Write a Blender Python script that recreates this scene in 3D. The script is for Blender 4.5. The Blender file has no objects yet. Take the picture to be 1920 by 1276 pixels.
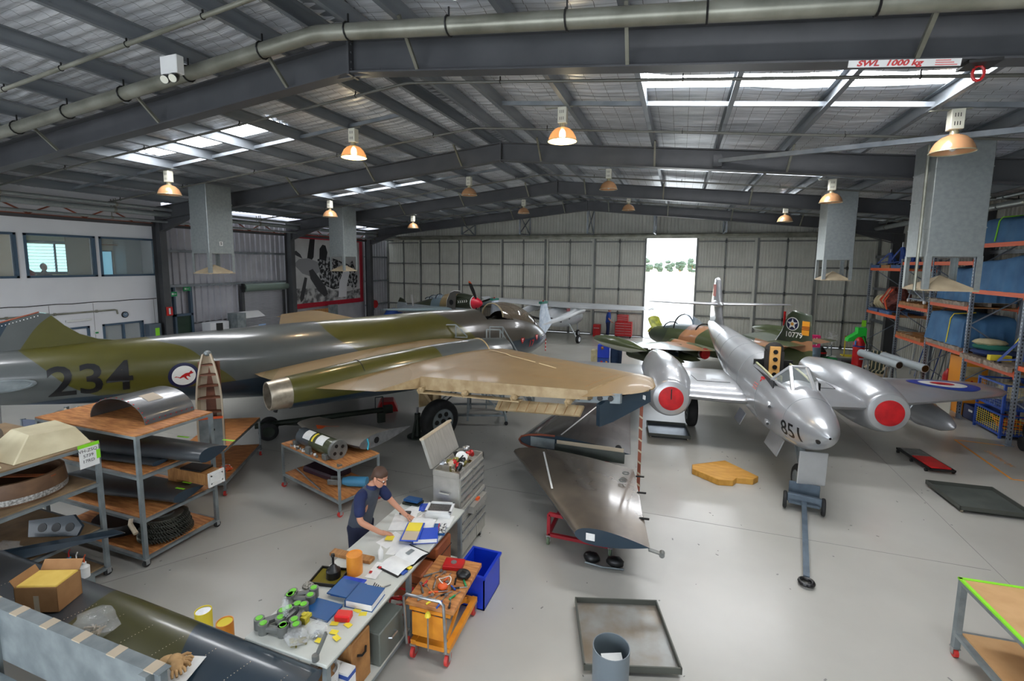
import bpy, bmesh, math, random
from math import sin, cos, pi, radians, sqrt, atan2
from mathutils import Vector, Matrix
RND = random.Random(7)
scn = bpy.context.scene
col = scn.collection

# ---------------------------------------------------------------- camera
cam_d = bpy.data.cameras.new('camera')
cam = bpy.data.objects.new('camera', cam_d); col.objects.link(cam)
YAW, PIT, ROL = 0.337022, 0.113863, 0.010449
_f = Vector((-sin(YAW)*cos(PIT), cos(YAW)*cos(PIT), -sin(PIT)))
_r = Vector((cos(YAW), sin(YAW), 0)); _u = _r.cross(_f)
_r2 = cos(ROL)*_r + sin(ROL)*_u; _u2 = -sin(ROL)*_r + cos(ROL)*_u
cam.matrix_world = Matrix(((_r2.x, _u2.x, -_f.x, 0), (_r2.y, _u2.y, -_f.y, 0), (_r2.z, _u2.z, -_f.z, 4.3), (0, 0, 0, 1)))
cam_d.sensor_width = 36; cam_d.lens = 893.19/1920*36; cam_d.shift_y = -43/1920
cam_d.clip_start = 0.05; cam_d.clip_end = 2000
scn.camera = cam
# ---------------------------------------------------------------- world, exposure
w = bpy.data.worlds.new('overcast_sky'); scn.world = w; w.use_nodes = True
_bg = w.node_tree.nodes['Background']
_bg.inputs[0].default_value = (0.86, 0.93, 1.0, 1); _bg.inputs[1].default_value = 5.2
scn.view_settings.view_transform = 'Standard'; scn.view_settings.look = 'None'
scn.view_settings.exposure = 0.08; scn.view_settings.gamma = 1
scn.view_settings.use_curve_mapping = False
SKY_E, SKY_W = 29.0, 19.0      # skylight sheets per roof slope; left ones dimmed to darken the left floor
LAMP_E = 14.0

# ---------------------------------------------------------------- helpers
class MB:
    def __init__(s): s.v = []; s.f = []; s.m = []; s.T = Matrix.Identity(4)
    def at(s, loc=(0, 0, 0), rz=0, rx=0, ry=0):
        s.T = Matrix.Translation(loc) @ Matrix.Rotation(rz, 4, 'Z') @ Matrix.Rotation(ry, 4, 'Y') @ Matrix.Rotation(rx, 4, 'X'); return s
    def add(s, vs, fs, mi=0):
        n = len(s.v); T = s.T
        s.v += [T @ Vector(v) for v in vs]; s.f += [tuple(i+n for i in f) for f in fs]; s.m += [mi]*len(fs); return s
    def box(s, c, d, rz=0, rx=0, ry=0, mi=0):
        M = Matrix.Rotation(rz, 3, 'Z') @ Matrix.Rotation(ry, 3, 'Y') @ Matrix.Rotation(rx, 3, 'X'); c = Vector(c)
        vs = [c + M @ Vector((x*d[0]/2, y*d[1]/2, z*d[2]/2)) for z in (-1, 1) for y in (-1, 1) for x in (-1, 1)]
        return s.add(vs, [(0, 2, 3, 1), (4, 5, 7, 6), (0, 1, 5, 4), (2, 6, 7, 3), (0, 4, 6, 2), (1, 3, 7, 5)], mi)
    def bx(s, x0, x1, y0, y1, z0, z1, mi=0):
        return s.box(((x0+x1)/2, (y0+y1)/2, (z0+z1)/2), (abs(x1-x0), abs(y1-y0), abs(z1-z0)), mi=mi)
    def bar(s, p0, p1, wd, h=None, mi=0, up=(0, 0, 1)):      # square bar between two points
        p0 = Vector(p0); p1 = Vector(p1); d = (p1-p0).normalized(); h = h or wd
        a = d.cross(Vector(up));
        if a.length < 1e-4: a = d.cross(Vector((1, 0, 0)))
        a.normalize(); b = a.cross(d)
        vs = [p + a*x*wd/2 + b*y*h/2 for p in (p0, p1) for x, y in ((-1, -1), (1, -1), (1, 1), (-1, 1))]
        return s.add(vs, [(0, 1, 2, 3)[::-1], (4, 5, 6, 7), (0, 1, 5, 4), (1, 2, 6, 5), (2, 3, 7, 6), (3, 0, 4, 7)], mi)
    def cyl(s, p0, p1, r0, r1=None, n=12, cap=True, mi=0):
        return s.lathe([(r0, 0), (r0 if r1 is None else r1, 1)], p0, p1, n, cap, mi)
    def lathe(s, prof, p0, p1, n=16, cap=True, mi=0, sx=1, up=None):   # prof: (radius, fraction)
        p0 = Vector(p0); p1 = Vector(p1); d = p1-p0; dn = d.normalized()
        a = dn.cross(Vector(up or (0, 0, 1)))
        if a.length < 1e-3: a = dn.cross(Vector((0, 1, 0)))
        a.normalize(); b = a.cross(dn)
        rings = [[p0 + d*t + (a*cos(2*pi*k/n)*sx + b*sin(2*pi*k/n))*r for k in range(n)] for r, t in prof]
        return s.loft(rings, cap, mi)
    def loft(s, rings, cap=True, mi=0, closed=True):
        n = len(rings[0]); vs = [p for r in rings for p in r]; fs = []
        for i in range(len(rings)-1):
            for k in range(n if closed else n-1):
                a = i*n+k; b = i*n+(k+1) % n; fs.append((a, b, b+n, a+n))
        if cap and closed: fs.append(tuple(range(n))[::-1]); fs.append(tuple((len(rings)-1)*n+k for k in range(n)))
        return s.add(vs, fs, mi)
    def tube(s, pts, r, n=8, mi=0, cap=True):
        P = [Vector(p) for p in pts]; rings = []; a = None
        for i, p in enumerate(P):
            d = (P[min(i+1, len(P)-1)] - P[max(i-1, 0)]).normalized()
            if a is None:
                a = d.cross(Vector((0, 0, 1)));
                if a.length < 1e-2: a = d.cross(Vector((0, 1, 0)))
            a = (a - d*a.dot(d)).normalized(); b = d.cross(a)
            rr = r[i] if isinstance(r, (list, tuple)) else r
            rings.append([p + (a*cos(2*pi*k/n) + b*sin(2*pi*k/n))*rr for k in range(n)])
        return s.loft(rings, cap, mi)
    def prism(s, poly, z0, z1, mi=0, M=None):                 # polygon in xy extruded in z (optional matrix)
        n = len(poly); M = M or Matrix.Identity(4)
        vs = [M @ Vector((x, y, z)) for z in (z0, z1) for x, y in poly]
        fs = [tuple(range(n))[::-1], tuple(range(n, 2*n))] + [(k, (k+1) % n, n+(k+1) % n, n+k) for k in range(n)]
        return s.add(vs, fs, mi)
    def grid(s, fn, nu, nv, mi=0, wrap=False):
        vs = [fn(i/(nu), j/(nv)) for i in range(nu+1) for j in range(nv+1)]
        fs = [(i*(nv+1)+j, (i+1)*(nv+1)+j, (i+1)*(nv+1)+j+1, i*(nv+1)+j+1) for i in range(nu) for j in range(nv)]
        return s.add(vs, fs, mi)
    def blob(s, c, r, n=8, m=5, j=0.0, mi=0, seed=0):
        q = random.Random(seed); c = Vector(c); rings = []
        for i in range(m+1):
            t = pi*(0.04+0.92*i/m)
            rings.append([c + Vector((r[0]*sin(t)*cos(2*pi*k/n), r[1]*sin(t)*sin(2*pi*k/n), -r[2]*cos(t)))*(1+q.uniform(-j, j)) for k in range(n)])
        return s.loft(rings, True, mi)
    def mesh(s, name, bevel=0, smooth=None, flip=False):
        me = bpy.data.meshes.new(name); me.from_pydata([tuple(v) for v in s.v], [], s.f)
        if len(set(s.m)) > 1: me.polygons.foreach_set('material_index', s.m)
        bm = bmesh.new(); bm.from_mesh(me)
        bmesh.ops.recalc_face_normals(bm, faces=bm.faces)
        if bevel:
            es = [e for e in bm.edges if len(e.link_faces) == 2 and e.calc_face_angle(0) > 0.6]
            bmesh.ops.bevel(bm, geom=es, offset=bevel, segments=1, affect='EDGES', clamp_overlap=True)
        bm.to_mesh(me); bm.free()
        if smooth:
            me.shade_smooth(); me.set_sharp_from_angle(angle=radians(smooth))
        me.update(); return me
    def build(s, name, mats, parent=None, bevel=0, smooth=None):
        me = s.mesh(name, bevel, smooth)
        for m in (mats if isinstance(mats, (list, tuple)) else [mats]): me.materials.append(m)
        o = bpy.data.objects.new(name, me); col.objects.link(o)
        if parent: o.parent = parent
        return o

def tag(o, label=None, cat=None, group=None, kind=None):
    if label: o['label'] = label
    if cat: o['category'] = cat
    if group: o['group'] = group
    if kind: o['kind'] = kind
    return o
def thing(name, label, cat, loc=(0, 0, 0), rz=0, group=None, rx=0, ry=0):
    o = bpy.data.objects.new(name, None); col.objects.link(o); o.empty_display_size = 0.1
    o.location = loc; o.rotation_euler = (rx, ry, rz); return tag(o, label, cat, group)
def inst(src, name, parent=None, loc=None, rz=None, scale=None):   # one more object on the same mesh
    o = bpy.data.objects.new(name, src.data); col.objects.link(o); o.parent = parent
    if loc is not None: o.location = loc
    if rz is not None: o.rotation_euler = (0, 0, rz)
    if scale is not None: o.scale = scale
    return o
def copy_tree(o, parent=None, loc=None, rz=None, label=None):
    c = o.copy(); col.objects.link(c); c.parent = parent
    if loc is not None: c.location = loc
    if rz is not None: c.rotation_euler = (0, 0, rz)
    if label: c['label'] = label
    for ch in list(o.children): copy_tree(ch, c)
    return c

MATS = {}
def mat(name, c, rough=0.5, metal=0.0, c2=None, sc=4.0, bump=0.0, bsc=40.0, coat=0.0, emit=0.0, alpha=1.0, trans=0.0, stretch=None, lo=0.35, hi=0.65, spec=0.5):
    if name in MATS: return MATS[name]
    m = bpy.data.materials.new(name); m.use_nodes = True; nt = m.node_tree; b = nt.nodes['Principled BSDF']
    C = lambda k: (k[0], k[1], k[2], 1)
    b.inputs['Base Color'].default_value = C(c); b.inputs['Roughness'].default_value = rough; b.inputs['Metallic'].default_value = metal
    b.inputs['Specular IOR Level'].default_value = spec
    if coat: b.inputs['Coat Weight'].default_value = coat; b.inputs['Coat Roughness'].default_value = 0.08
    if emit: b.inputs['Emission Color'].default_value = C(c); b.inputs['Emission Strength'].default_value = emit
    if trans: b.inputs['Transmission Weight'].default_value = trans
    if alpha < 1: b.inputs['Alpha'].default_value = alpha
    if c2 or bump:
        tc = nt.nodes.new('ShaderNodeTexCoord'); src = tc.outputs['Object']
        if stretch:
            mp = nt.nodes.new('ShaderNodeMapping'); mp.inputs['Scale'].default_value = stretch
            nt.links.new(src, mp.inputs[0]); src = mp.outputs[0]
    if c2:
        n = nt.nodes.new('ShaderNodeTexNoise'); n.inputs['Scale'].default_value = sc; n.inputs['Detail'].default_value = 6
        nt.links.new(src, n.inputs['Vector'])
        r = nt.nodes.new('ShaderNodeValToRGB'); r.color_ramp.elements[0].position = lo; r.color_ramp.elements[1].position = hi
        r.color_ramp.elements[0].color = C(c); r.color_ramp.elements[1].color = C(c2)
        nt.links.new(n.outputs[0], r.inputs[0]); nt.links.new(r.outputs[0], b.inputs['Base Color'])
    if bump:
        n = nt.nodes.new('ShaderNodeTexNoise'); n.inputs['Scale'].default_value = bsc; n.inputs['Detail'].default_value = 3
        nt.links.new(src, n.inputs['Vector'])
        bp = nt.nodes.new('ShaderNodeBump'); bp.inputs['Strength'].default_value = bump; bp.inputs['Distance'].default_value = 0.02
        nt.links.new(n.outputs[0], bp.inputs['Height']); nt.links.new(bp.outputs[0], b.inputs['Normal'])
    MATS[name] = m; return m
def srgb(r, g, b):
    f = lambda u: (u/255)/12.92 if u <= 10 else (((u/255)+0.055)/1.055)**2.4
    return (f(r), f(g), f(b))

def text_mesh(txt, size, bold=0.0):
    cu = bpy.data.curves.new('lettering', 'FONT'); cu.body = txt; cu.size = size; cu.align_x = 'CENTER'; cu.align_y = 'CENTER'
    cu.offset = bold; cu.resolution_u = 3
    o = bpy.data.objects.new('lettering', cu); col.objects.link(o)
    dg = bpy.context.evaluated_depsgraph_get(); me = bpy.data.meshes.new_from_object(o.evaluated_get(dg))
    bpy.data.objects.remove(o); bpy.data.curves.remove(cu); return me
def decal(txt, size, m, fn, name='lettering', parent=None, bold=0.0, cut=0.0, me=None):
    """flat lettering: the mesh of the words, each vertex (u,v) carried onto a surface by fn"""
    me = me or text_mesh(txt, size, bold)
    bm = bmesh.new(); bm.from_mesh(me)
    if cut:
        vs = [v.co.y for v in bm.verts]; us = [v.co.x for v in bm.verts]
        for lo, hi, no in ((min(vs), max(vs), (0, 1, 0)), (min(us), max(us), (1, 0, 0))):
            y = lo + cut
            while y < hi:
                bmesh.ops.bisect_plane(bm, geom=bm.verts[:]+bm.edges[:]+bm.faces[:], plane_co=[k*y for k in no], plane_no=no); y += cut
    for v in bm.verts: v.co = Vector(fn(v.co.x, v.co.y))
    bm.to_mesh(me); bm.free(); me.materials.clear(); me.materials.append(m)
    for p in me.polygons: p.material_index = 0
    o = bpy.data.objects.new(name, me); col.objects.link(o); o.parent = parent; return o
def poly_me(pts):
    me = bpy.data.meshes.new('emblem'); me.from_pydata([(x, y, 0) for x, y in pts], [], [tuple(range(len(pts)))]); return me
def disc(r, n=32, rx=None): return [(r*cos(2*pi*k/n), (rx or r)*sin(2*pi*k/n)) for k in range(n)]

# ---------------------------------------------------------------- shared materials
M_STEEL = mat('dark_grey_painted_steel', srgb(78, 79, 82), 0.42, 0.0, srgb(68, 69, 72), 1.5)
M_PURLIN = mat('galvanised_purlin', srgb(150, 155, 160), 0.45, 0.55, srgb(122, 128, 134), 3)
M_GALV = mat('galvanised_sheet', srgb(160, 166, 166), 0.4, 0.6, srgb(148, 155, 155), 12, 0.03, 20)
M_PIPE = mat('galvanised_pipe', srgb(150, 150, 138), 0.38, 0.5, srgb(118, 118, 106), 2)
M_WHITE = mat('white_paint', srgb(226, 226, 224), 0.55, 0, srgb(214, 214, 212), 2)
M_BLACK = mat('black_rubber', srgb(24, 24, 25), 0.75, 0, srgb(38, 38, 38), 8)
M_BLK = mat('black_satin', srgb(18, 18, 19), 0.4)
M_RED = mat('red_paint', srgb(196, 26, 28), 0.4, 0, srgb(170, 18, 22), 6)
M_ALU = mat('bare_aluminium', srgb(188, 190, 192), 0.32, 0.85, srgb(160, 162, 165), 9)
M_GREYFRAME = mat('grey_steel_frame', srgb(142, 150, 152), 0.45, 0.3, srgb(116, 124, 127), 5)
M_PLY = mat('plywood', srgb(204, 142, 84), 0.55, 0, srgb(160, 98, 52), 5, 0.05, 30, stretch=(1, 6, 1))
M_WOOD = mat('raw_timber', srgb(178, 128, 74), 0.6, 0, srgb(146, 98, 52), 6, 0.1, 30, stretch=(6, 1, 1))
M_CARD = mat('brown_cardboard', srgb(172, 128, 84), 0.8, 0, srgb(158, 114, 72), 5)
M_PAPER = mat('white_paper', srgb(236, 236, 232), 0.7, 0, srgb(226, 226, 224), 10)
M_YEL = mat('yellow_card', srgb(236, 214, 62), 0.6)
M_GREENTAPE = mat('green_tape', srgb(142, 226, 44), 0.5)
M_ORANGE = mat('orange_paint', srgb(226, 92, 38), 0.45)
M_BLUEP = mat('blue_paint', srgb(44, 84, 170), 0.42, 0, srgb(36, 70, 150), 6)
M_GLASSY = mat('clear_pane', srgb(214, 224, 226), 0.06, 0, alpha=0.22, spec=0.8)
# ================================================================ structure
RX, RZ, SL = -4.95, 7.18, 0.0985          # ridge x, rafter soffit at ridge, slope
XL, XR, YB = -19.4, 9.5, 29.35
FR = [-0.05, 6.53, 13.1, 19.65, 26.3]
def zs(x, off=0.0): return RZ + off - SL*abs(x-RX)     # soffit height + off

# floor: pale epoxy with faint joints
def floor_mat():
    m = bpy.data.materials.new('pale_grey_epoxy_floor'); m.use_nodes = True; nt = m.node_tree; b = nt.nodes['Principled BSDF']
    tc = nt.nodes.new('ShaderNodeTexCoord')
    n1 = nt.nodes.new('ShaderNodeTexNoise'); n1.inputs['Scale'].default_value = 0.45; n1.inputs['Detail'].default_value = 5
    nt.links.new(tc.outputs['Object'], n1.inputs['Vector'])
    r1 = nt.nodes.new('ShaderNodeValToRGB'); r1.color_ramp.elements[0].position = 0.0; r1.color_ramp.elements[1].position = 1.0
    r1.color_ramp.elements[0].color = (*srgb(156, 154, 147), 1); r1.color_ramp.elements[1].color = (*srgb(192, 190, 182), 1)
    nt.links.new(n1.outputs[0], r1.inputs[0]); nt.links.new(r1.outputs[0], b.inputs['Base Color'])
    b.inputs['Roughness'].default_value = 0.27; b.inputs['Specular IOR Level'].default_value = 0.55
    return m
fl = MB().bx(XL-4.5, XR+0.3, -6, YB+0.3, -0.2, 0).build('floor', floor_mat()); tag(fl, kind='structure')
M_JOINT = mat('joint_dark', srgb(120, 120, 116), 0.7)
for pts in (((-7.6, 3.0), (-2.9, 9.9), (-2.4, 10.7)), ((-12.0, 8.0), (4.4, 8.3)), ((4.4, -2.0), (4.6, 29.0))):
    b = MB()
    for p, q in zip(pts, pts[1:]): b.bar((p[0], p[1], 0.0005), (q[0], q[1], 0.0005), 0.008, 0.002)
    b.build('floor_joint', M_JOINT, fl)
# worn dark scuffs and debris flecks on the floor, each a small flake
q = random.Random(3); b = MB()
for k in range(150):
    x, y = q.uniform(-8, 5.5), q.uniform(3.6, 12); s_ = q.uniform(0.006, 0.02)
    b.box((x, y, 0.0015), (s_*q.uniform(1, 3), s_, 0.003), rz=q.uniform(0, 3))
o = b.build('debris', M_JOINT, fl); tag(o, kind='stuff')

# ceiling: rippled foil sheeting over the purlins, both slopes in one skin
def foil_mat():
    m = bpy.data.materials.new('silver_foil_insulation'); m.use_nodes = True; nt = m.node_tree; b = nt.nodes['Principled BSDF']
    b.inputs['Metallic'].default_value = 0.45; b.inputs['Roughness'].default_value = 0.3
    tc = nt.nodes.new('ShaderNodeTexCoord'); sp = nt.nodes.new('ShaderNodeSeparateXYZ'); nt.links.new(tc.outputs['Object'], sp.inputs[0])
    def lines(out, per, wd):
        a = nt.nodes.new('ShaderNodeMath'); a.operation = 'DIVIDE'; a.inputs[1].default_value = per; nt.links.new(out, a.inputs[0])
        f = nt.nodes.new('ShaderNodeMath'); f.operation = 'FRACT'; nt.links.new(a.outputs[0], f.inputs[0])
        l = nt.nodes.new('ShaderNodeMath'); l.operation = 'LESS_THAN'; l.inputs[1].default_value = wd/per; nt.links.new(f.outputs[0], l.inputs[0]); return l.outputs[0]
    mx = nt.nodes.new('ShaderNodeMath'); mx.operation = 'MAXIMUM'
    nt.links.new(lines(sp.outputs[0], 0.30, 0.008), mx.inputs[0]); nt.links.new(lines(sp.outputs[1], 0.15, 0.004), mx.inputs[1])
    n = nt.nodes.new('ShaderNodeTexNoise'); n.inputs['Scale'].default_value = 2.2; n.inputs['Detail'].default_value = 8
    mp = nt.nodes.new('ShaderNodeMapping'); mp.inputs['Scale'].default_value = (0.5, 3, 1); nt.links.new(tc.outputs['Object'], mp.inputs[0]); nt.links.new(mp.outputs[0], n.inputs['Vector'])
    r = nt.nodes.new('ShaderNodeValToRGB'); r.color_ramp.elements[0].position = 0.3; r.color_ramp.elements[1].position = 0.7
    r.color_ramp.elements[0].color = (*srgb(190, 194, 200), 1); r.color_ramp.elements[1].color = (*srgb(240, 243, 248), 1); nt.links.new(n.outputs[0], r.inputs[0])
    mi = nt.nodes.new('ShaderNodeMix'); mi.data_type = 'RGBA'; nt.links.new(mx.outputs[0], mi.inputs[0]); nt.links.new(r.outputs[0], mi.inputs[6])
    mi.inputs[7].default_value = (*srgb(96, 98, 100), 1); nt.links.new(mi.outputs[2], b.inputs['Base Color'])
    bp = nt.nodes.new('ShaderNodeBump'); bp.inputs['Strength'].default_value = 0.6; bp.inputs['Distance'].default_value = 0.05
    nt.links.new(n.outputs[0], bp.inputs['Height']); nt.links.new(bp.outputs[0], b.inputs['Normal']); return m
b = MB(); q = random.Random(5)
Y0C, Y1C = -4.0, YB+0.2
ph = [q.uniform(0, 6) for _ in range(40)]
SKY = [(2.72, 3.42), (8.86, 9.58), (15.5, 16.22), (22.0, 22.72)]; SKO = (4.2, 8.72)
for sgn in (-1, 1):
    W = (RX-XL)+0.1 if sgn < 0 else (XR-RX)+0.1
    ys = sorted(set([round(Y0C+k*0.067, 3) for k in range(int((Y1C-Y0C)/0.067)+1)] + [y for p in SKY for y in p]))
    us = sorted(set([W*k/22 for k in range(23)] + list(SKO)))
    def rip(u, y):
        k = int(u/1.5); return 0.016*sin(y*2*pi/0.2 + ph[k % 40]*0.3) + 0.02*sin(y*1.7+ph[(k+9) % 40]) - 0.03*abs(sin(pi*(u-1.2)/1.5))
    vs = []; fs = []
    for y in ys:
        for u in us: vs.append((RX+sgn*u, y, zs(RX+sgn*u, 0.80)+rip(u, y)))
    n = len(us)
    for i in range(len(ys)-1):
        for k in range(n-1):
            ym = (ys[i]+ys[i+1])/2; um = (us[k]+us[k+1])/2
            if SKO[0] < um < SKO[1] and any(a < ym < c for a, c in SKY): continue
            fs.append((i*n+k, i*n+k+1, (i+1)*n+k+1, (i+1)*n+k))
    b.add(vs, fs)
ceil = b.build('ceiling', foil_mat(), smooth=80); tag(ceil, kind='structure')
# outer roof skin keeps the sky out except at the skylights
b = MB()
M_SKY = mat('translucent_skylight_sheet', (0.97, 0.98, 1.0), 0.6, emit=SKY_E); M_SKY2 = mat('dimmed_skylight_sheet', (0.97, 0.98, 1.0), 0.6, emit=SKY_W)
for sgn in (-1, 1):
    proto = None
    for (a, c) in SKY:
        for j in range(3):
            u0, u1 = SKO[0]+j*1.5+0.04, SKO[0]+(j+1)*1.5-0.02
            if proto is None:
                p = MB()
                for k in range(8):      # corrugated sheet
                    y0 = (c-a)*(k/8); y1 = (c-a)*((k+1)/8); h = 0.02*(k % 2)
                    p.bx(0, u1-u0, y0, y1, h, h+0.006)
                proto = p.build('skylight_panel', M_SKY if sgn > 0 else M_SKY2, ceil); o = proto
            else: o = inst(proto, 'skylight_panel', ceil)
            x0 = RX+sgn*u0
            o.location = (x0, a, zs(x0, 0.80)); o.rotation_euler = (0, math.atan(SL) if sgn > 0 else pi-math.atan(SL), 0)
            if sgn < 0: o.location = (x0, a, zs(x0, 0.80)+0.03); o.rotation_euler = (pi, pi+math.atan(-SL), 0); o.location.y = c
# purlins and bridging
OFF = [0.35, 1.2, 2.7, 4.2, 5.7, 7.2, 8.72, 10.2, 11.7, 13.2]
spans = list(zip(FR, FR[1:]+[YB]))+[(-4.0, FR[0])]
p = MB(); p.bx(-0.004, 0.004, 0, 1, 0, 0.25); p.bx(0, 0.08, 0, 1, 0, 0.006); p.bx(0, 0.08, 0, 1, 0.244, 0.25); p.bx(0.074, 0.08, 0, 1, 0, 0.03)
pur = None; brg = None
for sgn in (-1, 1):
    for i, u in enumerate(OFF):
        x = RX+sgn*u; z = zs(x, 0.51)
        for (a, c) in spans:
            if pur is None: pur = p.build('purlin', M_PURLIN, ceil); o = pur
            else: o = inst(pur, 'purlin', ceil)
            o.location = (x, a, z); o.scale = (-sgn, c-a, 1)
            if i < len(OFF)-1 and c-a > 5 and not (i == 0):
                x1 = RX+sgn*OFF[i+1]; z1 = zs(x1, 0.51); ym = (a+c)/2+0.1
                if brg is None:
                    m_ = MB(); m_.bx(0, 1, -0.035, 0.035, -0.04, 0.04); brg = m_.build('bridging', M_PURLIN, ceil); o = brg
                else: o = inst(brg, 'bridging', ceil)
                o.location = (x, ym, z+0.10); o.scale = (abs(OFF[i+1]-u)/cos(math.atan(SL)), 1, 1)
                o.rotation_euler = (0, math.atan(SL) if sgn > 0 else pi-math.atan(SL), 0)
p = MB(); p.bx(RX-0.4, RX+0.4, -4, YB, RZ+0.775, RZ+0.79); p.build('ridge_strip', M_PURLIN, ceil)

# portal frames
FLAB = ['steel portal frame with no visible sign, behind the mezzanine viewpoint', 'dark steel portal frame carrying the SWL 1000 kg sign',
        'dark steel portal frame next to the one with the SWL sign', 'dark steel portal frame third along from the SWL sign beam', 'dark steel portal frame right before the gable and sliding doors']
ang = math.atan(SL)
for i, y in enumerate(FR):
    if i == 0: continue
    t = thing('portal_frame', FLAB[i], 'beam', (RX, y, 0), group='steel portal frames')
    for sgn in (-1, 1):
        L = (RX-XL-0.1) if sgn < 0 else (XR-0.1-RX)
        r = MB(); P = lambda u, o: (sgn*u, 0, RZ+o-SL*u)
        r.bar(P(0, 0.25), P(L, 0.25), 0.014, 0.47); r.bar(P(0, 0.012), P(L, 0.012), 0.24, 0.024); r.bar(P(0, 0.488), P(L, 0.488), 0.24, 0.024)
        # haunch
        uh = L-2.4
        r.bar(P(uh, 0.0), (sgn*(L-0.3), 0, zs(RX+sgn*L)-0.42), 0.20, 0.02)
        r.prism([(sgn*uh, RZ-SL*uh), (sgn*L, RZ-SL*L), (sgn*L, RZ-SL*L-0.45)], -0.007, 0.007, M=Matrix.Rotation(pi/2, 4, 'X'))
        r.build('rafter', M_STEEL, t)
        c = MB(); xc = sgn*(L-0.2); zt = zs(RX+sgn*L)
        c.bx(xc-0.2, xc+0.2, -0.008, 0.008, 0, zt); c.bx(xc-0.21, xc-0.19, -0.13, 0.13, 0, zt); c.bx(xc+0.19, xc+0.21, -0.13, 0.13, 0, zt); c.bx(xc-0.26, xc+0.26, -0.18, 0.18, 0, 0.02)
        c.build('column', M_STEEL, t)
        for u in (1.2, 4.2, 7.2, 10.2):
            f = MB(); f.bar((sgn*u, -0.11, RZ-SL*u+0.03), (sgn*(u+0.02), -0.62, RZ-SL*u+0.53), 0.045, 0.045); f.build('fly_brace', M_PIPE, t)
    a = MB(); a.bx(-0.02, 0.02, -0.13, 0.13, RZ-0.03, RZ+0.52); a.bx(-0.5, 0.5, -0.012, 0.012, RZ-0.03, RZ+0.05)
    for z in (0.06, 0.16, 0.3, 0.42):
        a.cyl((0.02, -0.08, RZ+z), (0.04, -0.08, RZ+z), 0.014, n=6); a.cyl((-0.02, -0.08, RZ+z), (-0.04, -0.08, RZ+z), 0.014, n=6)
    a.build('apex_plate', M_STEEL, t)
# SWL sign on the beam
t = thing('load_sign', 'white and red SWL 1000 kg sign on the beam edge', 'sign', (1.62, 6.392, zs(1.62)-0.085), ry=ang)
MB().bx(0, 1.0, -0.005, 0.0, 0.012, 0.085).build('plate', M_WHITE, t)
decal('SWL  1000 kg', 0.10, M_RED, lambda u, v: (0.38+u*1.02+v*0.25, -0.008, 0.049+v*0.8), 'lettering', t, 0.004)
M_REDL = mat('faded_red_print', srgb(214, 120, 116), 0.6)
b = MB()
for k in range(3): b.bx(0.78, 0.97-0.03*k, -0.0085, -0.0075, 0.02+0.022*k, 0.03+0.022*k)
b.build('small_print', M_REDL, t)
t = thing('beam_hook', 'red shackle clamped under the beam beside the SWL sign', 'hook', (2.83, 6.53, zs(2.83)))
MB().bx(-0.14, 0.14, -0.13, 0.13, -0.03, 0.0).build('clamp_plate', M_BLK, t)
MB().tube([(0.05*cos(a), 0, -0.10+0.075*sin(a)) for a in [2.2-k*0.55 for k in range(12)]], 0.014, 6).build('shackle', M_RED, t)

# ---------------- corrugated sheet helper (u along wall, profile trapezoid)
def corr(b, p0, u, nrm, W, z0, z1, pitch=0.2, dep=0.035, mi=0, zf=None):
    p0 = Vector(p0); u = Vector(u); nrm = Vector(nrm); pts = []; x = 0
    while x < W:
        for dx, d in ((0, 0), (0.62, 0), (0.70, 1), (0.92, 1)):
            if x+dx*pitch <= W: pts.append((x+dx*pitch, d*dep))
        x += pitch
    pts.append((W, 0)); vs = []
    for (s_, d) in pts:
        pp = p0+u*s_+nrm*d; zt = zf(pp) if zf else z1
        vs += [(pp.x, pp.y, z0), (pp.x, pp.y, zt)]
    fs = [(2*i, 2*i+2, 2*i+3, 2*i+1) for i in range(len(pts)-1)]
    return b.add(vs, fs, mi)
M_CLAD = mat('grey_green_cladding', srgb(206, 206, 196), 0.5, 0.0, srgb(194, 194, 184), 1.2)
M_CLADW = mat('pale_grey_cladding', srgb(196, 196, 202), 0.42, 0.25, srgb(178, 178, 186), 1.2)
M_DSTEEL = mat('sliding_door_steel', srgb(126, 128, 126), 0.5, 0.2, srgb(108, 110, 108), 2)

# back wall above the doors, gable
b = MB(); corr(b, (XL, YB+0.05, 0), (1, 0, 0), (0, -1, 0), XR-XL, 5.95, 7.9, zf=lambda p: zs(p.x, 0.74))
gab = b.build('wall_back', M_CLAD); tag(gab, kind='structure')
b = MB(); b.bx(XL, XR, YB-0.75, YB-0.55, 5.78, 5.9); b.cyl((XL, YB-0.85, 5.97), (XR, YB-0.85, 5.97), 0.075, n=12); b.bx(XL, XR, YB-0.55, YB+0.1, 5.86, 5.95)
tag(b.build('trim_1', M_PIPE), kind='structure')
b = MB(); b.bx(XL, XR, YB-0.6, YB-0.15, 0, 0.012); tag(b.build('trim_2', M_DSTEEL), kind='structure')   # floor track
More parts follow.
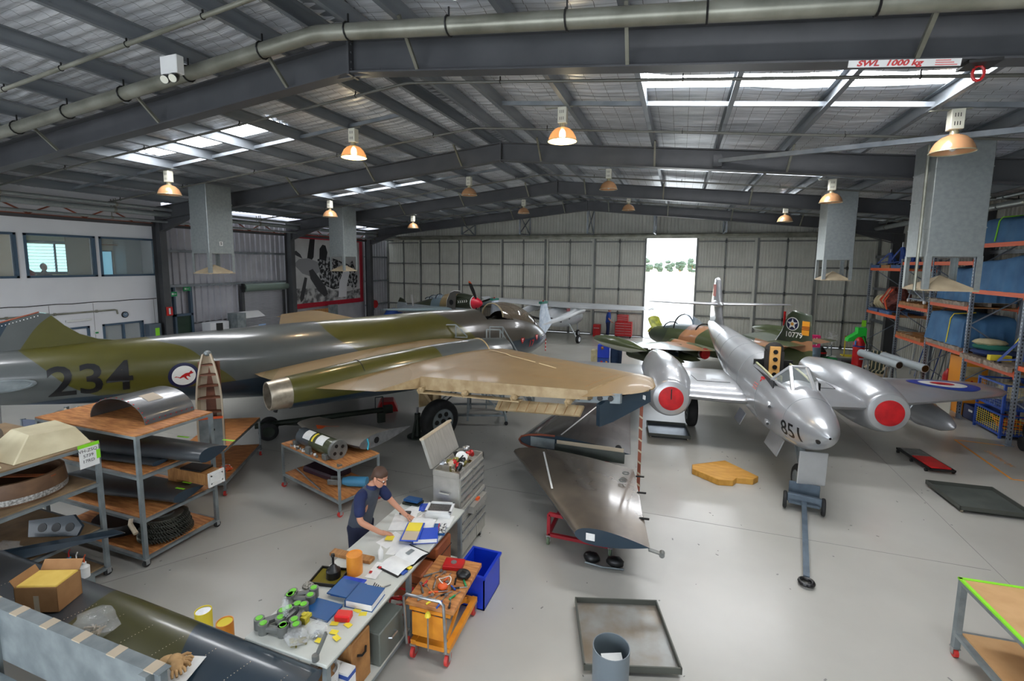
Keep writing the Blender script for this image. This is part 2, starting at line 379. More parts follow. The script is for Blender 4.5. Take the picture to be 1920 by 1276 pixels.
# door leaf: six leaves left of the gap, three right
LEAF = [(-19.6, -16.88), (-16.88, -13.85), (-13.85, -10.9), (-10.9, -7.93), (-7.93, -4.96), (-4.96, -1.9), (0.8, 3.87), (3.87, 6.75), (6.75, 9.5)]
for i, (a, c) in enumerate(LEAF):
    yo = YB-0.25-(0.14 if i % 2 else 0.0)
    d = bpy.data.objects.new('door_%d' % (i+1), None); col.objects.link(d); d.location = (a, yo, 0); tag(d, kind='structure')
    W = c-a; b = MB(); corr(b, (0.0 if i == 6 else -0.12, 0.06, 0), (1, 0, 0), (0, -1, 0), W+(0.12 if i in (5, 6) else 0.24), 0.03, 5.8, 0.15, 0.03); b.build('cladding_sheet', M_CLAD, d)
    for x in (0.06, W/2, W-0.06):
        b = MB(); b.bx(x-0.05 if x != W/2 else x-0.025, x+0.05 if x != W/2 else x+0.025, -0.05, 0.03, 0.02, 5.8); b.build('stile', M_DSTEEL, d)
    for z in (0.07, 1.41, 2.82, 4.21, 5.62):
        b = MB(); b.bx(0.05, W-0.05, -0.04, 0.03, z-0.035, z+0.035)
        b.prism([(W/2-0.12, z), (W/2, z-0.12), (W/2+0.12, z), (W/2, z+0.12)], 0.045, 0.05, M=Matrix.Translation((0, 0, 0)) @ Matrix.Rotation(pi/2, 4, 'X'))
        b.build('rail', M_DSTEEL, d)
# gable brackets hanging from the end frame to the door head beam
for k, x in enumerate((-12.6, -8.9, RX, -1.4, 2.1)):
    t = thing('door_head_bracket', 'grey steel bracket frame from the end rafter down to the door rail', 'bracket', (x, 27.72, 5.9), group='brackets above the sliding doors')
    zt = zs(x)-5.9-0.02+0.3; b = MB()
    b.bar((0, -1.1, 0.1), (0, -1.1, zt), 0.09); b.bar((0, 0.9, 0.1), (0, 0.9, zt), 0.07); b.bar((0, -1.1, 0.1), (0, 0.95, 0.1), 0.07)
    b.build('frame', M_PURLIN, t)
    b = MB(); b.bar((0, -1.1, 0.12), (0, 0.9, zt), 0.05); b.bar((0, 0.9, 0.12), (0, -1.1, zt), 0.05); b.build('cross_brace', M_PURLIN, t)

# right wall
b = MB(); corr(b, (XR+0.05, -6, 0), (0, 1, 0), (-1, 0, 0), YB+6, 0.0, 6.62, 0.2, 0.035)
wr = b.build('wall_right', M_CLAD); tag(wr, kind='structure')
for z in (1.6, 3.2, 4.8):
    b = MB(); b.bx(XR-0.16, XR-0.0, -6, YB, z-0.06, z+0.06); b.build('girt', M_PURLIN, wr)
# left wall: rendered office block, then a clad bay, mural bay, short clad bay
M_OFF = mat('office_wall_paint', srgb(232, 233, 236), 0.6, 0, srgb(222, 223, 227), 0.6)
M_WFR = mat('blue_grey_window_frame', srgb(70, 92, 112), 0.4)
b = MB()
wx0, wx1 = -19.7, -19.4
wins = [(6.95, 8.95), (9.13, 11.07), (11.19, 13.13)]; wz0, wz1 = 3.67, 5.08
ed = -6.0
for (a, c) in wins:
    b.bx(wx0, wx1, ed, a, wz0, wz1); ed = c
b.bx(wx0, wx1, ed, 13.45, wz0, wz1); b.bx(wx0, wx1, -6, 13.45, wz1, 6.62)
# lower storey with two openings
lz = 1.97; ops = [(10.0, 10.68, 0), (11.08, 12.46, 0.95)]
b.bx(wx0, wx1, -6, 13.45, lz, wz0); ed = -6
for (a, c, z) in ops:
    b.bx(wx0, wx1, ed, a, 0, lz)
    if z: b.bx(wx0, wx1, a, c, 0, z)
    ed = c
b.bx(wx0, wx1, ed, 13.45, 0, lz); b.bx(-24, wx0, 13.35, 13.45, 0, 6.3)
wl = b.build('wall_left', M_OFF); tag(wl, kind='structure')
for y in (9.6, 10.85, 12.9):
    MB().bx(-19.4, -19.397, y-0.006, y+0.006, 0, 2.75).build('panel_joint', M_JOINT, wl)
M_OFFIN = mat('office_interior', srgb(196, 186, 160), 0.7)
b = MB(); b.bx(-24.2, -24.0, -6, 13.4, 2.9, 6.3); b.bx(-24, wx0, -6, 13.4, 2.85, 2.95); b.bx(-24, wx0, -6, 13.4, 5.75, 5.85); b.bx(-24, wx0, 8.98, 9.06, 2.9, 5.8); b.bx(-24, wx0, -6, 13.4, -0.05, 0.0); b.bx(-24.2, -24, -6, 13.4, 0, 2.9)
b.build('inner_partition', M_OFFIN, wl)
def window(n, a, c, z0, z1, mull=False, x=-19.4):
    wdo = bpy.data.objects.new('window_%d' % n, None); col.objects.link(wdo); wdo.location = (x, a, z0); tag(wdo, kind='structure')
    W, H = c-a, z1-z0; f = MB()
    for (y0, y1, k0, k1) in ((0, W, 0, 0.07), (0, W, H-0.07, H), (0, 0.07, 0, H), (W-0.07, W, 0, H)): f.bx(-0.12, 0.03, y0, y1, k0, k1)
    if mull: f.bx(-0.10, 0.01, W/2-0.03, W/2+0.03, 0, H)
    f.build('window_frame', M_WFR, wdo)
    MB().bx(-0.066, -0.06, 0.06, W-0.06, 0.06, H-0.06).build('pane', M_GLASSY, wdo); return wdo
for i, (a, c) in enumerate(wins): window(i+1, a, c, wz0, wz1)
window(4, 11.08, 12.46, 0.95, lz, True)
dd = bpy.data.objects.new('door_10', None); col.objects.link(dd); dd.location = (-19.4, 10.0, 0); tag(dd, kind='structure')
b = MB(); b.bx(-0.1, 0.03, 0, 0.07, 0, lz); b.bx(-0.1, 0.03, 0.61, 0.68, 0, lz); b.bx(-0.1, 0.03, 0, 0.68, lz-0.07, lz); b.build('door_frame', M_WFR, dd)
MB().bx(-0.07, -0.03, 0.07, 0.61, 0, lz-0.07).build('leaf', M_OFF, dd)
# lit outside windows of the office seen through the panes
M_BLIND = mat('daylit_blind', srgb(176, 226, 232), 0.6, emit=2.2)
M_BLIND2 = mat('daylit_frosted_pane', srgb(120, 182, 206), 0.6, emit=0.9)
wdo = bpy.data.objects.new('window_5', None); col.objects.link(wdo); wdo.location = (-23.98, 11.0, 3.75); tag(wdo, kind='structure')
for k in range(9): MB().box((0.01, 1.35, 0.06+k*0.125), (0.012, 2.6, 0.10), ry=0.3).build('blind_slat', M_BLIND, wdo)
b = MB(); b.bx(0, 0.06, -0.06, 2.76, -0.08, 0.0); b.bx(0, 0.06, -0.06, 2.76, 1.14, 1.24); b.bx(0, 0.06, -0.06, 0.02, 0, 1.2); b.bx(0, 0.06, 2.7, 2.76, 0, 1.2); b.bx(0, 0.06, 1.2, 1.26, 0, 1.2); b.build('window_frame', M_WFR, wdo)
b = MB(); b.bx(-24.0, -23.96, 13.6-0.9, 13.35, 3.7, 5.3); 
wdo = bpy.data.objects.new('window_6', None); col.objects.link(wdo); wdo.location = (-21.2, 12.0, 3.6); tag(wdo, kind='structure')
MB().bx(0, 0.02, 0, 0.62, 0, 0.98).build('pane', M_BLIND2, wdo)
b = MB(); b.bx(0, 0.03, -0.04, 0, 0, 1.02); b.bx(0, 0.03, 0.62, 0.66, 0, 1.02); b.bx(0, 0.03, -0.04, 0.66, 0.98, 1.02); b.build('window_frame', M_WFR, wdo)
b = MB(); b.bx(-21.25, -20.5, 12.72, 13.3, 2.95, 5.74); b.build('inner_cupboard', mat('grey_cupboard', srgb(150, 156, 160), 0.5), wl)
b = MB(); b.bx(-21.25, -20.9, 11.9, 12.7, 4.82, 4.86); b.build('inner_shelf', M_WOOD, wl)
b = MB(); b.bx(-21.3, -21.22, 11.2, 13.35, 2.95, 5.75); b.build('inner_wall', M_OFFIN, wl)
# clad bays
b = MB()
corr(b, (-19.75, 13.45, 0), (0, 1, 0), (1, 0, 0), 3.55, 1.55, 6.1, 0.3, 0.06); corr(b, (-19.75, 17.0, 0), (0, 1, 0), (1, 0, 0), 3.0, 3.0, 6.1, 0.3, 0.06)
corr(b, (-19.75, 26.5, 0), (0, 1, 0), (1, 0, 0), 3.0, 0, 6.1, 0.3, 0.06); b.bx(-19.85, -19.75, 19.95, 26.5, 0, 6.2); b.bx(-19.85, -19.75, 14.6, 17.0, 0, 1.6); b.bx(-19.85, -19.77, 13.45, 29.5, 0, 6.62)
wl2 = b.build('wall_left_clad', M_CLADW, wl)
for z in (3.22, 4.64):
    MB().bx(-19.7, -19.5, 13.5, 19.9, z-0.05, z+0.05).build('girt', M_PURLIN, wl)
for z in (1.4, 3.0, 4.6): MB().bx(-19.7, -19.55, 26.5, 29.3, z-0.05, z+0.05).build('girt', M_PURLIN, wl)
M_RUST = mat('red_oxide_steel', srgb(150, 78, 52), 0.6, 0, srgb(120, 62, 44), 4)
for (a, c) in ((6.75, 12.88), (13.32, 19.43), (19.87, 26.1)):    # lattice eave girders
    t = thing('lattice_girder', {6.75: 'red oxide lattice girder above the white office wall', 13.32: 'red oxide lattice girder above the ribbed clad bay', 19.87: 'red oxide lattice girder above the black and white mural'}[a], 'girder', (-19.15, a, 5.55))
    MB().bx(-0.05, 0.05, 0, c-a, 0, 0.1).build('bottom_chord', M_STEEL, t); MB().bx(-0.05, 0.05, 0, c-a, 0.1, 0.13).build('flange', M_RUST, t); MB().bx(-0.05, 0.05, 0, c-a, 0.5, 0.56).build('top_chord', M_RUST, t)
    b = MB(); y = 0.2; k = 0
    while y+0.75 < c-a:
        b.bar((0, y, 0.13 if k % 2 else 0.5), (0, y+0.75, 0.5 if k % 2 else 0.13), 0.04); y += 0.75; k += 1
    b.build('web_bracing', M_RUST, t)
# roller door and plain green door in the clad bay
dd = bpy.data.objects.new('door_11', None); col.objects.link(dd); dd.location = (-19.6, 17.0, 0); tag(dd, kind='structure')
p = None
for k in range(36):
    if p is None: m_ = MB(); m_.bx(-0.03, 0.03, 0.12, 2.5, 0.0, 0.06); m_.bx(0.03, 0.045, 0.12, 2.5, 0.015, 0.045); p = m_.build('slat', M_CLADW, dd); o = p
    else: o = inst(p, 'slat', dd)
    o.location = (0, 0, 0.02+k*0.0775)
MB().cyl((0.18, 0.05, 3.0), (0.18, 2.75, 3.0), 0.19, n=20).build('drum_cover', mat('grey_green_drum', srgb(132, 148, 138), 0.4, 0.3), dd, smooth=40)
b = MB(); b.bx(-0.05, 0.1, 0.0, 0.14, 0, 3.1); b.bx(-0.05, 0.1, 2.48, 2.62, 0, 3.1); b.build('guide', M_STEEL, dd)
b = MB(); b.cyl((0.18, -0.03, 3.0), (0.18, 0.05, 3.0), 0.12, n=14); b.bx(0.1, 0.26, -0.02, 0.05, 2.8, 3.2); b.build('motor', M_BLK, dd)
dd = bpy.data.objects.new('door_12', None); col.objects.link(dd); dd.location = (-19.66, 13.8, 0); tag(dd, kind='structure')
MB().bx(0, 0.05, 0.08, 0.70, 0, 1.95).build('leaf', mat('dark_green_door', srgb(36, 62, 46), 0.5), dd)
b = MB(); b.bx(-0.02, 0.12, 0, 0.08, 0, 3.2); b.bx(-0.02, 0.12, 0.70, 0.8, 0, 3.2); b.bx(-0.02, 0.12, 0, 0.8, 1.95, 2.05); b.build('door_frame', M_WFR, dd)

# unseen near end of the hangar, behind the mezzanine; added to limit sky light
b = MB(); b.bx(XL, -13, -6.2, -6.0, 0, 8.0); b.bx(3, XR, -6.2, -6.0, 0, 8.0); b.bx(-13, 3, -6.2, -6.0, 4.8, 8.0); tag(b.build('wall_front_unseen', M_CLADW), kind='structure')      # opening in the middle added and sized to let in sky fill
b = MB(); b.bx(XL-0.2, XR+0.2, -6.2, -3.9, 7.9, 8.0); b.build('rear_roof_strip', M_CLADW, ceil)
# outside: apron, dry grass, trees
b = MB(); b.bx(-60, 60, YB+0.3, 75, -0.22, -0.02); tag(b.build('apron', mat('pale_concrete_apron', srgb(236, 234, 228), 0.8, 0, srgb(214, 212, 206), 0.3)), kind='structure')
b = MB(); b.bx(-300, 300, 75, 420, -0.25, -0.05); tag(b.build('airfield_grass', mat('dry_airfield_grass', srgb(226, 214, 184), 0.9, 0, srgb(206, 196, 160), 0.05)), kind='structure')
q = random.Random(11)
M_LEAF = mat('eucalypt_foliage', srgb(96, 112, 96), 0.8, 0, srgb(66, 84, 70), 0.6)
for k in range(16):
    x = -62+k*6.2+q.uniform(-0.4, 0.4); y = 300+q.uniform(-15, 15); h = q.uniform(5.5, 9.5)
    t = thing('gum_tree', 'distant gum tree on the airfield edge through the open doors', 'tree', (x, y, -0.05), group='distant trees beyond the airfield')
    MB().cyl((0, 0, 0), (0, 0, h*0.5), 0.35, 0.2, 8).build('trunk', M_WOOD, t)
    b = MB()
    for j in range(9): b.blob((q.uniform(-1.8, 1.8), q.uniform(-1.5, 1.5), h*q.uniform(0.05, 0.8)), (q.uniform(1.2, 1.7), 1.6, q.uniform(0.9, 1.6)), 8, 5, 0.25, seed=k*20+j)
    b.build('crown', M_LEAF, t)
# ================================================================ services under the roof
# high-bay lamps
M_SHADE = mat('amber_acrylic_shade', srgb(192, 142, 100), 0.25, 0.0, alpha=0.92, coat=0.4)
M_BALL = mat('cream_ballast_box', srgb(214, 212, 196), 0.5)
M_BULB = mat('lit_bulb', (1.0, 0.86, 0.5), 0.3, emit=LAMP_E*3)
M_BULB0 = mat('unlit_bulb', srgb(232, 230, 222), 0.2)
M_NECK = mat('lamp_neck', srgb(196, 190, 160), 0.35, 0.6)
def lamp(x, y, z, lit, label, grp):
    t = thing('high_bay_lamp', label, 'lamp', (x, y, z), group=grp)
    b = MB(); prof = [(0.295, 0.0), (0.275, 0.07), (0.235, 0.155), (0.17, 0.225), (0.09, 0.265), (0.06, 0.275)]
    b.lathe([(r, h/0.275) for r, h in prof], (0, 0, 0), (0, 0, 0.275), 28, cap=False); b.build('shade', M_SHADE, t, smooth=50)
    b = MB(); b.tube([(0.295*cos(2*pi*k/28), 0.295*sin(2*pi*k/28), 0) for k in range(29)], 0.008, 6, cap=False); b.build('rim', M_NECK, t)
    MB().cyl((0, 0, 0.26), (0, 0, 0.345), 0.06, 0.055, 12).build('neck', M_NECK, t, smooth=40)
    MB().blob((0, 0, 0.13), (0.07, 0.07, 0.12), 12, 6).build('bulb', M_BULB if lit else M_BULB0, t, smooth=60)
    b = MB(); b.bx(-0.09, 0.09, -0.08, 0.08, 0.345, 0.655); bb = b.build('ballast_box', M_BALL, t, bevel=0.008)
    b = MB()
    for k in range(3):
        for s in (0, 1): b.bx(-0.045+k*0.035, -0.035+k*0.035, -0.082, -0.079, 0.40+s*0.13, 0.46+s*0.13)
    b.build('vent_slots', M_BLK, bb)
    top = zs(x, 0.51)-z
    MB().cyl((0, 0, 0.65), (0, 0, max(top, 0.67)), 0.012, n=8).bx(-0.36, 0.2, -0.02, 0.02, top-0.012, top+0.004).build('stem', M_PIPE, t)
LX = [(-13.75, 6.12), (-7.47, 6.76), (-2.39, 6.77), (4.03, 6.14)]
for i, y in enumerate((9.8, 16.4, 22.9)):
    for j, (x, z) in enumerate(LX):
        lit = (i == 0 and j in (1, 2))
        bay = ('first bay past the SWL beam', 'second bay past the SWL beam', 'bay before the end frame')[i]
        side = ('over the office side', 'left of the ridge', 'right of the ridge', 'over the rack side')[j]
        lamp(x, y, z, lit, ('glowing ' if lit else 'unlit ')+'amber dome lamp, %s, %s' % (bay, side), 'high bay lamps')
for x, z in ((-7.47, 6.76), (-2.39, 6.77)):
    ld = bpy.data.lights.new('lamp_light', 'POINT'); ld.energy = 60; ld.color = (1, 0.85, 0.55); ld.shadow_soft_size = 0.1
    lo = bpy.data.objects.new('lamp_light', ld); col.objects.link(lo); lo.location = (x, 9.8, z-0.02)

# exhaust ducts
M_DUST = mat('dusty_tan_sheet', srgb(186, 170, 142), 0.7, 0, srgb(166, 150, 124), 3)
def duct(x0, y0, w, d, label, num=None):
    t = thing('exhaust_duct', label, 'duct', (x0, y0, 3.88), group='square extractor ducts')
    top = min(zs(x0), zs(x0+w))+0.515-3.88; b = MB(); b.bx(0, w, 0, d, 0.62, top); body = b.build('duct_body', M_GALV, t, bevel=0.01)
    for z in (1.15, 1.7, 2.25):
        if z < top: MB().bx(-0.006, w+0.006, -0.006, d+0.006, z, z+0.02).build('seam', M_GALV, body)
    for (x, y) in ((0, 0), (w, 0), (0, d), (w, d)):
        b = MB(); sx = 1 if x == 0 else -1; sy = 1 if y == 0 else -1
        b.bx(x, x+sx*0.09, y-0.004*sy, y+sy*0.004, 0.0, 0.64); b.bx(x-0.004*sx, x+sx*0.004, y, y+sy*0.09, 0, 0.64); b.build('leg', M_GALV, t)
    b = MB(); b.bx(0, w, 0, d, -0.03, 0.0); b.add([(0, 0, 0), (w, 0, 0), (w, d, 0), (0, d, 0), (w/2, d/2, 0.27)], [(0, 1, 4), (1, 2, 4), (2, 3, 4), (3, 0, 4)]); b.build('deflector', M_DUST, t)
    if num: MB().bx(w+0.007, w+0.009, 0.38, 0.50, 0.88, 1.02).build('number_plate', M_WHITE, t); decal(num, 0.12, M_BLK, lambda u, v: (w+0.012, 0.44+u, 0.95+v), 'number', t, 0.004)
    return t
duct(-15.02, 11.3, 0.76, 0.92, 'galvanised square duct numbered 5 beside the office corner', '5')
duct(-14.98, 17.75, 0.78, 0.92, 'galvanised square duct hanging before the black and white mural')
d3 = duct(4.43, 11.3, 0.86, 0.92, 'galvanised square duct with a drop pipe beside the covered rack bays')
duct(4.30, 17.75, 0.80, 0.92, 'galvanised square duct hanging before the sliding doors near the jacks')
MB().tube([(-0.04, 0.25, -0.04), (-0.04, 0.25, 2.75)], 0.028, 8).build('drop_pipe', M_PIPE, d3)

# large stormwater/fire main following the roof pitch before the first frame
def slope_pipe(name, label, y, off, r, mt, x0=XL+0.6, x1=XR-0.3, clips=1.5, cat='pipe', n=12):
    t = thing(name, label, cat, (RX, y, 0)); zr = RZ+off
    P = lambda u: (u, 0, zr-SL*abs(u))
    b = MB(); b.tube([P(x0-RX), P(-0.12), (0, 0, zr-0.006), P(0.12), P(x1-RX)], r, n); b.build('pipe_run', mt, t, smooth=40)
    if clips:
        u = x0-RX+0.7; k = 0
        while u < x1-RX:
            p = P(u); c = MB(); c.tube([(p[0], r*1.12*cos(a), p[2]+r*1.12*sin(a)) for a in [2*pi*j/12 for j in range(13)]], 0.012 if r > 0.05 else 0.008, 5, cap=False)
            c.bar((p[0], 0, p[2]+r), (p[0], 0, p[2]+(0.51-off)), 0.018); c.build('hanger', M_BLK, t); u += clips
    return t
slope_pipe('fire_main', 'large galvanised pipe following the roof pitch before the SWL sign beam', 5.75, 0.28, 0.105, M_PIPE, clips=1.52, n=16)
slope_pipe('sprinkler_pipe', 'thin sprinkler pipe between the large pipe and the mezzanine roof', 4.95, 0.42, 0.032, M_PIPE)
for i, y in enumerate((8.1, 11.2, 14.7, 17.68, 21.2, 24.5)):
    slope_pipe('sprinkler_pipe', ('thin sprinkler pipe running under the skylights just past the SWL sign beam', 'thin sprinkler pipe before the second portal frame', 'thin sprinkler pipe just past the second portal frame', 'thin sprinkler pipe before the third portal frame', 'thin sprinkler pipe just past the third portal frame', 'thin sprinkler pipe before the end portal frame')[i], y, 0.42, 0.026, mat('dark_pipe', srgb(104, 104, 98), 0.5, 0.3), clips=3.0, n=8)
# pipes along the eaves
for (x, z, r, lab) in ((-18.35, 6.16, 0.06, 'upper thin silver pipe along the office wall eave'), (-18.45, 5.98, 0.095, 'thick silver pipe along the office wall eave'), (-18.6, 5.72, 0.045, 'lower thin silver pipe along the office wall eave'),
                       (8.35, 6.02, 0.095, 'thick silver pipe along the rack wall eave'), (8.45, 6.28, 0.055, 'thin silver pipe along the rack wall eave')):
    t = thing('eave_pipe', lab, 'pipe', (x, 7.0 if x < 0 else 12, z)); L = YB-8.0 if x < 0 else YB-13.2
    for (a, c) in ((0, L*0.33), (L*0.335, L*0.66), (L*0.665, L)): MB().cyl((0, a, 0), (0, c, 0), r, n=14).build('pipe_length', M_GALV, t, smooth=40)
    y = 1.2
    while y < L:
        MB().cyl((0, y-0.04, 0), (0, y+0.04, 0), r*1.18, n=14).build('coupling', M_PIPE, t); MB().bar((0, y, r), (0, y, zs(x, 0.5)-z), 0.02).build('hanger', M_PIPE, t); y += 3.0
# wind brace across the second frame on the rack side
t = thing('wind_brace', 'long grey diagonal brace rising from the second frame to the rack wall', 'brace', (0.75, 12.93, 6.82)); MB().bar((0, 0, 0), (5.5, -3.6, -0.42), 0.09, 0.09).build('brace_tube', M_PURLIN, t); MB().bx(-0.12, 0.08, -0.05, 0.03, -0.14, 0.14).build('end_plate', M_STEEL, t)
# emergency light units
t = thing('emergency_light', 'white emergency light box with two lamps fixed to a purlin', 'light', (-7.2, 5.3, 7.0))
MB().bx(-0.17, 0.17, -0.06, 0.06, 0, 0.26).build('housing', M_WHITE, t, bevel=0.01)
for s in (-0.07, 0.1): MB().lathe([(0.03, 0), (0.062, 0.6), (0.062, 1)], (s, -0.0, -0.02), (s+0.03, -0.1, -0.09), 14).build('spot_lamp', M_BLK, t); MB().cyl((s+0.03, -0.1, -0.09), (s+0.032, -0.105, -0.093), 0.055, n=14).build('lens', M_BALL, t)
t = thing('emergency_light', 'pair of round white emergency spotlights beside the large pipe', 'light', (-2.45, 5.2, 7.28))
MB().bx(-0.03, 0.16, -0.03, 0.05, 0.05, 0.2).build('housing', M_WHITE, t)
for s in (-0.06, 0.08): MB().lathe([(0.02, 0), (0.075, 0.7), (0.075, 1)], (s, 0.05, 0.06), (s-0.01, -0.07, 0.0), 16).build('spot_lamp', M_WHITE, t, smooth=40)

# ================================================================ office wall fittings
t = thing('wall_conduit', 'grey conduit stepping down the white office wall above the doors', 'conduit', (-19.36, 7.5, 2.46))
MB().tube([(0, 0, 0), (0, 4.0, 0), (0, 4.06, -0.02), (0, 4.08, -0.16)], 0.03, 8).build('tube', M_PIPE, t)
for y in (1.0, 2.2, 3.4): MB().bx(-0.04, 0.035, y, y+0.05, -0.045, 0.045).build('saddle', M_PIPE, t)
t = thing('wall_cable', 'black cable clipped along the white office wall', 'cable', (-19.385, 7.0, 2.78)); MB().tube([(0, k*0.4, 0.012*sin(k*2.1)) for k in range(16)], 0.014, 6).build('cable_run', M_BLK, t)
t = thing('fluorescent_batten', 'short white fluorescent batten on the office wall', 'light', (-19.39, 10.0, 2.16)); MB().bx(0, 0.05, 0, 0.75, 0, 0.07).build('batten', M_WHITE, t); MB().cyl((0.06, 0.03, 0.02), (0.06, 0.72, 0.02), 0.014, n=8).build('tube', M_PAPER, t)
t = thing('wall_clock', 'round wall clock with black rim on the office wall', 'clock', (-19.39, 11.83, 2.25))
MB().lathe([(0.115, 0), (0.115, 0.7), (0.10, 1)], (0, 0, 0), (0.04, 0, 0), 24).build('case', M_BLK, t, smooth=40); MB().cyl((0.04, 0, 0), (0.043, 0, 0), 0.088, n=24).build('dial', mat('clock_dial', srgb(96, 118, 140), 0.4), t)
MB().bar((0.046, 0, 0), (0.046, -0.045, 0.035), 0.01).build('hour_hand', M_WHITE, t); MB().bar((0.046, 0, 0), (0.046, 0.06, 0.03), 0.007).build('minute_hand', M_WHITE, t)
def wallplate(name, label, cat, loc, w, h, m, fn=None):
    t = thing(name, label, cat, loc); MB().bx(0, 0.02, -w/2, w/2, -h/2, h/2).build('plate', m, t)
    if fn: fn(t)
    return t
M_GREEN = mat('green_sign', srgb(30, 142, 84), 0.5)
M_RSIGN = mat('red_sign', srgb(206, 40, 34), 0.5)
def runner(t, w=0.1):
    b = MB(); b.bx(0.021, 0.023, -w, -w*0.2, -0.03, 0.04); b.bx(0.021, 0.023, 0, w*0.7, -0.012, 0.012); b.build('pictogram', M_WHITE, t)
wallplate('exit_sign', 'green running man exit sign above the green door', 'sign', (-19.5, 14.33, 3.08), 0.3, 0.17, M_GREEN, runner)
wallplate('exit_sign', 'green running man exit sign on the column corner', 'sign', (-18.88, 13.35, 2.94), 0.22, 0.18, M_GREEN, runner)
def ext(t): MB().bx(0.021, 0.023, -0.035, 0.035, -0.12, 0.12).build('pictogram', M_WHITE, t)
wallplate('fire_sign', 'red and white fire extinguisher sign on the column', 'sign', (-18.87, 13.12, 2.28), 0.24, 0.34, M_RSIGN, ext)
wallplate('notice', 'small white and green notice beside the office door', 'sign', (-19.39, 10.88, 1.72), 0.16, 0.14, M_WHITE, lambda t: MB().bx(0.021, 0.023, -0.05, 0.05, -0.05, 0.01).build('print', M_GREEN, t))
t = thing('electrical_cabinet', 'grey electrical cabinet with green note at the office corner', 'cabinet', (-19.39, 12.48, 0)); MB().bx(0, 0.3, 0, 0.44, 0, 1.82).build('body', mat('slate_cabinet', srgb(92, 104, 116), 0.5), t, bevel=0.01); MB().bx(0.3, 0.303, 0.2, 0.36, 1.35, 1.65).build('note', M_GREENTAPE, t)
t = thing('cable_riser', 'bundle of vertical cables and conduits at the office corner', 'conduit', (-19.37, 13.18, 0))
for k in range(4): MB().tube([(0, k*0.06, 1.9), (0, k*0.06, 5.6)], 0.012+0.004*(k % 2), 6).build('conduit', (M_PIPE, M_BLK)[k % 2], t)
# things in front of the clad bay
t = thing('steel_cabinet', 'pale grey steel cabinet against the ribbed clad wall', 'cabinet', (-19.3, 14.75, 0)); MB().bx(0, 0.5, 0, 0.9, 0, 1.62).build('body', M_OFF, t, bevel=0.01)
t = thing('plan_press', 'open-fronted grey workshop machine by the roller door', 'machine', (-19.0, 15.75, 0)); MB().bx(0, 0.6, 0, 0.45, 0, 1.95).build('body', M_GREYFRAME, t, bevel=0.01); b = MB(); b.bx(0, 0.65, 0.45, 1.5, 0, 1.2); b.add([(0.2, 0.45, 1.95), (0.2, 1.5, 1.95), (0.62, 1.5, 1.7), (0.62, 0.45, 1.7), (0.05, 0.45, 1.95), (0.05, 1.5, 1.95)], [(0, 1, 2, 3), (0, 4, 5, 1)]); b.build('hood', M_WHITE, t); MB().bx(0.655, 0.66, 0.55, 1.0, 0.9, 1.15).build('slot', M_BLK, t); MB().bx(0.655, 0.665, 1.05, 1.45, 0.95, 1.35).build('document', mat('pale_blue_sheet', srgb(150, 178, 214), 0.6), t)
# mural of a propeller fighter under repair, in black and white, inside a red border
t = thing('wall_mural', 'large black and white aircraft mechanics mural with red border', 'mural', (-19.73, 20.4, 1.8))
MB().bx(0, 0.03, 0.05, 5.95, 0.1, 3.95).build('board', mat('mural_pale_grey', srgb(208, 208, 208), 0.6, 0, srgb(180, 180, 180), 0.7), t)
M_CRIM = mat('crimson_border', srgb(172, 22, 46), 0.5)
for nm, bxs in (('border_bottom', (0.0, 6.0, -0.12, 0.14)), ('border_top', (0.0, 6.0, 3.72, 3.98)), ('border_side', (5.72, 6.0, 0.14, 3.72))): MB().bx(0.03, 0.07, *bxs).build(nm, M_CRIM, t)
G = [mat('mural_tone_%d' % k, srgb(v, v, v+3), 0.6) for k, v in enumerate((28, 62, 104, 150, 226))]
MN = mat('mural_mottled_machinery', srgb(20, 20, 24), 0.6, 0, srgb(170, 170, 172), 5, lo=0.48, hi=0.56)
MN2 = mat('mural_mottled_ground', srgb(90, 90, 92), 0.6, 0, srgb(190, 190, 190), 3, lo=0.4, hi=0.6)
mur = [0]
def shp(pts, m, nm):
    mur[0] += 1; d = 0.031+mur[0]*0.0006
    me = poly_me(pts); o = decal('', 1, m, lambda u, v: (d, u, v), nm, t, me=me)
shp([(0.05, 0.14), (5.72, 0.14), (5.72, 0.75), (4.2, 0.6), (2.5, 0.9), (0.05, 1.0)], MN2, 'ground_tone')
shp([(1.9, 2.6), (2.6, 2.8), (3.5, 2.6), (4.6, 2.3), (5.2, 1.7), (4.9, 1.0), (3.2, 0.8), (2.1, 1.2)], MN, 'engine_shape')
shp([(1.1, 2.65), (1.35, 3.72), (1.75, 3.72), (1.6, 2.7), (1.4, 2.5)], G[0], 'blade_shape')
shp([(0.1, 2.95), (0.25, 2.8), (0.75, 2.62), (0.6, 2.85), (0.3, 3.05)], G[1], 'blade_shape')
shp([(0.1, 2.3), (0.5, 2.6), (1.2, 2.65), (1.9, 2.45), (2.1, 1.9), (1.4, 1.6), (0.7, 1.8)], G[3], 'spinner_shape')
shp([(1.2, 1.95), (1.5, 2.05), (2.5, 1.0), (2.7, 0.55), (2.4, 0.42), (1.9, 0.75), (1.3, 1.5)], G[1], 'blade_shape')
shp([(0.85, 1.6), (1.05, 1.55), (0.75, 0.4), (0.5, 0.2), (0.45, 0.5)], G[1], 'blade_shape')
shp([(2.05, 2.6), (2.1, 3.2), (2.35, 3.45), (2.6, 3.4), (2.75, 3.0), (2.6, 2.5)], G[0], 'figure_shape')
shp([(4.6, 1.9), (4.8, 2.5), (5.0, 2.55), (5.15, 2.2), (5.5, 1.5), (5.4, 0.9), (5.0, 0.7), (4.7, 1.1)], MN, 'figure_shape')
shp([(3.6, 0.3), (3.7, 1.2), (4.1, 1.9), (4.5, 2.2), (4.7, 1.8), (4.4, 1.0), (4.35, 0.3)], G[4], 'figure_shape')
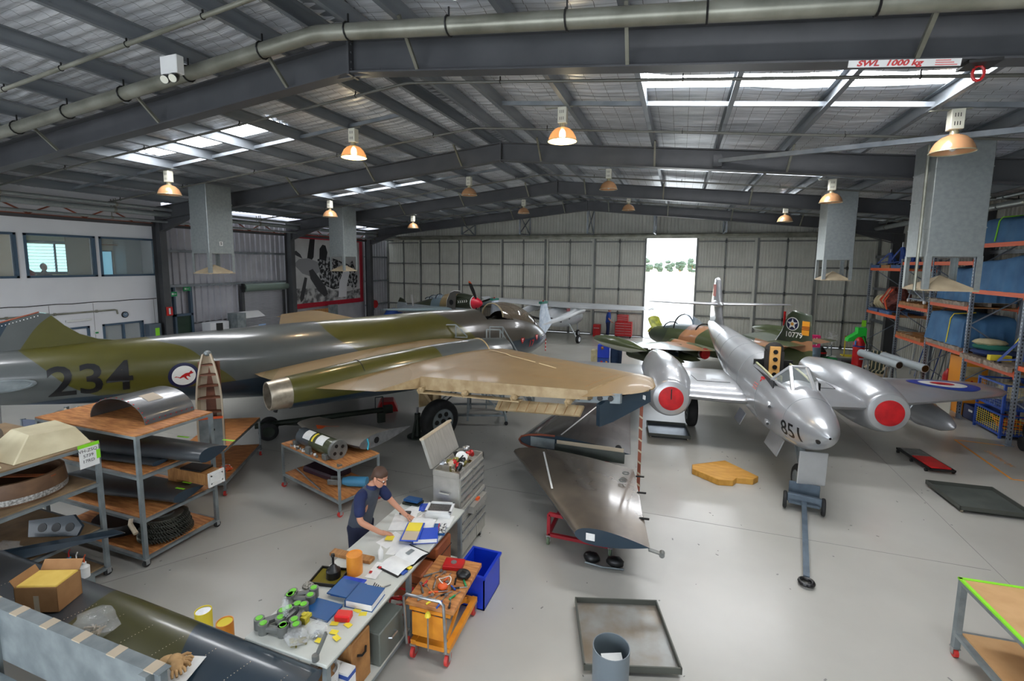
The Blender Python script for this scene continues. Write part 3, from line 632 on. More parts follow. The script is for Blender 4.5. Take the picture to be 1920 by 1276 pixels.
# plinth wall, timber door and hose reel below the mural
t = thing('timber_crate', 'tall timber crate front leaning below the mural', 'crate', (-19.6, 21.2, 0)); MB().bx(0, 0.25, 0, 2.2, 0, 1.55).build('crate_body', M_WOOD, t); MB().bx(0.25, 0.28, 1.45, 2.25, 0.9, 1.75).build('pale_panel', M_GREYFRAME, t)
t = thing('hose_reel', 'red fire hose reel on a grey column past the mural', 'hose reel', (-19.05, 26.75, 1.5)); MB().cyl((-0.08, 0, 0), (0.08, 0, 0), 0.26, n=24).build('reel', M_RED, t, smooth=40); MB().bx(-0.2, -0.06, -0.05, 0.05, -0.4, 0.3).build('bracket', M_STEEL, t)
t = thing('tarp_heap', 'heap of blue and red tarpaulins in the far corner', 'tarpaulin', (-18.2, 27.6, 0)); b = MB(); b.blob((0, 0, 0.55), (0.75, 0.6, 0.6), 12, 7, 0.12, seed=4); b.build('blue_tarp', M_BLUEP, t, smooth=60); b = MB(); b.blob((0.55, -0.55, 0.4), (0.35, 0.3, 0.42), 10, 6, 0.15, seed=5); b.build('red_tarp', M_RED, t, smooth=60)

# people in the office window: heads and shoulders behind the sill
SKIN = mat('skin', srgb(196, 140, 112), 0.5)
def bust(loc, shirt, label, hair):
    t = thing('person', label, 'person', loc, rz=0)
    b = MB(); rr = [(0.5, 0.23, 0.15), (0.9, 0.23, 0.15), (1.15, 0.24, 0.14), (1.28, 0.22, 0.11), (1.36, 0.09, 0.08), (1.42, 0.058, 0.06)]
    b.loft([[(0.6*ry*cos(a)*1.4, rx*sin(a), z) for a in [2*pi*k/16 for k in range(16)]] for z, rx, ry in rr[0:]]); b.build('shirt', shirt, t, smooth=60)
    b = MB(); b.blob((0.02, 0, 1.53), (0.095, 0.078, 0.125), 14, 8); b.cyl((0, 0, 1.38), (0, 0, 1.47), 0.052, n=12); b.blob((0.115, 0, 1.52), (0.02, 0.014, 0.022), 8, 4); hd = b.build('head', SKIN, t, smooth=60)
    b = MB(); b.blob((-0.012, 0, 1.56), (0.1, 0.086, 0.115), 14, 8); b.build('hair', hair, t, smooth=60)
    b = MB(); b.bx(0.1, 0.116, -0.045, -0.02, 1.53, 1.545); b.bx(0.1, 0.116, 0.02, 0.045, 1.53, 1.545); b.build('eyes', M_BLK, hd)
M_HAIR = mat('dark_hair', srgb(46, 34, 28), 0.6)
bust((-20.45, 9.62, 2.56), mat('red_shirt', srgb(206, 64, 62), 0.8), 'person in a red shirt seated behind the office window', M_HAIR)
bust((-20.3, 10.02, 2.46), mat('grey_shirt', srgb(90, 84, 90), 0.8), 'person with dark hair in grey behind the office window', M_HAIR)
t = thing('picture_frame', 'framed blue landscape picture on the inner office partition', 'picture', (-21.2, 8.965, 4.2)); MB().bx(-0.45, 0.3, -0.03, 0, -0.3, 0.3).build('frame', M_WHITE, t); MB().bx(-0.38, 0.23, -0.036, -0.03, -0.22, 0.22).build('print', mat('blue_print', srgb(112, 142, 160), 0.5, 0, srgb(150, 170, 176), 3), t)

# ================================================================ pallet rack
M_POST = mat('galvanised_rack_post', srgb(150, 160, 172), 0.4, 0.5, srgb(128, 138, 152), 6)
RXF, RXB = 7.75, 8.85
PY = [24.6, 21.5, 19.15, 16.85, 14.6, 12.3]
rack = thing('pallet_rack', 'tall galvanised pallet rack with orange beams along the wall', 'rack', (RXF, 12.3, 0))
for y, h in zip(PY, (4.45, 4.6, 5.2, 5.3, 5.3, 5.3)):
    for x in (0, RXB-RXF):
        b = MB(); b.bx(x-0.045, x+0.045, y-12.3-0.035, y-12.3+0.035, 0, h); b.bx(x-0.08, x+0.08, y-12.3-0.07, y-12.3+0.07, 0, 0.012); po = b.build('upright', M_POST, rack)
        if x == 0:
            b = MB(); z = 0.15
            while z < h-0.1: b.bx(-0.047, -0.0455, y-12.3-0.012, y-12.3+0.012, z, z+0.045); b.bx(-0.012, 0.012, y-12.3-0.0365, y-12.3-0.0355, z, z+0.045); z += 0.09
            b.build('slots', M_BLK, po)
    b = MB(); z = 0.3; k = 0
    while z+0.8 < h: b.bar((0 if k % 2 else RXB-RXF, y-12.3, z), (RXB-RXF if k % 2 else 0, y-12.3, z+0.8), 0.03); z += 0.8; k += 1
    b.build('bracing', M_POST, rack)
BAYS = [((21.5, 24.6), (4.2, 2.4)), ((19.15, 21.5), (4.43, 2.88, 1.75)), ((16.85, 19.15), (4.43, 3.15, 1.85)), ((14.6, 16.85), (4.9, 3.65, 1.73)), ((12.3, 14.6), (4.9, 3.65, 1.93))]
for (a, c), lv in BAYS:
    for z in lv:
        for x in (0, RXB-RXF):
            b = MB(); b.bx(x-0.03, x+0.03, a-12.3+0.04, c-12.3-0.04, z-0.055, z+0.055); b.bx(x-0.055, x+0.0, a-12.3+0.035, a-12.3+0.05, z-0.1, z+0.1); b.build('beam', M_ORANGE, rack)
        b = MB(); b.bx(0.03, RXB-RXF-0.03, a-12.3+0.05, c-12.3-0.05, z+0.02, z+0.045); b.build('deck', M_WOOD, rack)
def pallet(x, y, z, w, d, m, label):
    t = thing('pallet', label, 'pallet', (x, y, z), group='pallets on the rack')
    for k in range(6): MB().bx(0, d, k*(w-0.09)/5, k*(w-0.09)/5+0.09, 0.105, 0.125).build('deck_board', m, t)
    for k in range(3):
        xx = k*(d-0.09)/2; MB().bx(xx, xx+0.09, 0, w, 0.02, 0.105).build('bearer', m, t); MB().bx(xx, xx+0.09, 0, w, 0, 0.02).build('bottom_board', m, t)
    return t
M_PALB = mat('blue_pallet', srgb(52, 82, 128), 0.7, 0, srgb(74, 104, 148), 6)
M_PALW = mat('weathered_pallet', srgb(164, 150, 134), 0.75, 0, srgb(128, 112, 98), 8)
ZT = 0.058
pallet(7.72, 21.62, 4.2+ZT, 0.85, 1.1, M_PALB, 'blue pallet under the blue jacks, at the end nearest the tarp bays')
pallet(7.72, 22.6, 4.2+ZT, 0.85, 1.1, M_WOOD, 'timber pallet between two blue pallets under the jacks')
pallet(7.72, 23.6, 4.2+ZT, 0.9, 1.1, M_PALB, 'blue pallet under the blue jacks, at the rack end')
pallet(7.72, 22.2, 2.4+ZT, 1.0, 1.1, M_PALB, 'blue pallet under the brown net bundle')
pallet(7.72, 23.4, 2.4+ZT, 1.0, 1.1, M_PALB, 'blue pallet under the cream sacks')
pallet(7.68, 19.4, 2.88+ZT, 1.9, 1.1, M_WOOD, 'reddish timber pallet carrying a small wheeled frame')
pallet(7.68, 19.4, 1.75+ZT, 1.9, 1.1, M_WOOD, 'reddish timber pallet with nothing on it, below the wheeled frame')
pallet(7.65, 17.0, 1.85+ZT, 2.0, 1.15, M_PALW, 'grey pallet under the long blue tarp')
pallet(7.60, 15.8, 1.73+ZT, 1.0, 1.15, M_PALW, 'grey pallet under the heap of folded cloth')
pallet(7.60, 14.68, 1.73+ZT, 1.0, 1.15, M_PALW, 'grey pallet under the blue jack with yellow strap')
pallet(7.65, 17.0, 3.15+ZT, 2.0, 1.15, M_PALW, 'grey pallet under the tall tarp behind the duct')
def jack(x, y, z, h, label, strap=False):
    t = thing('tripod_jack', label, 'jack', (x, y, z), group='blue tripod jacks'); 
    MB().cyl((0, 0, 0.1), (0, 0, h*0.82), 0.075, 0.065, 14).build('cylinder', M_BLUEP, t, smooth=40)
    MB().cyl((0, 0, h*0.82), (0, 0, h*1.05), 0.028, n=10).build('ram', M_ALU, t)
    for k in range(3):
        a = 0.6+2*pi*k/3; e = (0.42*cos(a), 0.42*sin(a), 0.04)
        b = MB(); b.bar((0.05*cos(a), 0.05*sin(a), h*0.78), e, 0.06, 0.05); b.bar((0, 0, 0.14), (e[0], e[1], 0.07), 0.04); b.build('leg', M_BLUEP, t); MB().cyl((e[0], e[1], 0), (e[0], e[1], 0.04), 0.07, n=10).build('foot', M_BLK, t)
    if strap: MB().tube([(-0.1, 0.0, h*0.8), (-0.15, 0.18, h*0.4), (-0.3, 0.3, 0.06)], 0.022, 5).build('strap', M_YEL, t)
PT = ZT+0.125
for k, (y, h) in enumerate(((24.05, 0.62), (22.95, 0.85), (21.95, 0.7))): jack(8.22, y, 4.2+PT, h, 'blue tripod jack on top of the rack, '+('shortest, at the rack end', 'tallest, in the middle of three', 'middle height, at the tarp end')[k])
jack(8.1, 15.15, 1.73+PT, 0.85, 'blue tripod jack with a yellow strap beside folded cloth', True)
# tarp-covered loads
def tarp(x, y, z, w, d, h, label, m, seed, strap=None, peak=0.0):
    q = random.Random(seed); b = MB(); n = 56; rings = []
    for i, (sc_, zz) in enumerate(((1.08, 0.0), (1.05, 0.25), (1.02, 0.6), (1.0, 0.86), (0.95, 0.96), (0.8, 1.0), (0.02, 1.0+peak))):
        ring = []
        for k in range(n):
            a = 2*pi*k/n; cx, cy = cos(a), sin(a); mm = max(abs(cx), abs(cy)); px, py = cx/mm, cy/mm
            px = math.copysign(abs(px)**1.0, px); fold = 1+(0.045*sin(k*2.3+seed)+0.03*sin(k*5.1))*(1-zz) if i < 4 else 1
            zj = h*zz*(1+0.07*sin(a*2+seed)) if i > 2 else h*zz
            ring.append((px*d/2*sc_*fold, py*w/2*sc_*fold, zj))
        rings.append(ring)
    b.loft(rings); t = thing('covered_load', label, 'tarpaulin', (x, y, z), group='tarp covered loads on the rack'); b.build('tarp', m, t, smooth=60)
    if strap:
        b = MB(); e = 1.115; b.tube([(-d/2*e, strap, 0.03), (-d/2*1.06, strap, h*0.5), (-d/2*1.02, strap, h*0.9), (-d/2*0.9, strap, h*1.06), (0, strap, h*1.12)], 0.016, 5); b.build('strap', M_YEL if seed % 2 else M_GREENTAPE, t)
M_TARP = mat('blue_canvas', srgb(72, 118, 158), 0.75, 0, srgb(56, 98, 138), 2, 0.15, 9)
M_TARPD = mat('navy_canvas', srgb(36, 58, 104), 0.75, 0, srgb(28, 46, 88), 2, 0.15, 9)
tarp(8.3, 18.0, 1.85+PT, 1.95, 1.15, 0.85, 'long blue canvas load with yellow strap on the lower rack level', M_TARP, 3, -0.25, 0.08)
tarp(8.3, 17.6, 3.15+PT, 1.3, 1.0, 1.0, 'tall blue canvas load standing behind the duct deflector', M_TARP, 5, None)
tarp(8.3, 18.65, 3.15+PT, 0.65, 0.9, 0.55, 'low blue canvas load beside the tall one behind the duct', M_TARP, 8, None)
tarp(8.3, 15.72, 3.65+ZT, 1.85, 1.1, 0.85, 'wide smooth blue canvas load on the upper middle level', M_TARP, 6, None, 0.1)
tarp(8.3, 15.72, 4.9+ZT, 1.85, 1.05, 0.62, 'blue canvas load with green strap on the top level', M_TARP, 4, 0.35, 0.05)
tarp(8.25, 13.45, 3.65+ZT, 1.5, 0.95, 0.85, 'navy canvas load at the rack end by the wall of tubes', M_TARPD, 9)
tarp(8.25, 13.45, 4.9+ZT, 1.5, 0.9, 0.32, 'navy canvas load on the top level at the rack end', M_TARPD, 10)
# sacks, net bundle, cloth heap and a wheeled frame
M_SACK = mat('cream_sackcloth', srgb(198, 188, 152), 0.85, 0, srgb(176, 164, 128), 5, 0.2, 20)
for k in range(3):
    t = thing('sack', ('plump cream sack leaning, outermost of three', 'plump cream sack leaning, middle of three', 'plump cream sack leaning against the net bundle')[k], 'sack', (8.1, 24.2-k*0.32, 2.4+PT), rx=0.35); b = MB(); b.blob((0, 0, 0.3), (0.3, 0.15, 0.33), 14, 8, 0.05, seed=k); b.build('sackcloth', M_SACK, t, smooth=60)
t = thing('net_bundle', 'heap of brown netting and straps beside the sacks', 'netting', (8.1, 22.75, 2.4+PT)); b = MB(); q = random.Random(9)
b.blob((0, 0, 0.47), (0.4, 0.48, 0.45), 14, 8, 0.2, seed=3); b.build('netting', mat('brown_netting', srgb(128, 66, 54), 0.85, 0, srgb(84, 44, 42), 9, 0.4, 30), t)
for k in range(5): MB().tube([(-0.38+0.05*k, -0.3+0.13*k, 0.05), (-0.45, -0.25+0.12*k, 0.4), (-0.2, -0.2+0.1*k, 0.86)], 0.025, 5).build('strap', (M_ORANGE, M_RED, M_SACK)[k % 3], t)
t = thing('cloth_heap', 'heap of folded navy, green and cream cloth on a grey pallet', 'cloth', (8.1, 16.25, 1.73+PT+0.02))
for k, (m, z, r) in enumerate(((M_TARPD, 0.1, (0.5, 0.46, 0.12)), (mat('green_cloth', srgb(40, 110, 92), 0.85), 0.25, (0.42, 0.36, 0.09)), (M_SACK, 0.36, (0.36, 0.3, 0.1)))): MB().blob((-0.05*k, 0.05*k, z), r, 16, 6, 0.1, seed=20+k).build('folded_cloth', m, t, smooth=60)
t = thing('yellow_case', 'flat yellow case beside the folded cloth', 'case', (7.85, 15.7, 1.73+PT)); MB().bx(-0.15, 0.3, -0.08, 0.06, 0, 0.14).build('case_body', M_YEL, t, bevel=0.01)
t = thing('frame_dolly', 'small grey tube frame with castors on the red pallet', 'trolley', (8.1, 20.3, 2.88+PT)); b = MB()
for s in (-0.3, 0.3):
    for y in (-0.6, 0.6): b.bar((s, y, 0.09), (s, y*0.7, 0.52), 0.035)
    b.bar((s, -0.6, 0.12), (s, 0.6, 0.12), 0.035); b.bar((s, -0.42, 0.52), (s, 0.42, 0.52), 0.035); b.bar((s, -0.6, 0.12), (s, 0.42, 0.5), 0.03)
for y in (-0.6, 0.6): b.bar((-0.3, y, 0.12), (0.3, y, 0.12), 0.03)
b.build('tube_frame', M_POST, t)
for s in (-0.3, 0.3):
    for y in (-0.6, 0.6): MB().cyl((s-0.025, y, 0.06), (s+0.025, y, 0.06), 0.06, n=12).build('castor', M_PAPER, t)
# vertical stock of aluminium tubes behind the rack end
for k in range(9):
    y = 13.5+k*0.2; t = thing('stock_tube', 'long silver stock tube standing behind the end rack bays', 'tube', (9.2, y, 0), group='stock tubes against the rack wall'); MB().cyl((0, 0, 0), (0, 0, 3.5+0.3*(k % 3)), 0.07, n=12).build('tube_body', M_ALU, t, smooth=40)
# leaning stock behind the middle bays
q = random.Random(21)
for k in range(10):
    y = 19.4+k*0.42; t = thing('stock_bar', 'grey metal bar leaning behind the middle rack bays', 'bar', (9.1, y, 0), group='bars leaning on the rack wall'); MB().bar((-0.15, 0, 0.01), (0.12, q.uniform(-0.15, 0.15), q.uniform(1.7, 2.4)), 0.05, 0.03).build('bar_body', (M_ALU, M_GREYFRAME, M_BLUEP)[k % 3], t)

# ================================================================ clutter on the floor by the rack
t = thing('flammables_cabinet', 'tall orange safety cabinet with warning label under the tarp bay', 'cabinet', (7.95, 17.65, 0)); M_OCAB = mat('safety_orange', srgb(232, 150, 40), 0.45); MB().bx(0, 0.55, -0.42, 0.42, 0, 1.68).build('body', M_OCAB, t, bevel=0.012); MB().bx(0.0, 0.4, -0.425, -0.42, 1.15, 1.45).build('label_sheet', M_SACK, t); MB().prism([(0.2, 0.75), (0.32, 0.9), (0.2, 1.05), (0.08, 0.9)], 0.421, 0.424, M=Matrix.Rotation(pi/2, 4, 'X')).build('hazard_diamond', M_RED, t); MB().bx(-0.012, 0, -0.3, -0.27, 0.8, 1.0).build('handle', M_BLK, t)
t = thing('gas_bottle', 'red gas bottle beside the orange cabinet', 'cylinder', (8.1, 18.45, 0)); MB().lathe([(0.12, 0), (0.12, 0.8), (0.09, 0.9), (0.035, 0.95), (0.035, 1)], (0, 0, 0), (0, 0, 1.15), 18).build('bottle', M_RED, t, smooth=50)
def extinguisher(x, y, label):
    t = thing('wheeled_extinguisher', label, 'extinguisher', (x, y, 0)); MB().lathe([(0.19, 0), (0.2, 0.05), (0.2, 0.82), (0.12, 0.95), (0.05, 1.0)], (0, 0, 0.12), (0, 0, 1.5), 22).build('cylinder', M_RED, t, smooth=50)
    MB().cyl((0, 0, 1.12), (0, 0, 1.17), 0.204, n=22).build('band', M_BLUEP, t); MB().grid(lambda u, v: (0.206*sin(-1.9+u*1.0), -0.206*cos(-1.0+u*1.1), 1.2+0.18*v), 8, 2).build('blue_label', mat('label_blue', srgb(60, 130, 200), 0.5), t)
    for s in (-1, 1): MB().cyl((s*0.22, 0.12, 0.15), (s*0.27, 0.12, 0.15), 0.15, n=18).build('wheel', M_BLACK, t)
    MB().tube([(0, 0, 1.48), (0.15, 0, 1.55), (0.28, 0.05, 1.2), (0.3, 0.1, 0.7)], 0.02, 6).build('hose', M_BLK, t)
extinguisher(6.9, 22.4, 'large red wheeled extinguisher with blue band')
t = thing('spill_kit', 'bright green plastic spill kit holder on a post by the red extinguisher', 'holder', (7.35, 24.0, 0)); M_LIME = mat('lime_plastic', srgb(44, 214, 70), 0.4); MB().bar((0, 0, 0), (0, 0, 1.75), 0.05).build('post', M_POST, t); b = MB(); b.prism([(-0.45, 1.1), (-0.42, 1.25), (-0.1, 1.5), (-0.1, 1.72), (0.22, 1.72), (0.22, 1.0), (-0.05, 1.0), (-0.2, 1.15)], -0.2, 0.2, M=Matrix.Rotation(pi/2, 4, 'X')); b.build('holder_body', M_LIME, t, bevel=0.01); MB().bx(0.0, 0.16, -0.22, -0.215, 1.78, 2.05).build('tag', M_GREENTAPE, t)
t = thing('yellow_barrier', 'yellow mesh barrier frame against the sliding door', 'barrier', (7.6, 26.6, 0)); b = MB(); b.bx(0, 0.04, 0, 0.04, 0, 1.0); b.bx(0.7, 0.74, 0, 0.04, 0, 1.0); b.bx(0, 0.74, 0, 0.04, 0.96, 1.0); b.bx(0, 0.74, 0, 0.04, 0.05, 0.09); b.bx(0, 0.74, 0, 0.5, 0.0, 0.04); b.build('frame', M_YEL, t); b = MB()
for k in range(9): b.bx(0.06+k*0.075, 0.065+k*0.075, 0.015, 0.02, 0.08, 0.97)
b.build('mesh_bars', M_YEL, t)
t = thing('oil_drum', 'blue grey steel drum by the camouflaged tail', 'drum', (5.55, 23.4, 0)); MB().lathe([(0.29, 0), (0.29, 0.32), (0.3, 0.34), (0.29, 0.36), (0.29, 0.65), (0.3, 0.67), (0.29, 0.69), (0.29, 1)], (0, 0, 0), (0, 0, 0.86), 24).build('drum_body', mat('drum_blue_grey', srgb(112, 136, 152), 0.4, 0.3), t, smooth=40)
t = thing('pink_carton', 'pink printed carton standing on the blue grey drum', 'box', (5.55, 23.4, 0.862)); MB().bx(-0.22, 0.22, -0.16, 0.16, 0, 0.5).build('carton', mat('pink_card', srgb(222, 40, 110), 0.6), t); decal('AL', 0.24, M_PAPER, lambda u, v: (-0.08-v, -0.163, 0.25+u), 'lettering', t, 0.006); MB().bx(0.06, 0.09, -0.164, -0.162, 0.08, 0.42).build('small_print', M_PAPER, t)
t = thing('plastic_tub', 'shallow green plastic tub on the floor by the drum', 'tub', (6.45, 24.3, 0)); b = MB(); b.lathe([(0.34, 0), (0.42, 1), (0.40, 1), (0.33, 0.08)], (0, 0, 0), (0, 0, 0.26), 4, cap=True, up=(0, 0, 1)); b.build('tub_body', mat('green_plastic', srgb(30, 120, 66), 0.4), t)
t = thing('vacuum_cleaner', 'round black and red workshop vacuum cleaner', 'vacuum', (6.3, 25.3, 0)); MB().lathe([(0.24, 0), (0.26, 0.5), (0.22, 0.7), (0.1, 1)], (0, 0, 0.08), (0, 0, 0.6), 18).build('drum_body', M_BLK, t, smooth=50); MB().cyl((0, 0, 0.3), (0, 0, 0.38), 0.265, n=18).build('band', M_RED, t); MB().tube([(0.2, 0, 0.5), (0.45, 0.1, 0.7), (0.5, 0.2, 0.2), (0.3, 0.4, 0.05)], 0.03, 6).build('hose', M_GREYFRAME, t)
t = thing('pedestal_fan', 'white pedestal fan standing before the sliding door', 'fan', (7.0, 26.3, 0)); MB().cyl((0, 0, 0), (0, 0, 0.03), 0.22, n=16).build('base', M_WHITE, t); MB().cyl((0, 0, 0.03), (0, 0, 0.9), 0.02, n=8).build('pole', M_WHITE, t); b = MB()
for k in range(3): b.tube([((0.08+0.09*k)*cos(a), 0.06, 0.95+(0.08+0.09*k)*sin(a)) for a in [2*pi*j/20 for j in range(21)]], 0.006, 4, cap=False)
for k in range(12): b.bar((0, 0.06, 0.95), (0.26*cos(k*pi/6), 0.06, 0.95+0.26*sin(k*pi/6)), 0.006)
b.build('guard', M_WHITE, t)
for k in range(4): MB().prism([(0, 0), (0.2, 0.03), (0.22, 0.13), (0.05, 0.08)], 0.0, 0.006, M=Matrix.Translation((0, 0.03, 0.95)) @ Matrix.Rotation(pi/2, 4, 'X') @ Matrix.Rotation(k*pi/2, 4, 'Z')).build('blade', M_WHITE, t)
t = thing('storage_bin', 'black slatted plastic bin near the red extinguisher', 'bin', (6.4, 22.6, 0)); b = MB(); b.bx(0, 0.62, 0, 0.5, 0, 0.5); bo = b.build('bin_body', mat('charcoal_plastic', srgb(58, 60, 64), 0.5), t)
for k in range(4): MB().bx(-0.006, 0.626, -0.008, 0, 0.08+k*0.1, 0.13+k*0.1).build('rib', M_BLK, bo)
# garden chair with striped cushion
t = thing('garden_chair', 'beige garden chair with green striped cushion', 'chair', (7.0, 20.8, 0), rz=-0.5); M_BEI = mat('beige_plastic', srgb(206, 190, 160), 0.5)
for x in (-0.27, 0.27):
    for y in (-0.25, 0.25): MB().bar((x, y, 0), (x, y, 0.42 if y < 0 else 0.62), 0.05).build('leg', M_BEI, t)
    MB().bx(x-0.04, x+0.04, -0.3, 0.28, 0.60, 0.64).build('armrest', M_BEI, t)
for k in range(6): MB().bx(-0.26, 0.26, -0.27+k*0.095, -0.2+k*0.095, 0.40, 0.425).build('seat_slat', M_BEI, t)
for k in range(5): MB().bx(-0.28, 0.28, -0.30, -0.28, 0.06+k*0.075, 0.10+k*0.075).build('front_slat', M_BEI, t)
cu = MB(); cu.bx(-0.25, 0.25, -0.25, 0.25, 0.43, 0.5); cu.box((0, 0.3, 0.82), (0.5, 0.08, 0.72), rx=-0.2); M_STR = mat('dark_green_stripe', srgb(52, 64, 56), 0.8); cs = cu.build('cushion', M_STR, t, bevel=0.02)
for k in range(4): m_ = MB(); m_.box((-0.18+k*0.12, 0.295, 0.825), (0.035, 0.088, 0.73), rx=-0.2); m_.bx(-0.2+k*0.12, -0.165+k*0.12, -0.254, 0.25, 0.432, 0.504); m_.build('stripe', M_SACK, cs)
for k, (x, y, z) in enumerate(((6.55, 18.9, 1.18), (7.15, 18.7, 1.16))):
    t = thing('grey_tube', ('pale grey cardboard tube on a low stand beside the striped chair', 'pale grey cardboard tube on a low stand beside the orange cabinet')[k], 'tube', (x, y, 0))
    b = MB(); b.lathe([(0.13, 0), (0.13, 1), (0.11, 1), (0.11, 0.97)], (-0.35, 1.0, z+0.08), (0.25, -0.55, z-0.02), 20); b.build('tube_body', mat('pale_grey_tube', srgb(176, 186, 190), 0.5), t, smooth=40)
    MB().cyl((0.245, -0.54, z-0.02), (0.25, -0.553, z-0.021), 0.108, n=20).build('bore', M_BLK, t)
    for yy, xx in ((-0.35, 0.17), (0.75, -0.25)): b = MB(); b.bar((xx-0.15, yy, 0), (xx-0.05, yy, z-0.1), 0.04); b.bar((xx+0.15, yy, 0), (xx+0.05, yy, z-0.1), 0.04); b.bar((xx-0.2, yy, z-0.11), (xx+0.2, yy, z-0.11), 0.04); b.build('stand', M_GREYFRAME, t)
t = thing('white_case', 'long white equipment case with orange cable on top', 'case', (6.75, 17.0, 0), rz=-0.15); M_CREAM = mat('cream_fibreglass', srgb(226, 222, 206), 0.5); b = MB(); b.prism([(-0.75, 0.0), (0.75, 0.0), (0.75, 0.86), (-0.45, 0.86), (-0.75, 0.55)], -0.3, 0.3, M=Matrix.Rotation(pi/2, 4, 'X')); b.build('case_body', M_CREAM, t, bevel=0.015)
for x in (-0.3, 0.35): MB().bx(x, x+0.08, -0.31, -0.3, 0.7, 0.8).build('latch', M_ALU, t)
MB().tube([(0.5*cos(a)-0.0, 0.16*sin(a), 0.88+0.006*(k % 3)) for k, a in enumerate([j*0.45 for j in range(34)])], 0.016, 5).build('orange_cable', M_ORANGE, t)
# wire cages under the rack
def cage(x, y, label, w=0.95, h=0.95, z0=0.0, fill=None):
    t = thing('wire_cage', label, 'cage', (x, y, z0)); b = MB()
    for xx in (0, 0.9):
        for yy in (0, w): b.bar((xx, yy, 0), (xx, yy, h), 0.05)
    for zz in (0.1, h-0.03):
        for yy in (0, w): b.bar((0, yy, zz), (0.9, yy, zz), 0.04)
        for xx in (0, 0.9): b.bar((xx, 0, zz), (xx, w, zz), 0.04)
    b.bx(0, 0.9, 0, w, 0.1, 0.13); b.build('frame', M_BLUEP, t); b = MB()
    for k in range(1, 12): b.bar((-0.0, w*k/12, 0.12), (-0.0, w*k/12, h-0.05), 0.006); b.bar((0.9*k/12, 0, 0.12), (0.9*k/12, 0, h-0.05), 0.006)
    for k in range(1, 8): zz = 0.12+(h-0.18)*k/8; b.bar((0, 0, zz), (0, w, zz), 0.006); b.bar((0, 0, zz), (0.9, 0, zz), 0.006)
    b.build('wire_mesh', fill or M_YEL, t); return t
cage(7.85, 15.15, 'blue wire cage bin with yellow mesh holding orange hoses', w=1.1, h=0.62)
cage(7.85, 15.15, 'blue wire cage bin stacked upon the yellow mesh one', w=1.1, h=0.75, z0=0.65, fill=M_POST)
t = thing('hose_coil', 'tangle of orange hoses lying inside the lower cage', 'hose', (8.3, 15.7, 0.16))
for k in range(3): MB().tube([((0.22+0.05*k)*cos(a), (0.3+0.05*k)*sin(a), 0.04+0.10*k+0.02*sin(3*a)) for a in [j*0.3 for j in range(22)]], 0.025, 6).build('hose_loop', M_ORANGE, t)
t = thing('net_sack', 'bulging cream rope net sack inside the upper cage', 'sack', (8.3, 15.7, 0.83)); MB().blob((0, 0, 0.27), (0.36, 0.45, 0.26), 14, 8, 0.12, seed=31).build('sackcloth', M_SACK, t, smooth=60)
for k in range(2):
    t = thing('stacking_bin', ('dark blue stacking bin beside the cage', 'dark blue stacking bin beyond the red gas bottle')[k], 'bin', (7.95, (16.33, 18.75)[k], 0)); b = MB(); b.bx(0, 0.6, 0, 0.75, 0, 0.02); b.bx(0, 0.03, 0, 0.75, 0, 0.4); b.bx(0.57, 0.6, 0, 0.75, 0, 0.4); b.bx(0, 0.6, 0, 0.03, 0, 0.4); b.bx(0, 0.6, 0.72, 0.75, 0, 0.4); b.build('bin_body', mat('navy_bin', srgb(30, 46, 92), 0.5), t)
    MB().bx(-0.004, 0, 0.28, 0.47, 0.24, 0.3).build('label', M_PAPER, t)
t = thing('hose_trolley', 'orange hose trolley with black wheels at the rack post', 'trolley', (8.1, 13.95, 0)); MB().bx(-0.2, 0.6, -0.35, 0.3, 0.15, 0.75).build('body', M_OCAB, t, bevel=0.02)
for s in (-0.4, 0.35): MB().cyl((-0.26, s, 0.17), (-0.2, s, 0.17), 0.17, n=20).build('wheel', M_BLACK, t)
MB().tube([(-0.27, 0.32*cos(a), 0.55+0.28*sin(a)) for a in [j*0.35 for j in range(20)]], 0.035, 7).build('hose', M_BLK, t)
# floor marking tape
t = bpy.data.objects.new('trim_3', None); col.objects.link(t); tag(t, kind='structure')
M_TAPE = mat('orange_floor_tape', srgb(226, 150, 60), 0.6)
for p, q_ in (((6.72, 14.62), (7.65, 14.55)), ((6.72, 14.62), (6.62, 12.22)), ((6.62, 12.22), (8.6, 12.3))): MB().bar((p[0], p[1], 0.002), (q_[0], q_[1], 0.002), 0.05, 0.002).build('tape_line', M_TAPE, t)
decal('NO PARKING', 0.16, M_TAPE, lambda u, v: (7.05-v, 13.5+u, 0.003), 'floor_lettering', t)
# red tool chest and mechanic at the back doors; blue box nearby
t = thing('tool_chest', 'red rolling tool chest with many drawers at the sliding door', 'tool chest', (-3.45, 28.1, 0)); MB().bx(0, 0.95, 0, 0.5, 0.12, 0.95).build('cabinet', M_RED, t, bevel=0.01); MB().bx(0.1, 0.72, 0.05, 0.45, 0.95, 1.35).build('top_chest', M_RED, t, bevel=0.01)
for k in range(5):
    for x0, x1 in ((0.03, 0.55), (0.58, 0.92)): MB().bx(x0, x1, -0.012, 0, 0.17+k*0.15, 0.29+k*0.15).build('drawer', M_RED, t); MB().bx(x0, x1, -0.03, -0.012, 0.265+k*0.15, 0.28+k*0.15).build('handle', M_ALU, t)
for k in range(3): MB().bx(0.12, 0.7, 0.04, 0.05, 1.0+k*0.11, 1.09+k*0.11).build('drawer', M_RED, t); MB().bx(0.12, 0.7, 0.02, 0.04, 1.07+k*0.11, 1.085+k*0.11).build('handle', M_ALU, t)
for x in (0.08, 0.87):
    for y in (0.08, 0.42): MB().cyl((x-0.02, y, 0.06), (x+0.02, y, 0.06), 0.06, n=12).build('castor', M_BLACK, t)
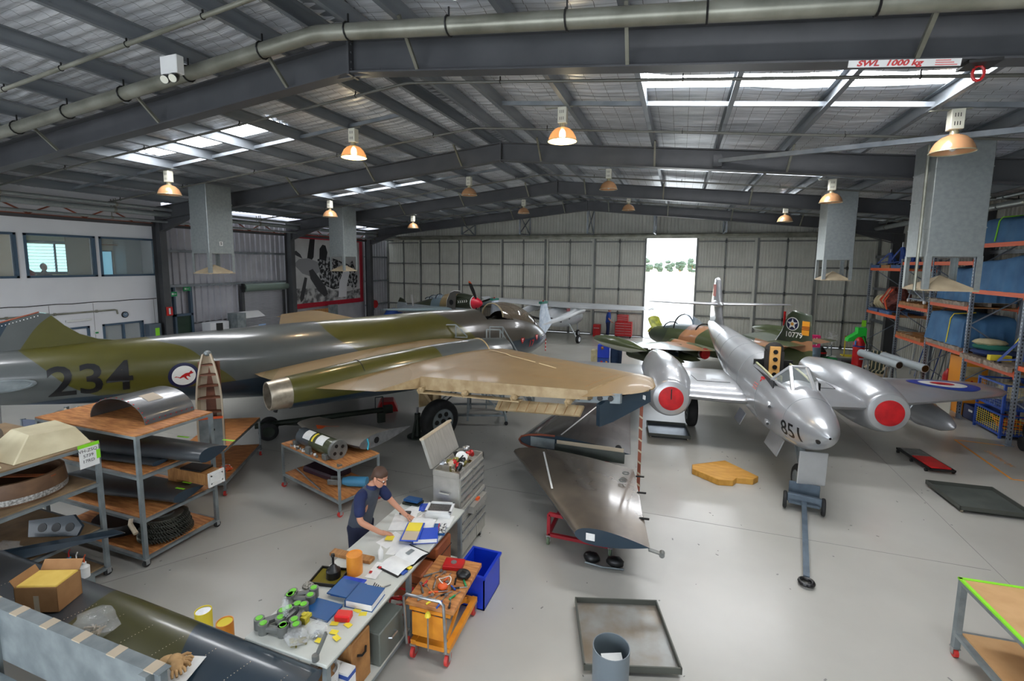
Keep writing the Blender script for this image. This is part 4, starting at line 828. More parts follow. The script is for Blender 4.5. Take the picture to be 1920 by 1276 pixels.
t = thing('parts_chest', 'small red chest standing left of the mechanic in blue', 'chest', (-4.75, 28.15, 0)); MB().bx(0, 0.42, 0, 0.4, 0, 0.72).build('body', M_RED, t, bevel=0.01); MB().bx(0.05, 0.37, -0.02, 0, 0.5, 0.53).build('handle', M_ALU, t)
t = thing('blue_trolley_box', 'bright blue tool box stack by the camouflaged wing', 'tool box', (-3.1, 19.55, 0)); MB().bx(-0.25, 0.02, 0.02, 0.4, 0, 0.72).build('beige_side', M_SACK, t); MB().bx(0.02, 0.5, 0, 0.42, 0.44, 0.98).build('upper_box', mat('vivid_blue', srgb(20, 62, 200), 0.4), t, bevel=0.01); MB().bx(0.02, 0.5, 0, 0.42, 0, 0.43).build('lower_box', M_BLUEP, t, bevel=0.01)
for k, m in enumerate((M_YEL, M_RED, M_WHITE, M_OCAB)): MB().bx(0.06+k*0.1, 0.14+k*0.1, -0.003, 0, 0.12+0.08*(k % 2), 0.24+0.08*(k % 2)).build('sticker', m, t)
MB().blob((0.22, -0.03, 0.86), (0.06, 0.05, 0.07), 8, 5, 0.1).build('brown_tag', M_WOOD, t)
t = thing('work_jacket', 'dark blue work jacket draped over a frame beside the blue tool boxes', 'jacket', (-2.34, 19.72, 0)); b = MB()
b.loft([[(0.21*s*cos(a)*(1+0.08*sin(5*a)), 0.2*s*sin(a)*(1+0.1*sin(4*a)), z) for a in [2*pi*k/24 for k in range(24)]] for z, s in ((0.0, 0.95), (0.3, 1.05), (0.7, 1.1), (0.9, 0.95), (0.97, 0.55), (0.99, 0.05))]); b.build('cloth', mat('denim_blue', srgb(38, 62, 96), 0.85, 0, srgb(28, 48, 78), 4, 0.3, 12), t, smooth=60)
# ================================================================ aircraft helpers
def interp(st, s):
    """catmull-rom through station tuples keyed by the first entry (ascending)"""
    n = len(st)
    i = max(0, min(n-2, next((k for k in range(n-1) if st[k][0] <= s <= st[k+1][0]), n-2 if s > st[-1][0] else 0)))
    p1, p2 = st[i], st[i+1]; p0 = st[max(i-1, 0)]; p3 = st[min(i+2, n-1)]
    h = (p2[0]-p1[0]); t = (s-p1[0])/h; out = []
    for k in range(1, len(p1)):
        m1 = (p2[k]-p0[k])/max(p2[0]-p0[0], 1e-6)*h; m2 = (p3[k]-p1[k])/max(p3[0]-p1[0], 1e-6)*h
        if i == 0: m1 = (p2[k]-p1[k])
        if i == n-2: m2 = (p2[k]-p1[k])
        t2, t3 = t*t, t*t*t
        out.append((2*t3-3*t2+1)*p1[k]+(t3-2*t2+t)*m1+(-2*t3+3*t2)*p2[k]+(t3-t2)*m2)
    return out
def body(b, st, X, n=40, step=0.18, mi=0, skip=None, yc=0.0):
    """lofted body of oval sections; X maps station to local x; skip(s, angle) leaves faces out"""
    a, z = st[0][0], st[-1][0]; m = max(8, int((z-a)/step)); ss = [a+(z-a)*k/m for k in range(m+1)]
    ss = sorted(set(ss+[p[0] for p in st])); rings = []
    for s in ss:
        zc, rw, rh = interp(st, s); rings.append([(X(s), yc+rw*cos(2*pi*k/n), zc+rh*sin(2*pi*k/n)) for k in range(n)])
    if not skip: return b.loft(rings, True, mi)
    vs = [p for r in rings for p in r]; fs = []
    for i in range(len(ss)-1):
        for k in range(n):
            if skip((ss[i]+ss[i+1])/2, 360*(k+0.5)/n): continue
            c = i*n+k; d = i*n+(k+1) % n; fs.append((c, d, d+n, c+n))
    return b.add(vs, fs, mi)
def foil(le, te, y, z, th, m=12, cut=1.0, X=lambda t: -t, camber=0.0):
    """closed aerofoil ring from nose over the top to the tail and back"""
    c = te-le; up = []; lo = []
    for k in range(m+1):
        x = cut*(1-cos(pi*k/m))/2; tt = 5*th*(0.2969*sqrt(x)-0.126*x-0.3516*x*x+0.2843*x**3-0.1036*x**4)/c*c
        up.append((X(le+c*x), y, z+tt+camber*4*x*(1-x))); lo.append((X(le+c*x), y, z-tt+camber*4*x*(1-x)))
    return up+lo[:0:-1] if cut >= 1 else up+lo[::-1][:-1]
def wing_mesh(b, secs, m=12, X=lambda t: -t, mi_top=0, mi_bot=1, mi_end=2, cut=1.0):
    rings = [foil(*s, m=m, X=X, cut=cut) for s in secs]; n = len(rings[0]); base = len(b.v)
    vs = [p for r in rings for p in r]; top = []; bot = []; end = []
    for i in range(len(rings)-1):
        for k in range(n):
            f = (i*n+k, i*n+(k+1) % n, (i+1)*n+(k+1) % n, (i+1)*n+k)
            (top if k < m else end if (cut < 1 and k == m) else bot).append(f)
    b.add(vs, top, mi_top); n0 = len(b.v)
    b.f += [tuple(i+base for i in f) for f in bot+end]; b.m += [mi_bot]*len(bot)+[mi_end]*len(end)
    L = len(rings)-1
    b.f += [tuple(base+k for k in range(n))[::-1], tuple(base+L*n+k for k in range(n))]; b.m += [mi_end, mi_end]; return b
def wheel(parent, c, ax, r, wd, hub=None, name='wheel', holes=0):
    c = Vector(c); ax = Vector(ax).normalized(); hub = hub or M_ALU
    b = MB(); b.lathe([(r*0.58, 0), (r*0.86, 0.0), (r*0.97, 0.14), (r, 0.35), (r, 0.65), (r*0.97, 0.86), (r*0.86, 1), (r*0.58, 1)], c-ax*wd/2, c+ax*wd/2, 32, cap=False); ty = b.build(name, M_BLACK, parent, smooth=40)
    b = MB(); b.lathe([(r*0.1, 0), (r*0.56, 0.04), (r*0.6, 0.0), (r*0.6, 1.0), (r*0.56, 0.96), (r*0.1, 1)], c-ax*wd*0.51, c+ax*wd*0.51, 28); hb = b.build('hub', hub, ty, smooth=40)
    if holes:
        a = ax.cross(Vector((0, 0, 1))).normalized(); u = Vector((0, 0, 1))
        for k in range(holes):
            p = c+(a*cos(2*pi*k/holes)+u*sin(2*pi*k/holes))*r*0.36
            for s in (-1, 1): MB().cyl(p+ax*s*wd*0.49, p+ax*s*wd*0.52, r*0.12, n=10).build('lightening_hole', M_BLK, hb)
        for s in (-1, 1): MB().cyl(c+ax*s*wd*0.49, c+ax*s*wd*0.56, r*0.13, n=14).build('axle_cap', M_BLK, hb)
    return ty
def camo_mat(name, axis, stops, low=None, lowz=1.5, slant=1.5, zref=2.7, rough=0.28, coat=0.5, sc=0.5, amp=1.2, use_y=False):
    """bands of paint along one local axis (constant steps), wavy, with a separate underside colour"""
    m = bpy.data.materials.new(name); m.use_nodes = True; nt = m.node_tree; b = nt.nodes['Principled BSDF']; N = nt.nodes.new; L = nt.links.new
    tc = N('ShaderNodeTexCoord'); sp = N('ShaderNodeSeparateXYZ'); L(tc.outputs['Object'], sp.inputs[0])
    def mt(op, a, c):
        n = N('ShaderNodeMath'); n.operation = op
        for i, v in enumerate((a, c)):
            if isinstance(v, (int, float)): n.inputs[i].default_value = v
            else: L(v, n.inputs[i])
        return n.outputs[0]
    ns = N('ShaderNodeTexNoise'); ns.inputs['Scale'].default_value = sc; ns.inputs['Detail'].default_value = 1; L(tc.outputs['Object'], ns.inputs['Vector'])
    t = mt('MULTIPLY', sp.outputs[axis], -1.0)
    t = mt('SUBTRACT', t, mt('MULTIPLY', mt('SUBTRACT', sp.outputs[2], zref), slant))
    t = mt('ADD', t, mt('MULTIPLY', mt('SUBTRACT', ns.outputs[0], 0.5), amp))
    if use_y: t = mt('ADD', t, mt('MULTIPLY', sp.outputs[1], use_y))
    lo, hi = stops[0][0]-1, stops[-1][0]+1
    r = N('ShaderNodeValToRGB'); r.color_ramp.interpolation = 'CONSTANT'; e = r.color_ramp.elements
    nrm = mt('DIVIDE', mt('SUBTRACT', t, lo), hi-lo); L(nrm, r.inputs[0])
    e[0].position = 0; e[0].color = (*stops[0][1], 1); e[1].position = (stops[1][0]-lo)/(hi-lo); e[1].color = (*stops[1][1], 1)
    for p, c in stops[2:]: x = e.new((p-lo)/(hi-lo)); x.color = (*c, 1)
    out = r.outputs[0]
    if low:
        lt = mt('LESS_THAN', mt('ADD', sp.outputs[2], mt('MULTIPLY', ns.outputs[0], 0.12)), lowz)
        mx = N('ShaderNodeMix'); mx.data_type = 'RGBA'; L(lt, mx.inputs[0]); L(out, mx.inputs[6]); mx.inputs[7].default_value = (*low, 1); out = mx.outputs[2]
    d = N('ShaderNodeTexNoise'); d.inputs['Scale'].default_value = 3; d.inputs['Detail'].default_value = 6; L(tc.outputs['Object'], d.inputs['Vector'])
    mr = N('ShaderNodeMapRange'); mr.inputs['To Min'].default_value = 0.82; mr.inputs['To Max'].default_value = 1.14; L(d.outputs[0], mr.inputs['Value'])
    mm = N('ShaderNodeMix'); mm.data_type = 'RGBA'; mm.blend_type = 'MULTIPLY'; mm.inputs[0].default_value = 1; L(out, mm.inputs[6]); L(mr.outputs[0], mm.inputs[7]); L(mm.outputs[2], b.inputs['Base Color'])
    b.inputs['Roughness'].default_value = rough; b.inputs['Coat Weight'].default_value = coat; b.inputs['Coat Roughness'].default_value = 0.1
    return m

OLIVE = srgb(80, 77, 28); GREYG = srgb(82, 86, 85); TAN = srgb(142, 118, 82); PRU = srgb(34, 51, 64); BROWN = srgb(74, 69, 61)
# ================================================================ the large camouflaged jet bomber
CAN = thing('jet_bomber', 'long green and grey camouflaged jet bomber numbered 234', 'aircraft', (-4.7, 17.2, 0), rz=radians(63))
cst = [(0.0, 1.57, 0.03, 0.03), (0.12, 1.58, 0.17, 0.17), (0.5, 1.63, 0.40, 0.41), (1.0, 1.69, 0.61, 0.62), (1.8, 1.76, 0.82, 0.82), (2.8, 1.82, 0.93, 0.93), (4.0, 1.87, 0.96, 0.96), (6.0, 1.88, 0.95, 0.95), (8.0, 1.89, 0.91, 0.91),
       (9.5, 1.94, 0.84, 0.85), (10.5, 1.99, 0.77, 0.78), (11.8, 2.06, 0.67, 0.68), (12.7, 2.13, 0.60, 0.60), (13.4, 2.18, 0.53, 0.54), (14.5, 2.26, 0.42, 0.43), (16.0, 2.35, 0.25, 0.26), (17.0, 2.42, 0.1, 0.1)]
M_CANF = camo_mat('bomber_fuselage_paint', 0, [(-3, BROWN), (5.0, OLIVE), (8.4, GREYG), (11.9, OLIVE), (13.7, GREYG)], PRU, 1.82, slant=1.2, rough=0.3, coat=0.45)  # underside blue reaches mid-side, so it also paints in the lower-half shade
M_CANW = camo_mat('bomber_wing_paint', 0, [(-3, TAN), (5.9, srgb(130, 106, 66)), (7.2, TAN), (9.2, srgb(120, 102, 62)), (9.6, TAN)], rough=0.42, coat=0.15, slant=0, use_y=0.5, sc=0.35, amp=2.5)
M_CANN = camo_mat('bomber_nacelle_paint', 0, [(-3, GREYG), (6.6, OLIVE), (10.6, OLIVE), (20, OLIVE)], PRU, 1.72, slant=0, rough=0.28, coat=0.5)
M_PRU = mat('blue_grey_underside', PRU, 0.35, 0, srgb(38, 56, 70), 2, coat=0.3)
M_CRB = mat('cream_bay_paint', srgb(190, 168, 130), 0.55, 0, srgb(164, 138, 100), 5)
tX = lambda t: -t
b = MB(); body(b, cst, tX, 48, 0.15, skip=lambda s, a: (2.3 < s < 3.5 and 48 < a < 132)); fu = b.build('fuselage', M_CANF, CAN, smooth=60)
# cockpit tub, canopy
b = MB(); b.bx(-3.5, -2.3, -0.5, 0.55, 1.9, 2.0); b.bx(-3.53, -3.5, -0.5, 0.5, 1.9, 2.6); b.bx(-2.3, -2.26, -0.5, 0.5, 1.9, 2.4); b.bx(-3.5, -2.3, -0.55, -0.52, 1.9, 2.45); b.bx(-3.5, -2.3, 0.52, 0.55, 1.9, 2.45); b.build('cockpit_tub', M_BLK, fu)
q = random.Random(2); b = MB()
for k in range(16): b.bx(*(lambda x, y, z: (x, x+0.1, y, y+0.09, z, z+0.12))(-3.2+q.uniform(0, 0.9), -0.35+q.uniform(0, 0.7), 2.0+q.uniform(0, 0.45)))
b.build('cockpit_fittings', mat('dark_fittings', srgb(70, 72, 66), 0.5, 0, srgb(30, 30, 30), 14), fu)
cn = MB(); rings = []
for k in range(15):
    u = k/14; t = 0.5+u*2.1; zc, rw, rh = interp(cst, t); hh = 0.42*sin(pi*(0.02+0.78*u))**0.8; ww = 0.62*(0.2+0.8*sin(pi*(0.08+0.62*u)))
    zb = zc+sqrt(max(rh*rh-min(ww, rh*0.95)**2, 0.0))-0.04
    rings.append([(-t, 0.05+ww*cos(a), zb+(zc+rh-zb+hh*0.8)*sin(a)) for a in [pi*j/14 for j in range(15)]])
cn.loft(rings, False, closed=False)
can = cn.build('canopy', mat('smoky_canopy', srgb(120, 108, 92), 0.05, 0, alpha=0.72, spec=0.9), CAN, smooth=60)
MB().tube([Vector(p)*1.0 for p in rings[-1]], 0.025, 6).build('canopy_arch', mat('tan_arch', srgb(150, 138, 110), 0.5), can); MB().tube([Vector(p) for p in rings[3]], 0.02, 6).build('windscreen_arch', M_BLK, can)
# fin stub, dorsal strake, tailplane root
pf = [(12.2, 2.68), (12.7, 2.78), (12.95, 2.9), (13.15, 3.08), (13.33, 3.30), (13.46, 3.33), (14.6, 2.97), (15.6, 2.72), (15.6, 2.35), (13.4, 2.5)]
b = MB(); n = len(pf); vs = []
for sgn in (-1, 1):
    for (t, z) in pf: w_ = 0.03+0.07*max(0, min(1, (t-12.4)/1.2)); vs.append((-t, sgn*w_*(1.3 if z < 2.75 else 0.8), z))
b.add(vs, [tuple(range(n)), tuple(range(n, 2*n))[::-1]]+[(k, (k+1) % n, n+(k+1) % n, n+k) for k in range(n)])
fin = b.build('fin_stub', camo_mat('bomber_fin_paint', 0, [(-3, OLIVE), (13.7, GREYG), (14.2, PRU), (16, PRU)], slant=-1.0, rough=0.22, coat=0.8), CAN, smooth=50)
for k in range(24): t = 13.48+k*0.045; z = 3.315-(t-13.46)*0.316; MB().box((-t, -0.085, z-0.03), (0.014, 0.01, 0.014)).build('rivet', M_PAPER, fin)
b = MB(); b.tube([(-13.46-k*0.1, -0.06, 3.345-k*0.0316) for k in range(22)], 0.014, 5); b.build('edge_strip', M_RUST, fin)
zc, rw, rh = interp(cst, 13.95); b = MB(); b.loft([[(-13.98+0.42*s*cos(a), -rw*1.0-d, 2.16+0.105*s*sin(a)) for a in [2*pi*k/24 for k in range(24)]] for d, s in ((-0.1, 1.05), (0.05, 1.0), (0.055, 0.86), (0.03, 0.8))]); b.build('tailplane_root', M_GREYFRAME, CAN, smooth=30)
MB().bx(-10.72, -10.6, -0.03, 0.03, 2.7, 2.92).build('aerial', M_BLK, CAN)
# wings (starboard modelled, port mirrored on the same meshes)
X_ = tX
b = MB(); wing_mesh(b, [(4.2, 10.25, -0.3, 1.84, 0.64), (4.28, 10.2, -1.2, 1.85, 0.62), (4.4, 10.0, -2.6, 1.87, 0.58), (4.58, 9.1, -4.1, 1.93, 0.50)], 14); wi = b.build('inner_wing', [M_CANW, M_PRU, M_CRB], CAN, smooth=50)
b = MB(); b2 = []
secs = [(4.58, 9.35, -4.1, 1.93, 0.50), (4.85, 8.65, -5.5, 2.03, 0.42), (5.27, 7.62, -7.35, 2.16, 0.30)]
wing_mesh(b, secs, 14, cut=0.745); wo = b.build('outer_wing', [M_CANW, M_PRU, M_CRB], CAN, smooth=50)
b = MB(); wing_mesh(b, [(5.27, 7.2, -7.35, 2.16, 0.30), (5.4, 6.9, -7.62, 2.18, 0.24), (5.75, 6.5, -7.86, 2.19, 0.10), (5.9, 6.3, -7.92, 2.19, 0.03)], 14); wt = b.build('wing_tip', [M_CANW, M_PRU, M_CRB], CAN, smooth=50)
parts_ = [wi, wo, wt]
# flap bay: lower lip, hinge brackets, hanging flap
b = MB(); b.bar((-8.16, -4.15, 1.765), (-7.42, -6.2, 1.89), 0.16, 0.02); fb = b.build('flap_bay_lip', M_CRB, CAN)
for k in range(4):
    f = 0.02+k*0.31; p = Vector((-8.14, -4.15, 1.82)).lerp(Vector((-7.0, -7.2, 2.02)), f); b = MB(); b.bar(p+Vector((0.1, 0, 0.06)), p+Vector((-0.14, 0.02, -0.04)), 0.04, 0.1); b.cyl(p+Vector((-0.08, -0.05, 0)), p+Vector((-0.08, 0.05, 0)), 0.045, n=12); b.build('hinge_bracket', M_CRB, fb, bevel=0.008)
fa = [Vector(p) for p in ((-7.4, -5.62, 1.80), (-6.92, -7.2, 1.93), (-7.06, -7.22, 1.79), (-7.55, -5.66, 1.64))]
b = MB(); vs = fa+[p+Vector((0.03, 0.0, -0.03)) for p in fa]; b.add(vs, [(0, 1, 2, 3), (7, 6, 5, 4), (0, 4, 5, 1), (1, 5, 6, 2), (2, 6, 7, 3), (3, 7, 4, 0)]); fp = b.build('hanging_flap', M_CRB, CAN)
for k in range(9):
    f = (k+0.5)/9; a_ = fa[0].lerp(fa[1], f); c_ = fa[3].lerp(fa[2], f); MB().bar(a_+Vector((-0.006, 0, 0.003)), c_+Vector((-0.006, 0, 0.003)), 0.006).build('seam', M_WOOD, fp)
# open rib bay and blue tip rib
b = MB(); b.add([(-7.0, -7.02, 2.14), (-6.72, -7.78, 2.21), (-6.72, -7.78, 2.05), (-7.0, -7.02, 1.97), (-6.95, -7.02, 2.14), (-6.67, -7.78, 2.21), (-6.67, -7.78, 2.05), (-6.95, -7.02, 1.97)], [(0, 1, 2, 3), (4, 7, 6, 5), (0, 4, 5, 1), (3, 2, 6, 7), (0, 3, 7, 4), (1, 5, 6, 2)]); rb = b.build('aileron_spar', M_GREYFRAME, CAN)
for k in range(4):
    p = Vector((-6.985, -7.06, 2.06)).lerp(Vector((-6.74, -7.74, 2.13)), 0.1+k*0.25); d_ = Vector((-0.94, -0.34, 0)); MB().cyl(p+d_*0.0, p+d_*0.025, 0.045, n=12).build('lightening_hole', M_BLK, rb)
b = MB(); b.add([(-6.78, -7.62, 2.10), (-6.05, -7.93, 2.20), (-6.02, -7.93, 1.98), (-6.72, -7.66, 1.72), (-6.95, -7.56, 1.66), (-6.95, -7.55, 2.02)], [(0, 1, 2, 3), (0, 3, 4, 5)])
tp = MB(); tp.v = b.v[:]; tp.f = b.f[:]; tp.m = b.m[:]; base = len(tp.v); off = Vector((0.03, 0.09, 0)); tp.v += [v+off for v in b.v]; tp.f += [(base+3, base+2, base+1, base), (base+5, base+4, base+3, base), (0, 1, base+1, base), (1, 2, base+2, base+1), (2, 3, base+3, base+2), (3, 4, base+4, base+3), (4, 5, base+5, base+4), (5, 0, base, base+5)]; tp.m += [0]*8
tr = tp.build('tip_rib', M_PRU, CAN); MB().box((-6.18, -7.885, 2.08), (0.012, 0.09, 0.07), rz=-0.4).build('data_plate', M_PAPER, tr)
# nacelle
nst = [(4.6, 1.86, 0.44, 0.44), (5.4, 1.86, 0.50, 0.50), (6.6, 1.86, 0.50, 0.50), (8.0, 1.85, 0.45, 0.45), (9.2, 1.83, 0.37, 0.37), (10.15, 1.81, 0.31, 0.31)]
b = MB(); body(b, nst, tX, 32, 0.2, yc=-2.66); na = b.build('nacelle', M_CANN, CAN, smooth=50)
b = MB(); b.lathe([(0.30, 0), (0.272, 0.93), (0.262, 1.0), (0.235, 1.0), (0.235, 0.3)], (-10.12, -2.66, 1.81), (-10.52, -2.66, 1.80), 32, cap=False); b.build('jet_pipe', mat('brushed_jet_pipe', srgb(196, 186, 168), 0.34, 0.8, srgb(160, 148, 130), 6), na, smooth=50)
MB().cyl((-10.25, -2.66, 1.805), (-10.27, -2.66, 1.805), 0.24, n=24).build('pipe_interior', M_BLK, na)
MB().tube([(-8.75, -2.66-0.385*cos(a), 1.84+0.405*sin(a)) for a in [pi*k/16 for k in range(17)]], 0.012, 5).build('cowl_joint', M_BLK, na)
MB().tube([(-5.45, -2.66-0.50*cos(a), 1.86+0.505*sin(a)) for a in [pi*k/16 for k in range(17)]], 0.02, 5).build('cowl_lip', M_CRB, na)
parts_ += [na]
for s in parts_:
    m_ = inst(s, s.name.split('.')[0], CAN); m_.scale = (1, -1, 1)
# white wing walkway line
M_LINE = mat('cream_line_paint', srgb(222, 206, 166), 0.6)
def on_wing(t, l):
    f = (l-4.1)/(7.35-4.1) if l > 4.1 else 0
    le = 4.58+f*0.69; te = 9.35-f*1.73 if l > 4.1 else 10.0; z = 1.93+f*0.23 if l > 4.1 else 1.87+0.04*(l-2.6); th = 0.5-f*0.2 if l > 4.1 else 0.56; c = te-le; x = max(0.001, (t-le)/c)
    return (-t, -l, z+5*th*(0.2969*sqrt(x)-0.126*x-0.3516*x*x+0.2843*x**3-0.1036*x**4)+0.006)
for (a0, a1) in (((5.55, 3.2), (6.0, 5.2)), ((6.05, 5.35), (6.2, 5.95))):
    b = MB(); P = [on_wing(a0[0]+(a1[0]-a0[0])*k/10, a0[1]+(a1[1]-a0[1])*k/10) for k in range(11)]
    vs = [(x+s*0.02, y, z) for x, y, z in P for s in (-1, 1)]; b.add(vs, [(2*k, 2*k+1, 2*k+3, 2*k+2) for k in range(10)]); b.build('walkway_line', M_LINE, wo)
for (t0, l0, L_, tt_) in ((7.35, 4.2, 3.0, -0.26), (5.6, 4.1, 3.0, 0.12)):      # skin joints
    b = MB(); P = [on_wing(t0+tt_*L_*k/10, l0+L_*k/10) for k in range(11)]; vs = [(x+s*0.006, y, z-0.003) for x, y, z in P for s in (-1, 1)]; b.add(vs, [(2*k, 2*k+1, 2*k+3, 2*k+2) for k in range(10)]); b.build('skin_joint', M_WOOD, wo)
b = MB(); P = [on_wing(5.9+0.1*k, 7.2) for k in range(11)]; vs = [(x, y+s*0.006, z-0.003) for x, y, z in P for s in (-1, 1)]; b.add(vs, [(2*k, 2*k+1, 2*k+3, 2*k+2) for k in range(10)]); b.build('skin_joint', M_WOOD, wo)
# markings
def can_side(t0, z0):
    def fn(u, v):
        t = t0-u; zc, rw, rh = interp(cst, t); s0 = math.asin(max(-1, min(1, (z0-zc)/rh))); a = s0+v/rh
        return (-t, -(rw*1.006)*cos(a)-0.003, zc+(rh*1.006)*sin(a))
    return fn
M_SER = mat('serial_black', srgb(20, 20, 22), 0.35)
decal('234', 0.80, M_SER, can_side(12.86, 2.09), 'serial_number', CAN, 0.012, 0.08)
M_NAVY = mat('roundel_navy', srgb(22, 27, 66), 0.4); M_RW = mat('roundel_white', srgb(228, 228, 222), 0.4)
rd = decal('', 1, M_NAVY, can_side(11.48, 1.99), 'roundel', CAN, me=poly_me(disc(0.26)), cut=0.06)
def lift(fn, k): return lambda u, v: (lambda p: (p[0], p[1]-k, p[2]))(fn(u, v))
decal('', 1, M_RW, lift(can_side(11.48, 1.99), 0.004), 'roundel_centre', rd, me=poly_me(disc(0.2)), cut=0.06)
ROO = [(-0.17, -0.02), (-0.13, 0.0), (-0.07, -0.025), (-0.03, 0.015), (0.03, 0.05), (0.09, 0.055), (0.11, 0.085), (0.13, 0.09), (0.14, 0.065), (0.165, 0.045), (0.14, 0.03), (0.11, 0.025), (0.09, 0.0), (0.11, -0.03), (0.095, -0.035), (0.06, -0.01), (0.035, -0.02), (0.05, -0.06), (0.08, -0.09), (0.05, -0.09), (0.015, -0.055), (0.0, -0.03), (-0.03, -0.035), (-0.06, -0.05), (-0.11, -0.02)]
decal('', 1, M_RED, lift(can_side(11.48, 1.99), 0.008), 'red_kangaroo', rd, me=poly_me(ROO), cut=0.06)
for t, z in ((2.05, 1.72), (1.15, 1.72)):
    tri = decal('', 1, M_RED, can_side(t, z), 'rescue_triangle', CAN, me=poly_me([(-0.09, 0.1), (0.09, 0.1), (0.09, 0.02), (0, -0.11), (-0.09, 0.02)]), cut=0.05); decal('', 1, M_RW, lift(can_side(t, z+0.02), 0.003), 'white_print', tri, me=poly_me([(-0.05, 0.05), (0.05, 0.05), (0.03, 0.02), (0.012, 0.02), (0.012, -0.05), (-0.012, -0.05), (-0.012, 0.02), (-0.03, 0.02)]))
decal('17', 0.34, M_RED, can_side(1.5, 1.55), 'red_number', CAN, 0.004, 0.06)
fg = decal('', 1, M_NAVY, can_side(0.55, 1.68), 'flag', CAN, me=poly_me([(-0.15, -0.09), (0.15, -0.09), (0.15, 0.09), (-0.15, 0.09)]), cut=0.05)
for me_ in ([(-0.15, 0.035), (0.0, 0.035), (0.0, 0.06), (-0.15, 0.06)], [(-0.09, 0.0), (-0.06, 0.0), (-0.06, 0.09), (-0.09, 0.09)], [(-0.1, -0.06), (-0.06, -0.06), (-0.06, -0.03), (-0.1, -0.03)], [(0.06, 0.04), (0.08, 0.04), (0.08, 0.06), (0.06, 0.06)], [(0.08, -0.06), (0.1, -0.06), (0.1, -0.04), (0.08, -0.04)], [(0.03, -0.01), (0.05, -0.01), (0.05, 0.01), (0.03, 0.01)]): decal('', 1, M_RW, lift(can_side(0.55, 1.68), 0.004), 'flag_mark', fg, me=poly_me(me_))
b = MB(); b.bx(-0.02, 0.02, -0.04, -0.03, 1.02, 1.5); st_ = b.build('nose_streamer', M_RED, CAN)
for k in range(3): MB().box((0, -0.045, 1.1+k*0.14), (0.045, 0.004, 0.035), ry=0.5).build('streamer_stripe', M_PAPER, st_)
# undercarriage
ug = MB(); ug.cyl((-6.62, -2.38, 0.5), (-6.5, -2.3, 1.6), 0.075, n=14); ug.cyl((-6.62, -2.38, 0.5), (-6.7, -2.6, 0.5), 0.07, n=12); ug.bar((-6.62, -2.38, 0.7), (-7.1, -2.1, 1.6), 0.06); ug.bx(-6.95, -6.3, -2.2, -2.17, 0.75, 1.6); ug.build('main_leg', M_CRB, CAN)
wheel(CAN, (-6.7, -2.68, 0.5), (0, 1, 0), 0.5, 0.32, M_GREYFRAME, 'main_wheel', 6)
ug = MB(); ug.cyl((-6.62, 2.38, 0.5), (-6.5, 2.3, 1.6), 0.075, n=14); ug.bar((-6.62, 2.38, 0.7), (-7.1, 2.1, 1.6), 0.06); ug.build('main_leg', M_CRB, CAN); wheel(CAN, (-6.7, 2.6, 0.5), (0, 1, 0), 0.5, 0.32, M_GREYFRAME, 'main_wheel', 6)
ug = MB(); ug.cyl((-2.6, 0, 0.3), (-2.5, 0, 1.1), 0.07, n=12); ug.build('nose_leg', M_GREYFRAME, CAN)
for s in (-0.18, 0.18): wheel(CAN, (-2.6, s, 0.3), (0, 1, 0), 0.3, 0.16, M_GREYFRAME, 'nose_wheel')
MB().bar((-9.6, -0.35, 1.15), (-9.75, -0.5, 0.82), 0.05, 0.1).build('whip_aerial', M_BLK, CAN)

# ================================================================ silver twin-jet
MET = thing('silver_jet', 'polished silver twin-engined jet numbered 851 with red intake covers', 'aircraft', (2.11, 11.56, 0), rz=atan2(-0.993, 0.121))
sX = lambda s: -s      # stations run aft
mst = [(-2.76, 1.50, 0.02, 0.02), (-2.7, 1.5, 0.11, 0.11), (-2.45, 1.49, 0.27, 0.28), (-2.0, 1.47, 0.42, 0.45), (-1.5, 1.48, 0.52, 0.56), (-0.8, 1.50, 0.58, 0.66), (0.0, 1.52, 0.60, 0.72), (1.0, 1.55, 0.60, 0.72), (2.5, 1.62, 0.56, 0.66), (4.0, 1.75, 0.47, 0.55), (5.5, 1.90, 0.35, 0.42), (6.8, 2.03, 0.23, 0.29), (7.8, 2.12, 0.09, 0.12)]
M_SIL = mat('polished_silver_paint', srgb(178, 180, 183), 0.3, 0.45, srgb(168, 170, 173), 1.2, coat=0.5)
M_SIL2 = mat('silver_paint_satin', srgb(190, 192, 194), 0.3, 0.5, srgb(178, 180, 182), 2, coat=0.3)
b = MB(); body(b, mst, sX, 48, 0.12, skip=lambda s, a: (-1.15 < s < 0.35 and 55 < a < 125)); mf = b.build('fuselage', M_SIL, MET, smooth=60)
for s in (-1.9, -0.6, 0.9, 2.2, 3.4, 4.6):
    zc, rw, rh = interp(mst, s); MB().tube([(-s, rw*1.001*cos(a), zc+rh*1.001*sin(a)) for a in [2*pi*k/40 for k in range(41)] if not (-1.15 < s < 0.35 and 55 < math.degrees(a) < 125)] if not (-1.15 < s < 0.35) else [(-s, rw*1.001*cos(a), zc+rh*1.001*sin(a)) for a in [radians(130+k*10) for k in range(29)]], 0.004, 4, cap=False).build('panel_joint', M_GREYFRAME, mf)
